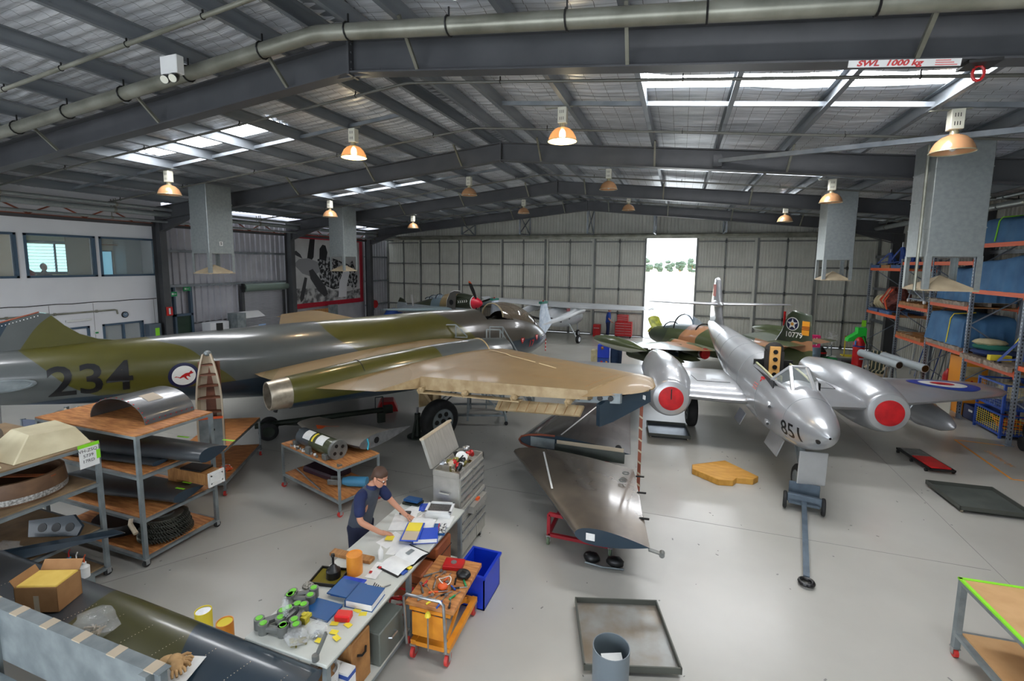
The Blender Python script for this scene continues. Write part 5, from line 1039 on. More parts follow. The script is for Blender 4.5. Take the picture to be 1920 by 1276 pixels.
# cockpit
b = MB(); b.bx(-0.35, 1.15, -0.40, 0.40, 1.45, 1.5); b.bx(-0.37, -0.33, -0.4, 0.4, 1.45, 2.2); b.bx(1.12, 1.16, -0.36, 0.36, 1.45, 2.0); b.bx(-0.35, 1.15, -0.42, -0.40, 1.45, 2.05); b.bx(-0.35, 1.15, 0.40, 0.42, 1.45, 2.05); b.build('cockpit_tub', M_BLK, mf)
for sgn in (-1, 1): MB().tube([(-s, sgn*interp(mst, s)[1]*cos(radians(55)), interp(mst, s)[0]+interp(mst, s)[2]*sin(radians(55))) for s in [-1.14+0.149*k for k in range(11)]], 0.022, 6).build('cockpit_sill', mat('zinc_chromate', srgb(190, 190, 150), 0.5), mf)
st = MB(); st.bx(-0.28, -0.22, -0.11, 0.11, 1.5, 2.52); se = st.build('ejection_rail', mat('tan_seat_rail', srgb(222, 168, 96), 0.5), MET, bevel=0.01)
for k in range(5): MB().cyl((-0.215, 0, 1.72+k*0.17), (-0.205, 0, 1.72+k*0.17), 0.05, n=14).build('rail_hole', M_BLK, se)
b = MB(); b.bx(-0.34, -0.28, -0.2, 0.2, 1.9, 2.4); b.blob((-0.32, 0, 2.45), (0.08, 0.2, 0.16), 14, 6); b.bx(-0.28, 0.15, -0.2, 0.2, 1.6, 1.75); b.build('seat', mat('dark_seat', srgb(44, 42, 40), 0.7), MET, bevel=0.01)
q = random.Random(5); b = MB()
for k in range(12): x, y, z = q.uniform(0.1, 1.0), q.uniform(-0.35, 0.3), q.uniform(1.55, 1.85); b.bx(x, x+0.1, y, y+0.08, z, z+0.12)
b.build('cockpit_fittings', mat('cockpit_bits', srgb(150, 146, 92), 0.5, 0, srgb(40, 40, 40), 12), mf)
# windscreen: flat front pane, two sides, heavy silver frame
A = [(1.58, -0.20, 1.92), (1.58, 0.20, 1.92), (1.16, 0.14, 2.36), (1.16, -0.14, 2.36), (0.98, 0.40, 2.05), (0.98, -0.40, 2.05)]
ws = MB()
for i, j in ((0, 1), (1, 2), (2, 3), (3, 0), (2, 4), (3, 5), (1, 4), (0, 5)): ws.bar(A[i], A[j], 0.065, 0.05)
wsf = ws.build('windscreen_frame', M_SIL2, MET, bevel=0.01)
MB().add([A[0], A[1], A[2], A[3]], [(0, 1, 2, 3)]).build('front_pane', M_GLASSY, wsf); MB().add([A[1], A[4], A[2]], [(0, 1, 2)]).build('side_pane', M_GLASSY, wsf); MB().add([A[0], A[5], A[3]], [(0, 1, 2)]).build('side_pane', M_GLASSY, wsf)
# fin, rudder, tailplane
def slab(b, prof, th, ax='y', mi=0):       # thin aerofoil-like plate from an outline in (s, z)
    n = len(prof); cx = sum(p[0] for p in prof)/n; cz = sum(p[1] for p in prof)/n; vs = []
    for sgn in (-1, 1): vs += [(-(cx+(s-cx)*0.86), sgn*th/2, cz+(z-cz)*0.96) for s, z in prof]
    vs += [(-s, 0, z) for s, z in prof]; fs = [tuple(range(n))[::-1], tuple(range(n, 2*n))]
    for k in range(n): l = (k+1) % n; fs += [(k, l, 2*n+l, 2*n+k), (n+l, n+k, 2*n+k, 2*n+l)]
    return b.add(vs, fs, mi)
b = MB(); slab(b, [(5.55, 2.2), (5.9, 2.6), (6.35, 3.4), (6.6, 3.75), (6.85, 3.88), (7.1, 3.84), (7.35, 3.5), (7.7, 2.7), (7.75, 2.1)], 0.13); fn_ = b.build('fin', M_SIL, MET, smooth=60)
MB().bx(-7.2, -6.75, -0.075, -0.068, 3.2, 3.62).build('fin_flash_red', M_RED, fn_)
b = MB(); wing_mesh(b, [(6.15, 7.25, -0.05, 2.96, 0.11), (6.3, 7.15, -1.2, 2.97, 0.08), (6.5, 7.0, -2.25, 2.98, 0.04), (6.6, 6.9, -2.36, 2.98, 0.015)], 8, X=sX, mi_bot=0, mi_end=0); tl = b.build('tailplane', M_SIL, MET, smooth=50); m_ = inst(tl, 'tailplane', MET); m_.scale = (1, -1, 1)
b = MB(); b.lathe([(0.01, 0), (0.09, 0.12), (0.14, 0.4), (0.1, 0.75), (0.02, 1)], (-5.95, 0, 2.96), (-7.6, 0, 2.96), 20); b.build('bullet_fairing', M_SIL2, MET, smooth=60)
# wings
b = MB(); wing_mesh(b, [(-0.02, 3.3, -0.25, 1.30, 0.40), (0.0, 3.3, -1.2, 1.31, 0.38), (0.05, 3.25, -2.2, 1.33, 0.36)], 12, X=sX, mi_bot=0, mi_end=0); w1 = b.build('inner_wing', M_SIL, MET, smooth=50)
b = MB(); wing_mesh(b, [(0.5, 3.2, -2.2, 1.33, 0.36), (0.62, 3.18, -2.9, 1.34, 0.33), (1.15, 3.08, -4.3, 1.38, 0.24), (1.52, 2.98, -5.2, 1.41, 0.15), (1.85, 2.8, -5.5, 1.42, 0.06), (2.1, 2.6, -5.58, 1.42, 0.02)], 12, X=sX, mi_bot=0, mi_end=0); w2 = b.build('outer_wing', M_SIL, MET, smooth=50)
nac = [(0.0, 1.25, 0.385, 0.385), (0.06, 1.25, 0.43, 0.43), (0.3, 1.25, 0.50, 0.50), (0.9, 1.27, 0.585, 0.585), (1.7, 1.29, 0.60, 0.60), (2.7, 1.30, 0.54, 0.54), (3.6, 1.32, 0.42, 0.42), (4.3, 1.34, 0.30, 0.30)]
b = MB(); body(b, nac, sX, 40, 0.15, yc=-2.19); nc = b.build('nacelle', M_SIL, MET, smooth=60)
b = MB(); b.lathe([(0.39, 0), (0.32, 0.7), (0.27, 1)], (-0.0, -2.19, 1.25), (0.03, -2.19, 1.25), 40, cap=False); b.build('intake_lip', M_SIL2, nc, smooth=60)
M_COVER = mat('red_cloth_cover', srgb(206, 22, 30), 0.55, 0, srgb(176, 14, 22), 5, 0.25, 9)
b = MB(); b.lathe([(0.28, 0), (0.275, 0.6), (0.2, 0.95), (0.02, 1)], (0.02, -2.19, 1.25), (0.06, -2.19, 1.25), 40); cv = b.build('intake_cover', M_COVER, nc, smooth=40); MB().box((0.07, -2.19, 1.36), (0.012, 0.022, 0.24)).build('pull_strap', M_BLK, cv)
MB().cyl((-4.28, -2.19, 1.34), (-4.33, -2.19, 1.34), 0.27, n=28).build('exhaust_cover', M_COVER, nc)
b = MB(); b.lathe([(0.01, 0), (0.1, 0.03), (0.22, 0.12), (0.31, 0.3), (0.33, 0.5), (0.3, 0.7), (0.16, 0.9), (0.02, 1)], (-1.0, -4.0, 0.74), (-4.5, -4.0, 0.76), 32); dt = b.build('drop_tank', M_SIL, MET, smooth=60); MB().tube([(-2.1, -4.0+0.314*cos(a), 0.745+0.314*sin(a)) for a in [2*pi*k/32 for k in range(33)]], 0.02, 6, cap=False).build('tank_band', M_SIL2, dt)
py_ = MB(); py_.bx(-3.0, -2.1, -4.05, -3.95, 0.98, 1.36); pyl = py_.build('pylon', M_SIL2, MET)
for s in (w1, w2, nc, dt, pyl):
    m_ = inst(s, s.name.split('.')[0], MET); m_.scale = (1, -1, 1)
    for ch in s.children:
        c_ = inst(ch, ch.name.split('.')[0], m_)
# wing roundel on the +y wing, walkway outlines
M_RBLUE = mat('roundel_blue', srgb(30, 62, 160), 0.35); 
def met_wing(s, y):
    ay = abs(y)
    if ay > 2.9: f = (ay-2.9)/1.4; le = 0.62+0.53*f; te = 3.18-0.1*f; z = 1.34+0.04*f; th = 0.33-0.09*f
    else: le, te, z, th = 0.0, 3.3, 1.31, 0.38
    if ay > 4.3: f = (ay-4.3)/0.9; le = 1.15+0.37*f; te = 3.08-0.1*f; z = 1.38+0.03*f; th = 0.24-0.09*f
    x = min(0.98, max(0.002, (s-le)/(te-le))); return (-s, y, z+5*th*(0.2969*sqrt(x)-0.126*x-0.3516*x*x+0.2843*x**3-0.1036*x**4)+0.005)
for k, (r, m, dz) in enumerate(((0.68, M_RBLUE, 0.0), (0.45, M_RW, 0.004), (0.23, M_RED, 0.008))):
    decal('', 1, m, (lambda dz: lambda u, v: (lambda p: (p[0], p[1], p[2]+dz))(met_wing(2.12-v, 4.32+u)))(dz), ('wing_roundel_blue', 'wing_roundel_white', 'wing_roundel_red')[k], MET, me=poly_me(disc(r, 40)), cut=0.08)
b = MB()
for sgn in (-1, 1):
    for (s0, y0, s1, y1) in ((0.85, 0.75, 0.85, 1.5), (0.85, 1.5, 1.5, 1.55)):
        P = [met_wing(s0+(s1-s0)*k/8, sgn*(y0+(y1-y0)*k/8)) for k in range(9)]; b.tube(P, 0.006, 4)
b.build('walkway_line', M_BLK, MET)
# nose number on both sides
def met_side(s0, z0, sgn):
    def fn(u, v):
        s = s0-u*(1 if sgn < 0 else -1); zc, rw, rh = interp(mst, s); a0 = math.asin(max(-1, min(1, (z0-zc)/rh))); a = a0+v/rh
        return (-s, sgn*(rw*1.008)*cos(a), zc+rh*1.008*sin(a))
    return fn
decal('851', 0.38, M_SER, met_side(-2.12, 1.36, -1), 'nose_number', MET, 0.004, 0.05); decal('851', 0.38, M_SER, met_side(-2.12, 1.36, 1), 'nose_number', MET, 0.004, 0.05)
M_PRIM = mat('beige_primer_patch', srgb(190, 174, 150), 0.5)
decal('', 1, M_PRIM, met_side(-1.95, 1.16, -1), 'primer_patch', MET, me=poly_me([(-0.14, 0.04), (0.16, 0.02), (0.12, -0.06), (0.04, -0.1), (-0.1, -0.03)]), cut=0.05)
for (s, z) in ((-1.35, 1.62), (-1.25, 1.25)):
    zc, rw, rh = interp(mst, s); y = rw*sqrt(max(0, 1-((z-zc)/rh)**2)); b = MB(); b.lathe([(0.055, 0), (0.05, 0.8), (0.03, 1.0)], (-s-0.1, -y+0.03, z), (-s+0.14, -y-0.035, z), 14); b.build('gun_port', M_SIL2, mf, smooth=40); MB().cyl((-s+0.14, -y-0.036, z), (-s+0.146, -y-0.038, z), 0.028, n=12).build('gun_muzzle', M_BLK, mf)
MB().cyl((2.6, -0.12, 1.40), (2.66, -0.13, 1.39), 0.035, n=14).build('nose_port', M_BLK, mf)
decal('+', 0.34, M_RED, met_side(-0.55, 1.95, -1), 'red_marking', MET, 0.012, 0.05)
b = MB()
for k in range(3):
    f = met_side(-0.45+0.0*k, 1.82-0.05*k, -1); b.add([f(-0.12, -0.01), f(0.12, -0.01), f(0.12, 0.01), f(-0.12, 0.01)], [(0, 1, 2, 3)])
b.build('red_stencil', M_REDL, MET)
# undercarriage, doors
b = MB(); b.cyl((1.75, 0, 0.33), (1.6, 0, 1.1), 0.06, n=12); b.bar((1.7, 0, 0.5), (1.2, 0, 1.0), 0.05); b.build('nose_leg', M_GREYFRAME, MET); wheel(MET, (1.75, 0, 0.33), (0, 1, 0), 0.3, 0.2, M_GREYFRAME, 'nose_wheel')
b = MB(); b.box((2.12, 0.02, 0.72), (0.03, 0.46, 0.62), ry=0.05); b.build('nose_door', M_SIL2, MET, bevel=0.01)
b = MB(); b.box((1.25, -0.36, 0.86), (0.75, 0.02, 0.35), rx=-0.35); b.build('side_door', M_SIL2, MET)
for sgn in (-1, 1):
    b = MB(); b.cyl((-2.0, sgn*1.42, 0.42), (-1.9, sgn*1.42, 1.2), 0.07, n=12); b.bar((-2.0, sgn*1.42, 0.6), (-1.5, sgn*1.3, 1.2), 0.05); b.build('main_leg', M_GREYFRAME, MET); wheel(MET, (-2.0, sgn*1.42, 0.42), (0, 1, 0), 0.42, 0.24, M_GREYFRAME, 'main_wheel', 6)
    b = MB(); b.box((-1.9, sgn*1.72, 0.85), (0.55, 0.025, 0.6), rx=0.1*sgn); b.build('gear_door', M_GREYFRAME, MET); b = MB(); b.box((-0.6, sgn*0.55, 0.78), (0.5, 0.02, 0.3), rx=0.4*sgn); b.build('belly_door', M_SIL2, MET)
# tow dolly and bar
t = thing('tow_dolly', 'grey two-wheeled tow bar resting under the silver jet nose wheel', 'tow bar', (2.26, 9.3, 0), rz=radians(259.5)); M_TOW = mat('blue_grey_tow_steel', srgb(104, 118, 130), 0.4, 0.4, srgb(86, 98, 110), 4)
MB().bar((0.1, 0, 0.18), (2.25, -0.02, 0.06), 0.075, 0.06).build('tow_bar', M_TOW, t); b = MB(); b.tube([(2.33+0.08*cos(a), -0.02+0.08*sin(a), 0.045) for a in [2*pi*k/16 for k in range(17)]], 0.028, 8, cap=False); b.build('towing_eye', M_BLK, t)
b = MB(); b.bx(-0.2, 0.12, -0.24, 0.24, 0.12, 0.22); b.bx(-0.2, -0.16, -0.24, 0.24, 0.12, 0.42); b.bx(0.05, 0.12, -0.26, 0.26, 0.16, 0.3); b.build('cradle', M_TOW, t, bevel=0.008)
for s in (-0.29, 0.29): wheel(t, (0.05, s, 0.15), (0, 1, 0), 0.15, 0.06, M_GREYFRAME, 'dolly_wheel')
b = MB(); b.cyl((0.05, -0.3, 0.15), (0.05, 0.3, 0.15), 0.015, n=8); b.build('axle', M_ALU, t)

# ================================================================ green and tan attack jet
SG = srgb(78, 88, 54); ST = srgb(176, 126, 88); SD = srgb(52, 64, 44)
A37 = thing('attack_jet', 'green and tan camouflaged attack jet with tail number 10779', 'aircraft', (1.05, 21.65, 0), rz=radians(134))
M_A37 = camo_mat('attack_jet_paint', 0, [(-6, SD), (-1.9, SG), (-0.6, ST), (0.3, SG), (1.7, SD), (2.4, ST), (3.1, SG), (3.7, ST), (4.1, SG)], srgb(60, 70, 56), 0.62, slant=0.3, zref=1.2, rough=0.36, coat=0.3, sc=0.7, amp=1.6)
M_A37W = camo_mat('attack_jet_wing_paint', 1, [(-9, SG), (-3.4, ST), (-2.0, srgb(120, 128, 110)), (1.0, ST), (2.0, srgb(128, 136, 124)), (3.6, SG)], slant=0, rough=0.34, coat=0.4, sc=0.8, amp=1.5)
ast = [(-3.3, 0.98, 0.12, 0.13), (-3.0, 1.0, 0.32, 0.32), (-2.3, 1.03, 0.52, 0.46), (-1.4, 1.08, 0.66, 0.58), (-0.3, 1.10, 0.7, 0.62), (0.8, 1.10, 0.66, 0.6), (2.0, 1.10, 0.5, 0.52), (3.2, 1.10, 0.34, 0.42), (4.1, 1.12, 0.2, 0.34), (4.5, 1.12, 0.08, 0.28)]
b = MB(); body(b, ast, sX, 32, 0.2); b.build('fuselage', M_A37, A37, smooth=60)
b = MB(); rg = []
for k in range(11):
    u = k/10; s = -1.9+1.9*u; zc, rw, rh = interp(ast, s); rg.append([(-s, 0.58*cos(a)*(0.75+0.25*sin(pi*u)), zc+rh*0.72+(0.26+0.34*sin(pi*min(1, u*1.15)))*sin(a)) for a in [pi*j/10 for j in range(11)]])
b.loft(rg, False, closed=False); cp = b.build('canopy', mat('clear_canopy', srgb(150, 170, 190), 0.04, 0, alpha=0.35, spec=0.9), A37, smooth=60)
for k in (0, 4, 10): MB().tube([Vector(p) for p in rg[k]], 0.03, 6).build('canopy_arch', M_BLK, cp)
b = MB(); b.loft([[(3.15-0.1*j, 0.32*cos(a), 1.0+0.3*sin(a)+0.02*j) for a in [0.2+2.7*k/10 for k in range(11)]] for j in range(4)], False, closed=False); nb = b.build('nose_bay', mat('yellow_green_primer', srgb(176, 178, 66), 0.5, 0, srgb(120, 130, 50), 6), A37, smooth=50)
b = MB(); b.loft([[(2.75+0.34*u+0.05*sin(3*u), 0.36*cos(a), 1.25+0.55*u+0.14*sin(a)-0.1*u*u) for a in [pi*k/8 for k in range(9)]] for u in [j/6 for j in range(7)]], False, closed=False); b.build('nose_door', mat('yellow_green_primer', (0, 0, 0)), A37, smooth=50)
b = MB(); wing_mesh(b, [(-0.6, 1.5, -0.3, 0.92, 0.26), (-0.5, 1.35, -2.4, 1.06, 0.2), (-0.35, 1.05, -4.5, 1.28, 0.13)], 10, X=sX, mi_bot=1); wa = b.build('wing', [M_A37W, M_PRU, M_CRB], A37, smooth=50)
b = MB(); b.lathe([(0.01, 0), (0.12, 0.06), (0.23, 0.25), (0.25, 0.5), (0.2, 0.75), (0.01, 1)], (1.35, -4.65, 1.30), (-1.9, -4.65, 1.30), 24); ta = b.build('tip_tank', camo_mat('tip_tank_paint', 0, [(-9, SG), (-1.2, SG), (0.4, SG), (5, SG)], srgb(168, 172, 156), 1.34, slant=0, rough=0.35), A37, smooth=60)
b = MB()
b.lathe([(0.16, 0), (0.19, 0.08), (0.19, 1)], (0.6, -3.4, 0.72), (-1.1, -3.4, 0.72), 18); po = b.build('rocket_pod', mat('dark_olive_store', srgb(68, 74, 50), 0.4), A37, smooth=40)
for k in range(7):
    a = 2*pi*k/6; p = (0 if k == 6 else 0.11*cos(a), 0 if k == 6 else 0.11*sin(a)); MB().cyl((-1.1, -3.4+p[0], 0.72+p[1]), (-1.115, -3.4+p[0], 0.72+p[1]), 0.035, n=8).build('rocket_tube', M_BLK, po)
sto = []
for y in (-2.5, -1.7): b = MB(); b.lathe([(0.02, 0), (0.16, 0.2), (0.2, 0.5), (0.12, 0.85), (0.03, 1)], (0.9, y, 0.66), (-1.5, y, 0.66), 18); o = b.build('bomb', mat('dark_olive_store', (0, 0, 0)), A37, smooth=60); sto.append(o); MB().bx(-1.5, -1.2, y-0.22, y+0.22, 0.65, 0.67).build('tail_fins', SD and M_A37, o)
pyl = []
for y in (-3.4, -2.5, -1.7): o = MB().bx(-0.5, 0.3, y-0.03, y+0.03, 0.82, 1.12).build('pylon', M_A37, A37); pyl.append(o)
for s in [wa, ta, po]+sto+pyl: m_ = inst(s, s.name.split('.')[0], A37); m_.scale = (1, -1, 1)
for sgn in (-1, 1):
    b = MB(); b.lathe([(0.3, 0), (0.3, 0.6), (0.2, 1)], (0.9, sgn*0.8, 0.82), (-1.15, sgn*1.12, 0.82), 20); en = b.build('engine_fairing', M_A37, A37, smooth=50); MB().cyl((-1.15, sgn*1.12, 0.82), (-1.25, sgn*1.13, 0.82), 0.21, n=20).build('exhaust_cover', M_COVER, en); MB().lathe([(0.205, 0), (0.225, 1)], (-1.0, sgn*1.10, 0.82), (-1.16, sgn*1.12, 0.82), 20, cap=False).build('exhaust_ring', M_ALU, en)
b = MB(); slab(b, [(2.7, 1.45), (3.3, 1.6), (3.55, 2.0), (3.75, 2.62), (3.95, 2.78), (4.6, 2.66), (4.72, 1.4), (4.72, 0.9), (4.3, 0.9)], 0.11); fn_ = b.build('fin', camo_mat('attack_fin_paint', 2, [(-4, SD), (-1.7, ST), (-1.25, SG), (2, SG)], slant=0, rough=0.4, sc=1.2, amp=0.8), A37, smooth=50)
for sgn in (1,):
    fp = lambda u, v, d=0.0: (-(4.05-0)+u*-1, 0.075+d, 2.25+v)
    S = lambda cx, cz, d: (lambda u, v: (-(cx)+(-u), 0.068+d, cz+v))
    decal('', 1, M_RW, S(3.98, 2.30, 0), 'badge_ring', fn_, me=poly_me(disc(0.235))); decal('', 1, M_NAVY, S(3.98, 2.30, 0.003), 'badge_disc', fn_, me=poly_me(disc(0.205)))
    decal('', 1, M_RW, S(3.98, 2.30, 0.006), 'badge_star', fn_, me=poly_me([(0.2*(1 if k % 2 == 0 else 0.4)*sin(pi*k/5), 0.2*(1 if k % 2 == 0 else 0.4)*cos(pi*k/5)) for k in range(10)])); decal('', 1, mat('gold_badge', srgb(206, 146, 60), 0.5), S(3.98, 2.30, 0.009), 'badge_centre', fn_, me=poly_me(disc(0.06, 14)))
    decal('', 1, mat('orange_flash', srgb(238, 160, 44), 0.5), S(4.46, 2.2, 0), 'orange_panel', fn_, me=poly_me([(-0.13, -0.24), (0.13, -0.24), (0.13, 0.24), (-0.13, 0.24)]))
    for k in range(3): decal('', 1, mat('dark_red_stripe', srgb(120, 30, 24), 0.5), S(4.46, 2.2, 0.004), 'stripe', fn_, me=poly_me([(-0.13, -0.06+k*0.05), (0.13, -0.06+k*0.05), (0.13, -0.035+k*0.05), (-0.13, -0.035+k*0.05)]))
    decal('10779', 0.26, M_RW, S(4.05, 1.92, 0), 'tail_number', fn_, 0.004)
b = MB(); wing_mesh(b, [(3.35, 4.5, -0.05, 1.62, 0.1), (3.5, 4.4, -1.1, 1.62, 0.07), (3.7, 4.25, -2.1, 1.62, 0.04)], 8, X=sX, mi_bot=0, mi_end=0); th_ = b.build('tailplane', camo_mat('attack_tailplane_paint', 1, [(-6, SG), (-1.7, ST), (-0.9, SG), (0.5, SG), (0.8, ST), (1.6, SG)], slant=0, rough=0.4, sc=1, amp=0.5), A37, smooth=50); m_ = inst(th_, 'tailplane', A37); m_.scale = (1, -1, 1)
MB().bx(-3.65, -3.6, -0.03, 0.03, 2.2, 2.7).build('lock_streamer', M_RED, A37)
for (x, y) in ((-0.5, -1.9), (-0.5, 1.9), (2.2, 0)): MB().cyl((x, y, 0.25), (x, y, 0.95), 0.05, n=10).build('gear_leg', M_GREYFRAME, A37); wheel(A37, (x, y*0.97, 0.25), (0, 1, 0), 0.25, 0.14, M_GREYFRAME)
for y in (-1.9, 1.9): MB().bx(-0.75, -0.2, y*1.09-0.01, y*1.09+0.01, 0.35, 0.85).build('gear_door', M_PRU, A37)
MB().bx(-0.35, -0.3, -1.35, -1.30, 0.0, 0.62).build('streamer', M_RED, A37)

# ================================================================ white twin-boom aeroplane wrapped for storage
O2 = thing('twin_boom_plane', 'white high-winged twin-boom aeroplane with plastic-wrapped fins', 'aircraft', (-6.14, 26.0, 0), rz=radians(74.6))
M_OW = mat('white_aircraft_paint', srgb(216, 220, 224), 0.35, 0.05, srgb(200, 205, 210), 1.5, coat=0.3)
M_WRAP = mat('clear_plastic_wrap', srgb(214, 226, 240), 0.12, 0.1, srgb(184, 200, 222), 7, 0.8, 14, coat=0.6)
b = MB(); wing_mesh(b, [(-0.9, 1.2, 0.0, 1.98, 0.34), (-0.9, 1.2, -1.6, 2.0, 0.32), (-0.7, 0.95, -4.4, 2.06, 0.22), (-0.4, 0.7, -5.1, 2.10, 0.1)], 10, X=sX, mi_bot=0, mi_end=0); ow = b.build('wing', M_OW, O2, smooth=50); m_ = inst(ow, 'wing', O2); m_.scale = (1, -1, 1)
for sgn in (-1, 1): MB().box((-0.15, sgn*5.2, 2.14), (0.8, 0.32, 0.02), rx=sgn*0.5).build('drooped_tip', M_OW, O2)
pod = [(-2.3, 1.2, 0.1, 0.1), (-1.9, 1.22, 0.38, 0.36), (-1.0, 1.35, 0.55, 0.6), (0.2, 1.4, 0.56, 0.62), (1.2, 1.4, 0.45, 0.46), (1.7, 1.38, 0.28, 0.28)]
b = MB(); body(b, pod, sX, 24, 0.2); b.build('cabin_pod', M_OW, O2, smooth=60)
b = MB(); b.blob((-1.85, 0, 1.4), (0.22, 0.14, 0.14), 12, 6); pr = b.build('rear_spinner', M_OW, O2, smooth=60)
for s in (-1, 1): MB().box((-1.88, s*0.55, 1.4+0.0*s), (0.03, 0.95, 0.12), rx=0.15).build('propeller_blade', M_BLK, O2)
for sgn in (-1, 1):
    b = MB(); st_ = [(0.2, 1.86, 0.13, 0.2), (0.9, 1.82, 0.13, 0.2), (2.4, 1.62, 0.10, 0.16), (4.6, 1.45, 0.06, 0.1)]; body(b, st_, sX, 16, 0.3, yc=sgn*1.42); b.build('tail_boom', M_OW, O2, smooth=60)
    b = MB(); pf_ = [(3.55, 1.45), (3.9, 1.9), (4.15, 2.42), (4.3, 2.52), (4.62, 2.48), (4.72, 1.9), (4.75, 1.0), (4.4, 0.92)]; slab(b, pf_, 0.12); fo = b.build('wrapped_fin', M_WRAP, O2, smooth=40); fo.location = (0, sgn*1.42, 0)
    MB().bx(-4.7, -4.15, -0.08, 0.08, 2.44, 2.54).build('green_cap', mat('teal_tape', srgb(20, 112, 96), 0.5), fo); MB().bx(-4.45, -4.4, -0.025, 0.025, 2.54, 2.6).build('beacon', M_RED, fo)
    MB().tube([(-0.1, sgn*0.5, 1.0), (-0.3, sgn*1.1, 0.3)], 0.035, 6).build('gear_leg', M_OW, O2); wheel(O2, (-0.3, sgn*1.2, 0.22), (0, 1, 0), 0.22, 0.15, M_OW)
b = MB(); b.bx(-4.6, -4.0, -1.42, 1.42, 1.42, 1.47); b.build('tailplane', M_OW, O2)
MB().cyl((2.0, 0, 0.2), (1.9, 0, 0.9), 0.04, n=8).build('nose_leg', M_OW, O2); wheel(O2, (2.0, 0, 0.2), (0, 1, 0), 0.2, 0.12, M_OW, 'nose_wheel')
for k, (x, z, r) in enumerate(((0.55, 1.45, 0.16),)):
    decal('', 1, M_NAVY, lambda u, v: (-0.2-u, -0.575, 1.42+v), 'star_disc', O2, me=poly_me(disc(0.17))); decal('', 1, M_RW, lambda u, v: (-0.2-u, -0.580, 1.42+v), 'star', O2, me=poly_me([(0.165*(1 if k % 2 == 0 else 0.4)*sin(pi*k/5), 0.165*(1 if k % 2 == 0 else 0.4)*cos(pi*k/5)) for k in range(10)]))
MB().bx(-0.5, -0.1, -0.56, -0.55, 1.7, 1.85).build('red_stripe', M_RED, O2)
for y in (0.3,): MB().cyl((-1.0, y, 2.0), (-1.05, y, 2.95), 0.012, n=6).build('aerial', M_ALU, O2)

# ================================================================ propeller fighter behind the bomber
FT = thing('propeller_fighter', 'dark green propeller fighter with red spinner and open cowling', 'aircraft', (-11.0, 24.9, 0), rz=atan2(-0.32, 0.95))
fst = [(0.0, 2.02, 0.36, 0.38), (0.5, 2.03, 0.42, 0.46), (1.3, 2.02, 0.45, 0.52), (2.4, 1.86, 0.46, 0.54), (3.4, 1.66, 0.42, 0.48), (4.6, 1.46, 0.33, 0.38), (6.0, 1.26, 0.18, 0.24), (6.8, 1.16, 0.08, 0.14)]
M_FTP = camo_mat('fighter_paint', 0, [(-9, srgb(44, 50, 36)), (1.1, srgb(140, 120, 84)), (2.4, srgb(110, 130, 140)), (3.3, srgb(60, 66, 50))], srgb(170, 180, 186), 1.75, slant=0, rough=0.3, coat=0.3)
b = MB(); body(b, fst, sX, 28, 0.2); b.build('fuselage', M_FTP, FT, smooth=60)
b = MB(); b.lathe([(0.35, 0), (0.3, 0.3), (0.2, 0.65), (0.02, 1)], (0.02, 0, 2.02), (0.62, 0, 2.02), 24); b.build('spinner', mat('crimson_spinner', srgb(206, 24, 52), 0.35), FT, smooth=60)
MB().tube([(0.0, 0.37*cos(a), 2.02+0.39*sin(a)) for a in [2*pi*k/28 for k in range(29)]], 0.025, 6, cap=False).build('cowl_ring', M_WHITE, FT)
for k, a in enumerate((radians(118), radians(8), radians(252))):
    d_ = Vector((0, cos(a), sin(a))); b = MB(); c_ = Vector((0.22, 0, 2.02)); w_ = Vector((0.5, 0.5*sin(a), 0.5*cos(a))).normalized()
    ring = []
    for f, w2_, t2_ in ((0.25, 0.05, 0.04), (0.5, 0.10, 0.035), (0.9, 0.13, 0.025), (1.3, 0.10, 0.015)): p = c_+d_*f; nrm = d_.cross(w_); ring.append([p+w_*w2_*cos(x)+nrm*t2_*sin(x) for x in [2*pi*j/10 for j in range(10)]])
    b.loft(ring); bl = b.build('propeller_blade', M_BLK, FT, smooth=50)
    b = MB(); ring = []
    for f, w2_, t2_ in ((1.3, 0.10, 0.015), (1.42, 0.05, 0.01)): p = c_+d_*f; ring.append([p+w_*w2_*cos(x)+nrm*t2_*sin(x) for x in [2*pi*j/10 for j in range(10)]])
    b.loft(ring); b.build('orange_tip', M_ORANGE, bl)
b = MB(); b.loft([[(-0.95-0.6*(1-abs(u))*0.4, -0.34-0.32*u*0+-0.1*cos(v*2), 1.55+1.05*v) for u in (-1, -0.5, 0, 0.5, 1)] for v in [j/6 for j in range(7)]], False, closed=False)
op = MB(); op.prism([(-1.75, 1.5), (-1.7, 2.1), (-1.45, 2.55), (-1.1, 2.68), (-0.65, 2.68), (-0.65, 2.58), (-0.95, 2.5), (-1.02, 1.6), (-1.2, 1.45)], 0.5, 0.54, M=Matrix.Rotation(pi/2, 4, 'X')); opo = op.build('open_cowl_panel', mat('dull_cowl_inside', srgb(84, 82, 78), 0.5, 0.2), FT, bevel=0.01); MB().tube([(-1.75, -0.52, 1.5), (-1.7, -0.52, 2.1), (-1.45, -0.52, 2.55), (-1.1, -0.52, 2.68), (-0.65, -0.52, 2.68)], 0.022, 6).build('panel_edge', M_PAPER, opo); MB().cyl((-1.32, -0.545, 2.0), (-1.32, -0.56, 2.0), 0.16, n=16).build('panel_fitting', M_BLK, opo)
for k in range(5): decal('', 1, M_RW, (lambda k: lambda u, v: (-0.85+k*0.16+u, -0.455, 2.05+v+0.02*k))(k), 'chevron_mark', FT, me=poly_me([(-0.05, -0.07), (0.0, -0.07), (0.06, 0), (0.0, 0.07), (-0.05, 0.07), (0.01, 0)]))
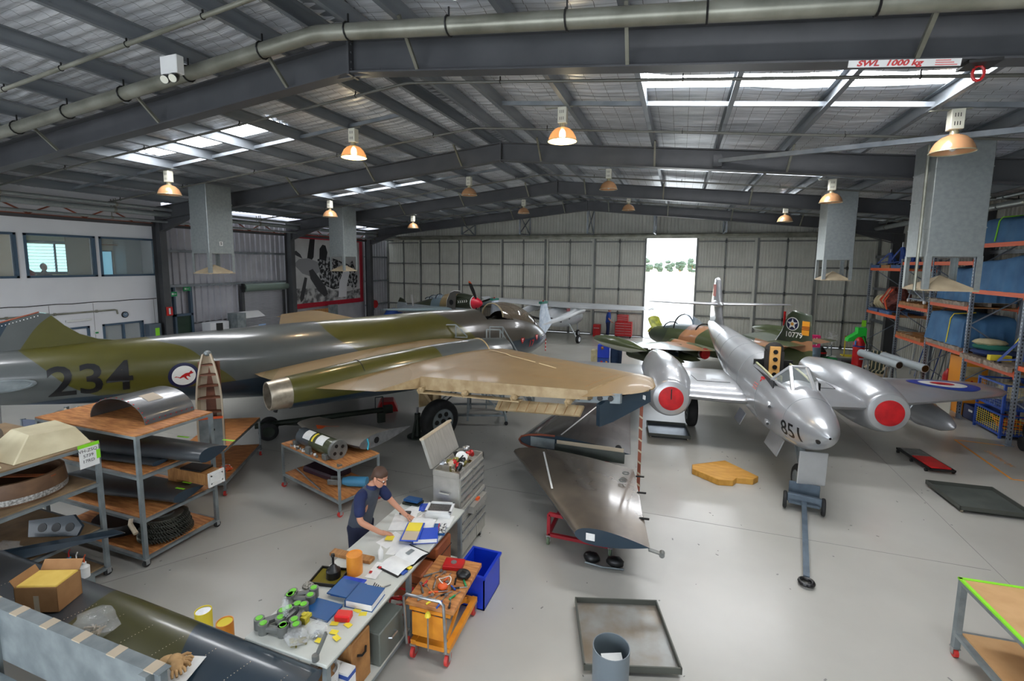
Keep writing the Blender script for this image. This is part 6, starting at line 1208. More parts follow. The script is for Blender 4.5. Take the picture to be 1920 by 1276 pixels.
b = MB(); wing_mesh(b, [(1.2, 3.3, -0.3, 1.55, 0.3), (1.5, 3.0, -3.0, 1.7, 0.18), (1.9, 2.7, -4.6, 1.8, 0.06)], 8, X=sX, mi_bot=0, mi_end=0); fw = b.build('wing', mat('fighter_wing_grey', srgb(112, 128, 132), 0.4), FT, smooth=50); m_ = inst(fw, 'wing', FT); m_.scale = (1, -1, 1)
b = MB(); rg = [[(-2.3-1.5*u, 0.33*cos(a), 2.20-0.16*u+(0.05+0.2*sin(pi*(0.15+0.75*u)))*sin(a)) for a in [pi*j/10 for j in range(11)]] for u in [k/8 for k in range(9)]]; b.loft(rg, False, closed=False); cp = b.build('canopy', mat('clear_canopy', (0, 0, 0)), FT, smooth=60)
for k in (0, 3, 6, 8): MB().tube([Vector(p) for p in rg[k]], 0.03, 5).build('canopy_arch', M_BLK, cp)
b = MB(); slab(b, [(5.7, 1.4), (6.2, 1.9), (6.6, 2.0), (6.95, 1.5), (6.9, 1.1)], 0.09); b.build('fin', M_FTP, FT)
for sgn in (-1, 1): MB().cyl((-1.7, sgn*1.5, 0.35), (-1.9, sgn*1.5, 1.6), 0.06, n=10).build('main_leg', M_GREYFRAME, FT); wheel(FT, (-1.7, sgn*1.62, 0.34), (0, 1, 0), 0.34, 0.2, M_GREYFRAME)
MB().cyl((-6.2, 0, 0.16), (-6.1, 0, 1.15), 0.04, n=8).build('tail_leg', M_GREYFRAME, FT); wheel(FT, (-6.2, 0, 0.16), (0, 1, 0), 0.16, 0.1, M_GREYFRAME, 'tail_wheel')
MB().bar((-5.0, -0.25, 1.5), (-5.15, -0.25, 2.25), 0.03, 0.1).build('white_mast', M_WHITE, FT)

# ================================================================ stands about the bomber
def stairs(x, y, z, rz, label, run=1.0):
    t = thing('access_stairs', label, 'steps', (x, y, 0), rz=rz)
    for s in (-0.3, 0.3):
        b = MB(); b.bar((0, s, 0), (run, s, z), 0.04); b.bar((run, s, 0), (run, s, z+0.87), 0.035); b.bar((run+0.4, s, 0), (run+0.4, s, z+0.87), 0.035); b.bar((run, s, z+0.87), (run+0.4, s, z+0.87), 0.03); b.bar((run, s, z+0.87), (0.02, s, 0.75), 0.03); b.bar((0.02, s, 0.0), (0.02, s, 0.75), 0.03); b.build('side_rail', M_GREYFRAME, t)
    for k in range(6): MB().bx(run*(k+0.6)/7, run*(k+0.6)/7+0.18, -0.3, 0.3, z*(k+1)/7-0.01, z*(k+1)/7+0.01).build('tread', M_GREYFRAME, t)
    MB().bx(run-0.02, run+0.42, -0.3, 0.3, z, z+0.025).build('platform', M_GREYFRAME, t)
stairs(-3.95, 13.35, 1.5, radians(193), 'grey access steps standing before the bomber wing root')
t = thing('handrail_frame', 'grey handrail frame standing on the bomber inner wing', 'handrail', (-6.35, 12.35, 2.14), rz=radians(15)); b = MB(); b.bar((0, 0, 0), (0, 0, 0.36), 0.03); b.bar((0.28, 0, 0), (0.28, 0, 0.36), 0.03); b.bar((0, 0, 0.36), (0.28, 0, 0.36), 0.03); b.bar((0.28, 0, 0.36), (0.62, 0, 0.02), 0.03); b.bar((0, 0, 0), (0.62, 0, 0), 0.03); b.build('rail', M_GREYFRAME, t)
t = thing('wing_trestle', 'grey angle-iron trestle with castors below the bomber wing', 'trestle', (-5.35, 11.75, 0), rz=radians(20)); b = MB()
for x in (-0.9, 0.0, 0.9):
    for s in (-1, 1): b.bar((x*1.15, s*0.55, 0.1), (x*0.9, s*0.18, 1.15), 0.05)
    b.bar((x*0.9, -0.2, 1.15), (x*0.9, 0.2, 1.15), 0.05); b.bar((x*1.1, -0.5, 0.25), (x*1.1, 0.5, 0.25), 0.04)
for s in (-1, 1): b.bar((-0.82, s*0.18, 1.15), (0.82, s*0.18, 1.15), 0.05); b.bar((-1.0, s*0.5, 0.25), (1.0, s*0.5, 0.25), 0.05); b.bar((-1.0, s*0.5, 0.25), (0, s*0.2, 1.1), 0.035); b.bar((1.0, s*0.5, 0.25), (0, s*0.2, 1.1), 0.035)
b.build('frame', M_GREYFRAME, t)
for x in (-1.03, 1.03):
    for s in (-0.55, 0.55): MB().cyl((x, s-0.02, 0.05), (x, s+0.02, 0.05), 0.05, n=12).build('castor', M_BLACK, t)
t = thing('towing_bar', 'long dark green towing arm lying behind the table of parts', 'tow bar', (-8.4, 9.6, 0), rz=atan2(2.34, 2.3)); M_DKG = mat('dark_green_steel', srgb(46, 54, 44), 0.5, 0.1, srgb(34, 40, 32), 4)
MB().cyl((-1.6, 0, 0.32), (1.55, 0, 0.34), 0.07, n=14).build('arm_tube', M_DKG, t, smooth=40); MB().bx(1.45, 1.7, -0.08, 0.08, 0.24, 0.44).build('coupling', M_DKG, t, bevel=0.01); b = MB(); b.bar((1.45, 0, 0.4), (1.45, 0, 0.7), 0.02); b.bar((1.25, 0, 0.4), (1.25, 0, 0.7), 0.02); b.bar((1.25, 0, 0.7), (1.45, 0, 0.7), 0.02); b.build('handle', M_BLK, t); b = MB(); b.bar((-1.1, 0, 0.3), (0.4, -0.1, 0.08), 0.035); b.build('strut', M_DKG, t)
for s in (-0.25, 0.25): wheel(t, (-1.3, s, 0.22), (0, 1, 0), 0.22, 0.1, M_DKG, 'tow_wheel')
b = MB(); b.cyl((-1.3, -0.25, 0.22), (-1.3, 0.25, 0.22), 0.025, n=8); b.bar((-1.3, 0, 0.2), (-1.3, 0, 0.34), 0.05); b.build('axle', M_DKG, t); MB().bx(1.3, 1.5, -0.05, 0.05, 0.0, 0.26).build('prop_stand', M_DKG, t)
t = thing('bottle_jack', 'dark tripod jack beside the bomber main wheel', 'jack', (-5.95, 10.0, 0)); MB().cyl((0, 0, 0), (0, 0, 0.03), 0.26, n=20).build('base_plate', M_DKG, t); MB().cyl((0, 0, 0.03), (0, 0, 0.6), 0.08, 0.07, 14).build('cylinder', M_DKG, t); MB().cyl((0, 0, 0.6), (0, 0, 0.75), 0.03, n=10).build('ram', M_ALU, t)
for k in range(3): a = 2*pi*k/3+0.5; MB().bar((0.05*cos(a), 0.05*sin(a), 0.5), (0.24*cos(a), 0.24*sin(a), 0.03), 0.04).build('leg', M_DKG, t)
t = thing('wheel_chock', 'red wheel chock under the bomber fuselage', 'chock', (-7.9, 11.6, 0), rz=0.6); MB().prism([(-0.3, 0), (0.3, 0), (0.18, 0.3), (-0.18, 0.3)], -0.25, 0.25, M=Matrix.Rotation(pi/2, 4, 'X')).build('chock_block', M_RED, t, bevel=0.01)
t = thing('control_lock_strap', 'orange striped locking strap hanging from the bomber wing tip', 'strap', (-0.56, 8.95, 0)); MB().bx(-0.03, 0.03, -0.01, 0.01, 0, 1.74).build('webbing', M_RUST, t)
for k in range(7): MB().box((0, -0.013, 0.15+k*0.22), (0.085, 0.004, 0.03), ry=0.6).build('white_stripe', M_PRIM, t)
# ================================================================ foreground workshop furniture
def castor(parent, x, y, r=0.05, m=None):
    c = MB(); c.cyl((x-0.018, y, r), (x+0.018, y, r), r, n=14); o = c.build('castor', m or M_BLACK, parent, smooth=40)
    f = MB(); f.bx(x-0.028, x-0.022, y-0.02, y+0.03, r*0.7, r*2.2); f.bx(x+0.022, x+0.028, y-0.02, y+0.03, r*0.7, r*2.2); f.bx(x-0.035, x+0.035, y-0.035, y+0.035, r*2.1, r*2.35); f.build('castor_fork', M_ALU, o)
M_CRED = mat('red_castor', srgb(196, 52, 46), 0.5)
def frame_unit(name, label, cat, x0, x1, y0, y1, levels, h, loc=(0, 0, 0), rz=0, ply=None, cast=M_BLACK, post=0.035, zc=0.11, topedge=True, group=None):
    """angle-iron trolley: four posts, frame rails and a board at each level, castors"""
    t = thing(name, label, cat, loc, rz, group=group)
    for x in (x0+post/2, x1-post/2):
        for y in (y0+post/2, y1-post/2):
            MB().bx(x-post/2, x+post/2, y-post/2, y+post/2, zc, h).build('post', M_GREYFRAME, t); castor(t, x, y, zc*0.45, cast)
    for z in levels:
        b = MB()
        for y in (y0+post/2, y1-post/2): b.bx(x0+post, x1-post, y-post/2, y+post/2, z-0.045, z-0.005)
        for x in (x0+post/2, x1-post/2): b.bx(x-post/2, x+post/2, y0+post, y1-post, z-0.045, z-0.005)
        b.build('rail', M_GREYFRAME, t)
        top = abs(z-h) < 0.02; e = -0.0 if top else post
        MB().bx(x0+e+0.002, x1-e-0.002, y0+e+0.002, y1-e-0.002, z-0.005, z+0.014).build('shelf_board', ply or M_PLY, t)
    return t
def flat(name, label, cat, x, y, z, w, d, m, rz=0, h=0.003, group=None):
    o = MB().bx(-w/2, w/2, -d/2, d/2, 0, h).build(name, m); o.location = (x, y, z); o.rotation_euler = (0, 0, rz); return tag(o, label, cat, group)
def binder(x, y, z, w, d, h, rz, m, label):
    t = thing('ring_binder', label, 'binder', (x, y, z), rz=rz)
    MB().bx(-w/2, w/2, -d/2, d/2, h-0.004, h).build('cover', m, t); MB().bx(-w/2, w/2, -d/2, d/2, 0, 0.004).build('cover', m, t); MB().bx(-w/2, -w/2+0.006, -d/2, d/2, 0, h).build('spine', m, t); MB().bx(-w/2+0.01, w/2-0.008, -d/2+0.006, d/2-0.006, 0.005, h-0.005).build('pages', M_PAPER, t); return t

# ---------------- long bench
BZ = 0.90
M_LAM = mat('pale_grey_laminate', srgb(204, 206, 198), 0.4, 0, srgb(192, 194, 186), 3)
bn = thing('work_bench', 'long pale-topped workbench on castors where the man stands', 'bench', (0, 0, 0))
MB().bx(-3.58, -2.66, 2.95, 5.70, BZ-0.035, BZ).build('bench_top', M_LAM, bn, bevel=0.008)
for x in (-3.54, -2.71):
    for y in (3.0, 4.32, 5.64): MB().bx(x-0.025, x+0.025, y-0.025, y+0.025, 0.1, BZ-0.035).build('leg', M_GREYFRAME, bn); castor(bn, x, y, 0.05, M_CRED)
b = MB()
for x in (-3.54, -2.71): b.bx(x-0.02, x+0.02, 3.0, 5.64, 0.14, 0.18); b.bx(x-0.02, x+0.02, 3.0, 5.64, BZ-0.08, BZ-0.035)
b.build('rail', M_GREYFRAME, bn); MB().bx(-3.52, -2.69, 2.98, 5.66, 0.18, 0.2).build('lower_shelf', M_LAM, bn)
SZ = 0.201
t = thing('plastic_bucket', 'white plastic bucket of swarf under the bench end', 'bucket', (-2.88, 3.13, SZ)); MB().lathe([(0.125, 0), (0.145, 0.96), (0.152, 0.97), (0.152, 1.0), (0.138, 1.0), (0.135, 0.88)], (0, 0, 0), (0, 0, 0.44), 24).build('pail', M_WHITE, t, smooth=40); MB().blob((0, 0, 0.37), (0.125, 0.125, 0.06), 14, 6, 0.25, seed=8).build('swarf', M_CARD, t); decal('43820', 0.07, M_BLK, lambda u, v: (0.146*sin(0.9+u/0.146), -0.146*cos(0.9+u/0.146), 0.3+v), 'number', t, cut=0.03)
t = thing('wooden_chest', 'orange-brown wooden chest with leather handle under the bench', 'chest', (-2.9, 3.5, SZ)); MB().bx(-0.2, 0.16, -0.13, 0.15, 0, 0.52).build('chest_body', M_WOOD, t, bevel=0.01); MB().tube([(0.165, -0.06, 0.36), (0.19, -0.02, 0.34), (0.19, 0.03, 0.34), (0.165, 0.07, 0.36)], 0.012, 6).build('handle', M_BLK, t)
t = thing('printed_carton', 'white and blue printed carton standing on the lower bench shelf', 'box', (-2.78, 3.29, SZ)); MB().bx(-0.1, 0.1, -0.06, 0.05, 0, 0.36).build('carton', M_PAPER, t); MB().bx(-0.102, 0.102, -0.062, 0.052, 0.3, 0.34).build('blue_band', M_BLUEP, t); MB().bx(0.1, 0.103, -0.03, 0.03, 0.08, 0.22).build('print', M_REDL, t)
t = thing('steel_drawer_box', 'grey steel file drawer with chrome handle under the bench', 'box', (-2.88, 3.95, SZ)); MB().bx(-0.22, 0.19, -0.22, 0.22, 0, 0.36).build('drawer_body', mat('olive_grey_steel', srgb(112, 118, 112), 0.45, 0.2), t, bevel=0.01); MB().tube([(0.19, -0.06, 0.2), (0.22, -0.05, 0.2), (0.22, 0.05, 0.2), (0.19, 0.06, 0.2)], 0.01, 6).build('handle', M_ALU, t)
t = thing('cable_coil', 'bright red cable coil under the bench', 'cable', (-2.88, 4.42, SZ)); MB().tube([(0.14*cos(a)*(1+0.1*sin(2.3*a)), 0.12*sin(a), 0.02+0.008*k) for k, a in enumerate([j*0.5 for j in range(40)])], 0.012, 5).build('coil', M_RED, t)
for k, (y, w_, h) in enumerate(((4.78, 0.16, 0.4), (5.2, 0.2, 0.52))):
    t = thing('leather_case', ('brown leather-covered case under the bench beside the red cable', 'tall brown leather-covered case under the bench end by the tool chest')[k], 'case', (-2.92, y, SZ)); M_LEA = mat('tan_leather', srgb(168, 92, 50), 0.55, 0, srgb(140, 72, 38), 5); MB().bx(-0.2, 0.2, -w_, w_, 0, h).build('case_body', M_LEA, t, bevel=0.02); MB().bx(-0.203, 0.203, -w_-0.003, w_+0.003, h*0.7, h*0.72).build('seam', M_BLK, t)
# bench-top items
z0 = BZ+0.001
t = thing('paint_tin', 'orange paint tin standing on a plank on the bench', 'tin', (-3.22, 4.05, z0)); M_TINO = mat('orange_tin', srgb(226, 146, 50), 0.4, 0.1, srgb(208, 126, 40), 6); MB().lathe([(0.085, 0), (0.085, 1.0), (0.08, 1.0), (0.075, 0.96)], (0, 0, 0), (0, 0, 0.22), 28).build('can', M_TINO, t, smooth=40); MB().cyl((0, 0, 0.205), (0, 0, 0.211), 0.078, n=24).build('lid', M_PLY, t)
t = thing('plank', 'short rough plank lying beside the orange tin', 'plank', (-3.42, 4.26, z0), rz=0.05); MB().bx(-0.27, 0.27, -0.05, 0.05, 0, 0.04).build('timber', M_WOOD, t, bevel=0.004)
t = thing('glue_bottle', 'small white squeeze bottle on the bench', 'bottle', (-3.1, 4.36, z0)); MB().lathe([(0.03, 0), (0.032, 0.6), (0.02, 0.75), (0.012, 0.8), (0.006, 1)], (0, 0, 0), (0, 0, 0.16), 16).build('bottle', M_PAPER, t, smooth=40)
t = thing('open_manual', 'open manual with white pages at the bench edge', 'book', (-2.83, 4.42, z0), rz=1.35)
for s in (-1, 1): MB().grid(lambda u, v, s=s: (s*0.24*u, -0.15+0.3*v, 0.012+0.022*sin(pi*u)), 8, 1).build('page_block', M_PAPER, t, smooth=60)
MB().bx(-0.26, 0.26, -0.16, 0.16, 0, 0.01).build('cover', M_BLK, t); MB().box((0.12, 0.02, 0.037), (0.1, 0.06, 0.001)).build('drawing', M_GREYFRAME, t)
MB().bx(-0.2, -0.13, -0.19, -0.14, 0.01, 0.02).build('blue_tab', M_BLUEP, t); MB().bx(-0.1, -0.05, -0.185, -0.14, 0.01, 0.02).build('yellow_tab', M_YEL, t)
q = random.Random(14)
for k, (x, y, w_, d, lab) in enumerate(((-3.2, 4.72, 0.21, 0.3, 'white drawing sheet with yellow card on the bench'), (-3.02, 4.6, 0.21, 0.28, 'white printed sheet beside the yellow card sheet'), (-3.02, 4.16, 0.13, 0.28, 'narrow white parts sheet near the orange tin'), (-3.28, 5.12, 0.3, 0.4, 'large white drawing under the mans hands'), (-3.05, 5.35, 0.21, 0.3, 'white sheet beside the stack of papers'), (-3.3, 5.45, 0.21, 0.3, 'white sheet near the black wallet'), (-2.78, 5.32, 0.2, 0.28, 'white sheet overhanging towards the tool chest'))):
    flat('paper_sheet', lab, 'paper', x, y, z0+0.0015*k, w_, d, M_PAPER, q.uniform(-0.4, 0.4), 0.0012)
flat('yellow_card', 'yellow card on the white drawing sheet', 'card', -3.22, 4.72, z0+0.02, 0.1, 0.09, M_YEL, 0.3)
for k in range(2): t = flat('red_seal', 'small red and white sealed part on the narrow sheet', 'part', -3.05+0.05*k, 4.1+0.1*k, z0+0.012, 0.03, 0.03, M_RED, 0.2, 0.008, 'sealed parts on the narrow sheet')
t = thing('paper_stack', 'thick stack of loose white papers on the bench', 'papers', (-2.98, 5.1, z0+0.012), rz=0.3)
for k in range(7): o = MB().bx(-0.15, 0.15, -0.11, 0.11, 0.007*k, 0.007*k+0.006).build('sheet', M_PAPER, t); o.rotation_euler = (0, 0, q.uniform(-0.15, 0.15))
t = thing('framed_tray', 'white framed tray with grey mesh on a pile of papers', 'tray', (-2.93, 5.48, z0), rz=0.25); MB().bx(-0.17, 0.17, -0.13, 0.13, 0, 0.07).build('paper_pile', M_PAPER, t); b = MB()
for (a0, a1, c0, c1) in ((-0.18, 0.18, -0.14, -0.11), (-0.18, 0.18, 0.11, 0.14), (-0.18, -0.15, -0.14, 0.14), (0.15, 0.18, -0.14, 0.14)): b.bx(a0, a1, c0, c1, 0.07, 0.1)
b.build('frame', M_WHITE, t); MB().bx(-0.15, 0.15, -0.11, 0.11, 0.072, 0.08).build('mesh', mat('grey_mesh', srgb(98, 94, 92), 0.5, 0.4, srgb(70, 66, 66), 60), t)
M_BIND = mat('blue_binder', srgb(28, 84, 140), 0.4); M_BINB = mat('bright_blue_binder', srgb(20, 70, 186), 0.4)
binder(-2.84, 3.72, z0, 0.3, 0.26, 0.075, 0.1, M_BIND, 'thick blue ring binder lying near the red box')
binder(-3.1, 3.8, z0, 0.27, 0.25, 0.05, 0.1, M_BINB, 'bright blue ring binder beside the thick binder'); binder(-3.08, 3.74, z0+0.051, 0.3, 0.24, 0.012, 0.05, M_BIND, 'thin blue folder lying on the bright blue binder')
binder(-3.15, 3.46, z0, 0.31, 0.23, 0.02, 0.02, M_BIND, 'thin blue ring binder beside the yellow clamp')
binder(-2.82, 4.9, z0+0.005, 0.3, 0.25, 0.06, 0.45, M_BINB, 'bright blue ring binder at the bench edge beside the yellow pad')
t = thing('yellow_pad', 'yellow spiral pad on an open blue folder', 'notepad', (-2.98, 4.86, z0+0.07), rz=0.3); MB().bx(-0.11, 0.11, -0.2, 0.2, 0, 0.01).build('folder', M_BINB, t); MB().bx(-0.09, 0.09, 0.0, 0.18, 0.01, 0.022).build('pad', M_YEL, t); MB().bx(-0.09, 0.09, -0.19, -0.005, 0.01, 0.016).build('card', M_PRIM, t)
t = thing('blue_folder', 'bright blue plastic folder leaning by the tool chest', 'folder', (-3.12, 5.58, z0+0.001), rz=0.4); MB().bx(-0.16, 0.16, -0.1, 0.1, 0, 0.012).build('folder_body', M_BINB, t)
t = thing('navy_binder', 'navy binder and olive case at the far bench end', 'binder', (-3.42, 5.6, z0)); MB().bx(-0.13, 0.13, -0.08, 0.08, 0, 0.03).build('olive_case', M_DKG, t); MB().box((0, 0.0, 0.055), (0.22, 0.15, 0.03), rx=-0.15).build('binder_body', M_BIND, t)
t = thing('phone_wallet', 'black phone wallet on the bench', 'wallet', (-3.36, 5.3, z0+0.012), rz=0.3); MB().bx(-0.075, 0.075, -0.035, 0.035, 0, 0.025).build('wallet_body', M_BLK, t, bevel=0.006)
t = thing('printed_book', 'dark printed book with red title stripe at the bench edge', 'book', (-2.76, 5.1, z0), rz=0.35); MB().bx(-0.1, 0.1, -0.11, 0.11, 0, 0.035).build('book_body', M_BIND, t); MB().bx(0.02, 0.1, -0.112, 0.112, 0.035, 0.036).build('patterned_cover', mat('pattern_print', srgb(220, 220, 216), 0.5, 0, srgb(40, 40, 44), 30, lo=0.48, hi=0.52), t); MB().bx(-0.0, 0.015, -0.112, 0.112, 0.035, 0.0365).build('stripe', M_RED, t)
t = thing('oil_tray', 'black oil tray holding a dark plunger valve', 'tray', (-3.42, 3.88, z0), rz=0.2); b = MB(); b.bx(-0.16, 0.16, -0.14, 0.14, 0, 0.006)
for (a0, a1, c0, c1) in ((-0.16, 0.16, -0.14, -0.13), (-0.16, 0.16, 0.13, 0.14), (-0.16, -0.15, -0.14, 0.14), (0.15, 0.16, -0.14, 0.14)): b.bx(a0, a1, c0, c1, 0, 0.035)
b.build('tray_body', M_BLK, t); MB().bx(-0.145, 0.145, -0.125, 0.125, 0.006, 0.012).build('oil', mat('amber_oil', srgb(120, 108, 36), 0.1), t)
t = thing('plunger_valve', 'dark greasy plunger valve standing in the oil tray', 'valve', (-3.38, 3.9, z0+0.013)); MB().lathe([(0.075, 0), (0.075, 0.3), (0.05, 0.36), (0.03, 0.5), (0.012, 0.55), (0.012, 0.85), (0.022, 0.9), (0.018, 1)], (0, 0, 0), (0, 0, 0.26), 18).build('valve_body', M_BLK, t, smooth=40)
t = thing('rag', 'grey mottled rag beside the oil tray', 'rag', (-3.62+0.12, 3.66, z0)); MB().blob((0, 0, 0.03), (0.07, 0.06, 0.035), 12, 6, 0.3, seed=12).build('cloth', mat('mottled_rag', srgb(190, 184, 170), 0.9, 0, srgb(60, 58, 54), 40), t, smooth=60)
M_CAST = mat('grey_casting', srgb(128, 130, 126), 0.45, 0.4, srgb(104, 106, 104), 8); M_GCAP = mat('green_plug', srgb(106, 200, 44), 0.4)
LINKS = [(-3.55+0.1, 3.54, 0.6, 'at the bench corner beside the rag'), (-3.42, 3.47, 0.3, 'overlapping the outermost one'), (-3.46, 3.36, 2.3, 'beside the thin binder'), (-3.36, 3.26, 1.5, 'standing beside the plastic sheath'), (-3.48, 3.16, 0.9, 'at the bench end'), (-3.36, 3.07, 0.2, 'nearest the bench end edge'), (-3.26, 3.28, 1.9, 'beside the yellow clamp'), (-3.22, 3.12, 0.4, 'shortest, beside the parts bag')]
for k, (x, y, rz, lab) in enumerate(LINKS):
    L = 0.075 if k < 7 else 0.045; t = thing('landing_gear_link', 'grey cast link with bright green plugs, '+lab, 'casting', (x, y, z0), rz=rz, group='cast links with green plugs'); t.scale = (1.3, 1.3, 1.3)
    b = MB(); b.bx(-L, L, -0.022, 0.022, 0.012, 0.055); b.build('link_arm', M_CAST, t, bevel=0.01)
    for s in (-L, L): e = MB(); e.cyl((s, 0, 0), (s, 0, 0.075), 0.036, n=18); eo = e.build('link_eye', M_CAST, t, smooth=40); MB().cyl((s, 0, 0.074), (s, 0, 0.079), 0.024, n=14).build('green_plug', M_GCAP, eo)
t = thing('yellow_clamp', 'chipped yellow casting by the thin binder', 'casting', (-3.2, 3.3-0.02, z0)); MB().bx(-0.035, 0.035, -0.03, 0.03, 0, 0.06).bx(0.0, 0.05, -0.045, 0.045, 0.05, 0.08).cyl((0, 0, 0.0), (0, 0, 0.09), 0.025, n=12).build('casting_body', mat('old_yellow', srgb(204, 190, 50), 0.5, 0, srgb(150, 136, 40), 18), t)
M_BAG = mat('clear_plastic_bag', srgb(226, 228, 228), 0.12, 0, alpha=0.28, bump=0.6, bsc=22, spec=0.9)
def bag(x, y, z, r, label, fill, seed, grp=None):
    t = thing('plastic_bag', label, 'bag', (x, y, z), group=grp); MB().blob((0, 0, r[2]*1.2), r, 12, 7, 0.2, seed=seed).build('film', M_BAG, t, smooth=60)
    q = random.Random(seed); b = MB()
    for k in range(14): a = q.uniform(0, 6.28); l = q.uniform(0.3, 0.7); b.box((r[0]*0.6*cos(a)*q.random(), r[1]*0.6*sin(a)*q.random(), r[2]*q.uniform(0.15, 0.7)), (r[0]*l, 0.012, 0.012), rz=a, ry=q.uniform(-0.4, 0.4))
    o = b.build('hardware', fill, t); tag(o, kind='stuff')
M_BRASS = mat('brassy_bolts', srgb(168, 158, 92), 0.4, 0.6, srgb(120, 112, 66), 20)
bag(-3.08, 3.06, z0, (0.11, 0.09, 0.05), 'clear bag of long brassy bolts at the bench end', M_BRASS, 41); bag(-2.98, 3.2, z0, (0.1, 0.08, 0.05), 'clear bag of small silver parts with a yellow card', M_ALU, 42); bag(-3.33, 3.19+0.0, z0+0.08, (0.035, 0.03, 0.09), 'slim plastic sheath standing among the castings', M_ALU, 43)
t = thing('red_parts_box', 'bright red moulded parts box', 'box', (-2.88, 3.44, z0), rz=0.25); MB().bx(-0.075, 0.075, -0.05, 0.05, 0, 0.065).build('box_body', mat('bright_red_plastic', srgb(214, 24, 28), 0.35), t, bevel=0.01); MB().bx(-0.06, 0.06, -0.053, -0.05, 0.015, 0.05).build('recess_panel', M_RED, t)
for k, (x, y) in enumerate(((-2.75, 3.56), (-2.83, 3.58), (-2.79, 3.39), (-2.92, 3.36), (-2.85, 3.27), (-2.78, 3.22), (-2.9, 3.14))): flat('yellow_tag', 'small yellow serviceable tag on the bench near the red box', 'tag', x, y, z0+0.002*k, 0.075, 0.05, M_YEL, q.uniform(-0.5, 0.5), 0.002, 'yellow tags on the bench')
t = thing('pliers', 'long-nosed pliers lying open on the bench', 'pliers', (-2.77, 3.96, z0), rz=0.9)
for s in (-1, 1): MB().tube([(-0.07, s*0.02, 0.008), (0, 0, 0.008), (0.06, -s*0.004, 0.008)], [0.006, 0.009, 0.003], 6).build('arm', M_ALU, t)
for k in range(4): t = flat('drill_punch', 'small black drill punch laid in a row on the bench', 'punch', -2.9+0.028*k, 3.95-0.008*k, z0, 0.008, 0.06, M_BLK, 0.25, 0.008, 'row of small black punches')
t = thing('torque_lever', 'steel lever arm clamped at the near bench corner', 'lever', (-2.78, 3.0, z0), rz=0.7); MB().bar((-0.02, 0, 0.03), (0.06, 0.02, 0.2), 0.035, 0.02).build('lever_arm', M_CAST, t); MB().cyl((-0.03, -0.02, 0.0), (-0.03, -0.02, 0.05), 0.03, n=16).build('boss', M_CAST, t)

# ---------------- steel tool chest with open lid
tc = thing('drawer_tool_chest', 'stainless two-part tool chest with open lid full of parts', 'tool chest', (0, 0, 0)); M_INOX = mat('brushed_stainless', srgb(190, 188, 180), 0.36, 0.45, srgb(172, 170, 162), 5, stretch=(1, 12, 1))
MB().bx(-3.2, -2.76, 5.76, 6.66, 0.12, 0.82).build('lower_cabinet', M_INOX, tc, bevel=0.008); up = MB().bx(-3.2, -2.78, 5.78, 6.64, 0.83, 1.28).build('upper_chest', M_INOX, tc, bevel=0.008)
b = MB()
for (x0, x1, y0, y1) in ((-3.2, -2.78, 5.78, 5.8), (-3.2, -2.78, 6.62, 6.64), (-3.2, -3.18, 5.78, 6.64), (-2.80, -2.78, 5.78, 6.64)): b.bx(x0, x1, y0, y1, 1.28, 1.36)
b.build('rim', M_INOX, tc)
for k in range(4):
    for y0, y1 in ((5.8, 6.2), (6.22, 6.62)): d = MB().bx(-2.779, -2.77, y0, y1, 0.86+k*0.105, 0.95+k*0.105).build('drawer', M_INOX, tc); MB().bx(-2.77, -2.752, y0+0.01, y1-0.01, 0.93+k*0.105, 0.945+k*0.105).build('handle', M_ALU, d)
for k, (za, zb) in enumerate(((0.66, 0.80), (0.53, 0.64), (0.40, 0.51), (0.14, 0.38))):
    for y0, y1 in ((5.78, 6.3), (6.32, 6.64)): d = MB().bx(-2.759, -2.75, y0, y1, za, zb).build('drawer', M_INOX, tc); MB().bx(-2.75, -2.73, y0+0.01, y1-0.01, zb-0.03, zb-0.012).build('handle', M_ALU, d)
d = MB().bx(-2.76, -2.66, 6.0, 6.5, 0.68, 0.78).build('open_drawer', M_INOX, tc); MB().bx(-2.72, -2.68, 6.2, 6.28, 0.78, 0.81).build('orange_tool', M_ORANGE, d)
MB().tube([(-3.08, 5.775, 1.06), (-3.08, 5.74, 1.05), (-2.92, 5.74, 1.05), (-2.92, 5.775, 1.06)], 0.012, 6).build('end_handle', M_INOX, tc)
for x in (-3.14, -2.82):
    for y in (5.84, 6.58): castor(tc, x, y, 0.052)
ld = MB(); ld.box((-3.30, 6.21, 1.57), (0.05, 0.86, 0.44), ry=-0.35); lo_ = ld.build('lid', M_INOX, tc, bevel=0.005); MB().box((-3.37, 6.21, 1.785), (0.07, 0.88, 0.03), ry=-0.35).build('lid_edge', M_PRIM, lo_)
q = random.Random(77)
for k in range(26):
    x, y = q.uniform(-3.1, -2.87), q.uniform(5.9, 6.52); m = q.choice((M_ALU, M_PAPER, M_CAST, M_PRIM, M_BRASS, M_BLK, M_RED)); z = 1.282+0.055*(k % 3)
    nm = ('bracket_part', 'cylinder_part', 'rag_part')[k % 3]; b = MB()
    if k % 3 == 0: b.bx(-0.05, 0.05, -0.03, 0.03, 0, 0.02); b.bx(-0.05, -0.035, -0.03, 0.03, 0, 0.08)
    elif k % 3 == 1: b.lathe([(0.03, 0), (0.04, 0.3), (0.04, 0.8), (0.02, 1)], (0, 0, 0), (0.03, 0.05, 0.09), 12)
    else: b.blob((0, 0, 0.04), (0.06, 0.05, 0.035), 10, 6, 0.3, seed=k)
    o = b.build(nm, m, smooth=40); o.location = (x, y, z); o.rotation_euler = (0, 0, q.uniform(0, 6)); tag(o, ('bent metal bracket in the open tool chest lid tray', 'small cylindrical component in the open tool chest lid tray', 'crumpled rag in the open tool chest lid tray')[k % 3], ('bracket', 'component', 'rag')[k % 3], 'parts heaped in the open tool chest')
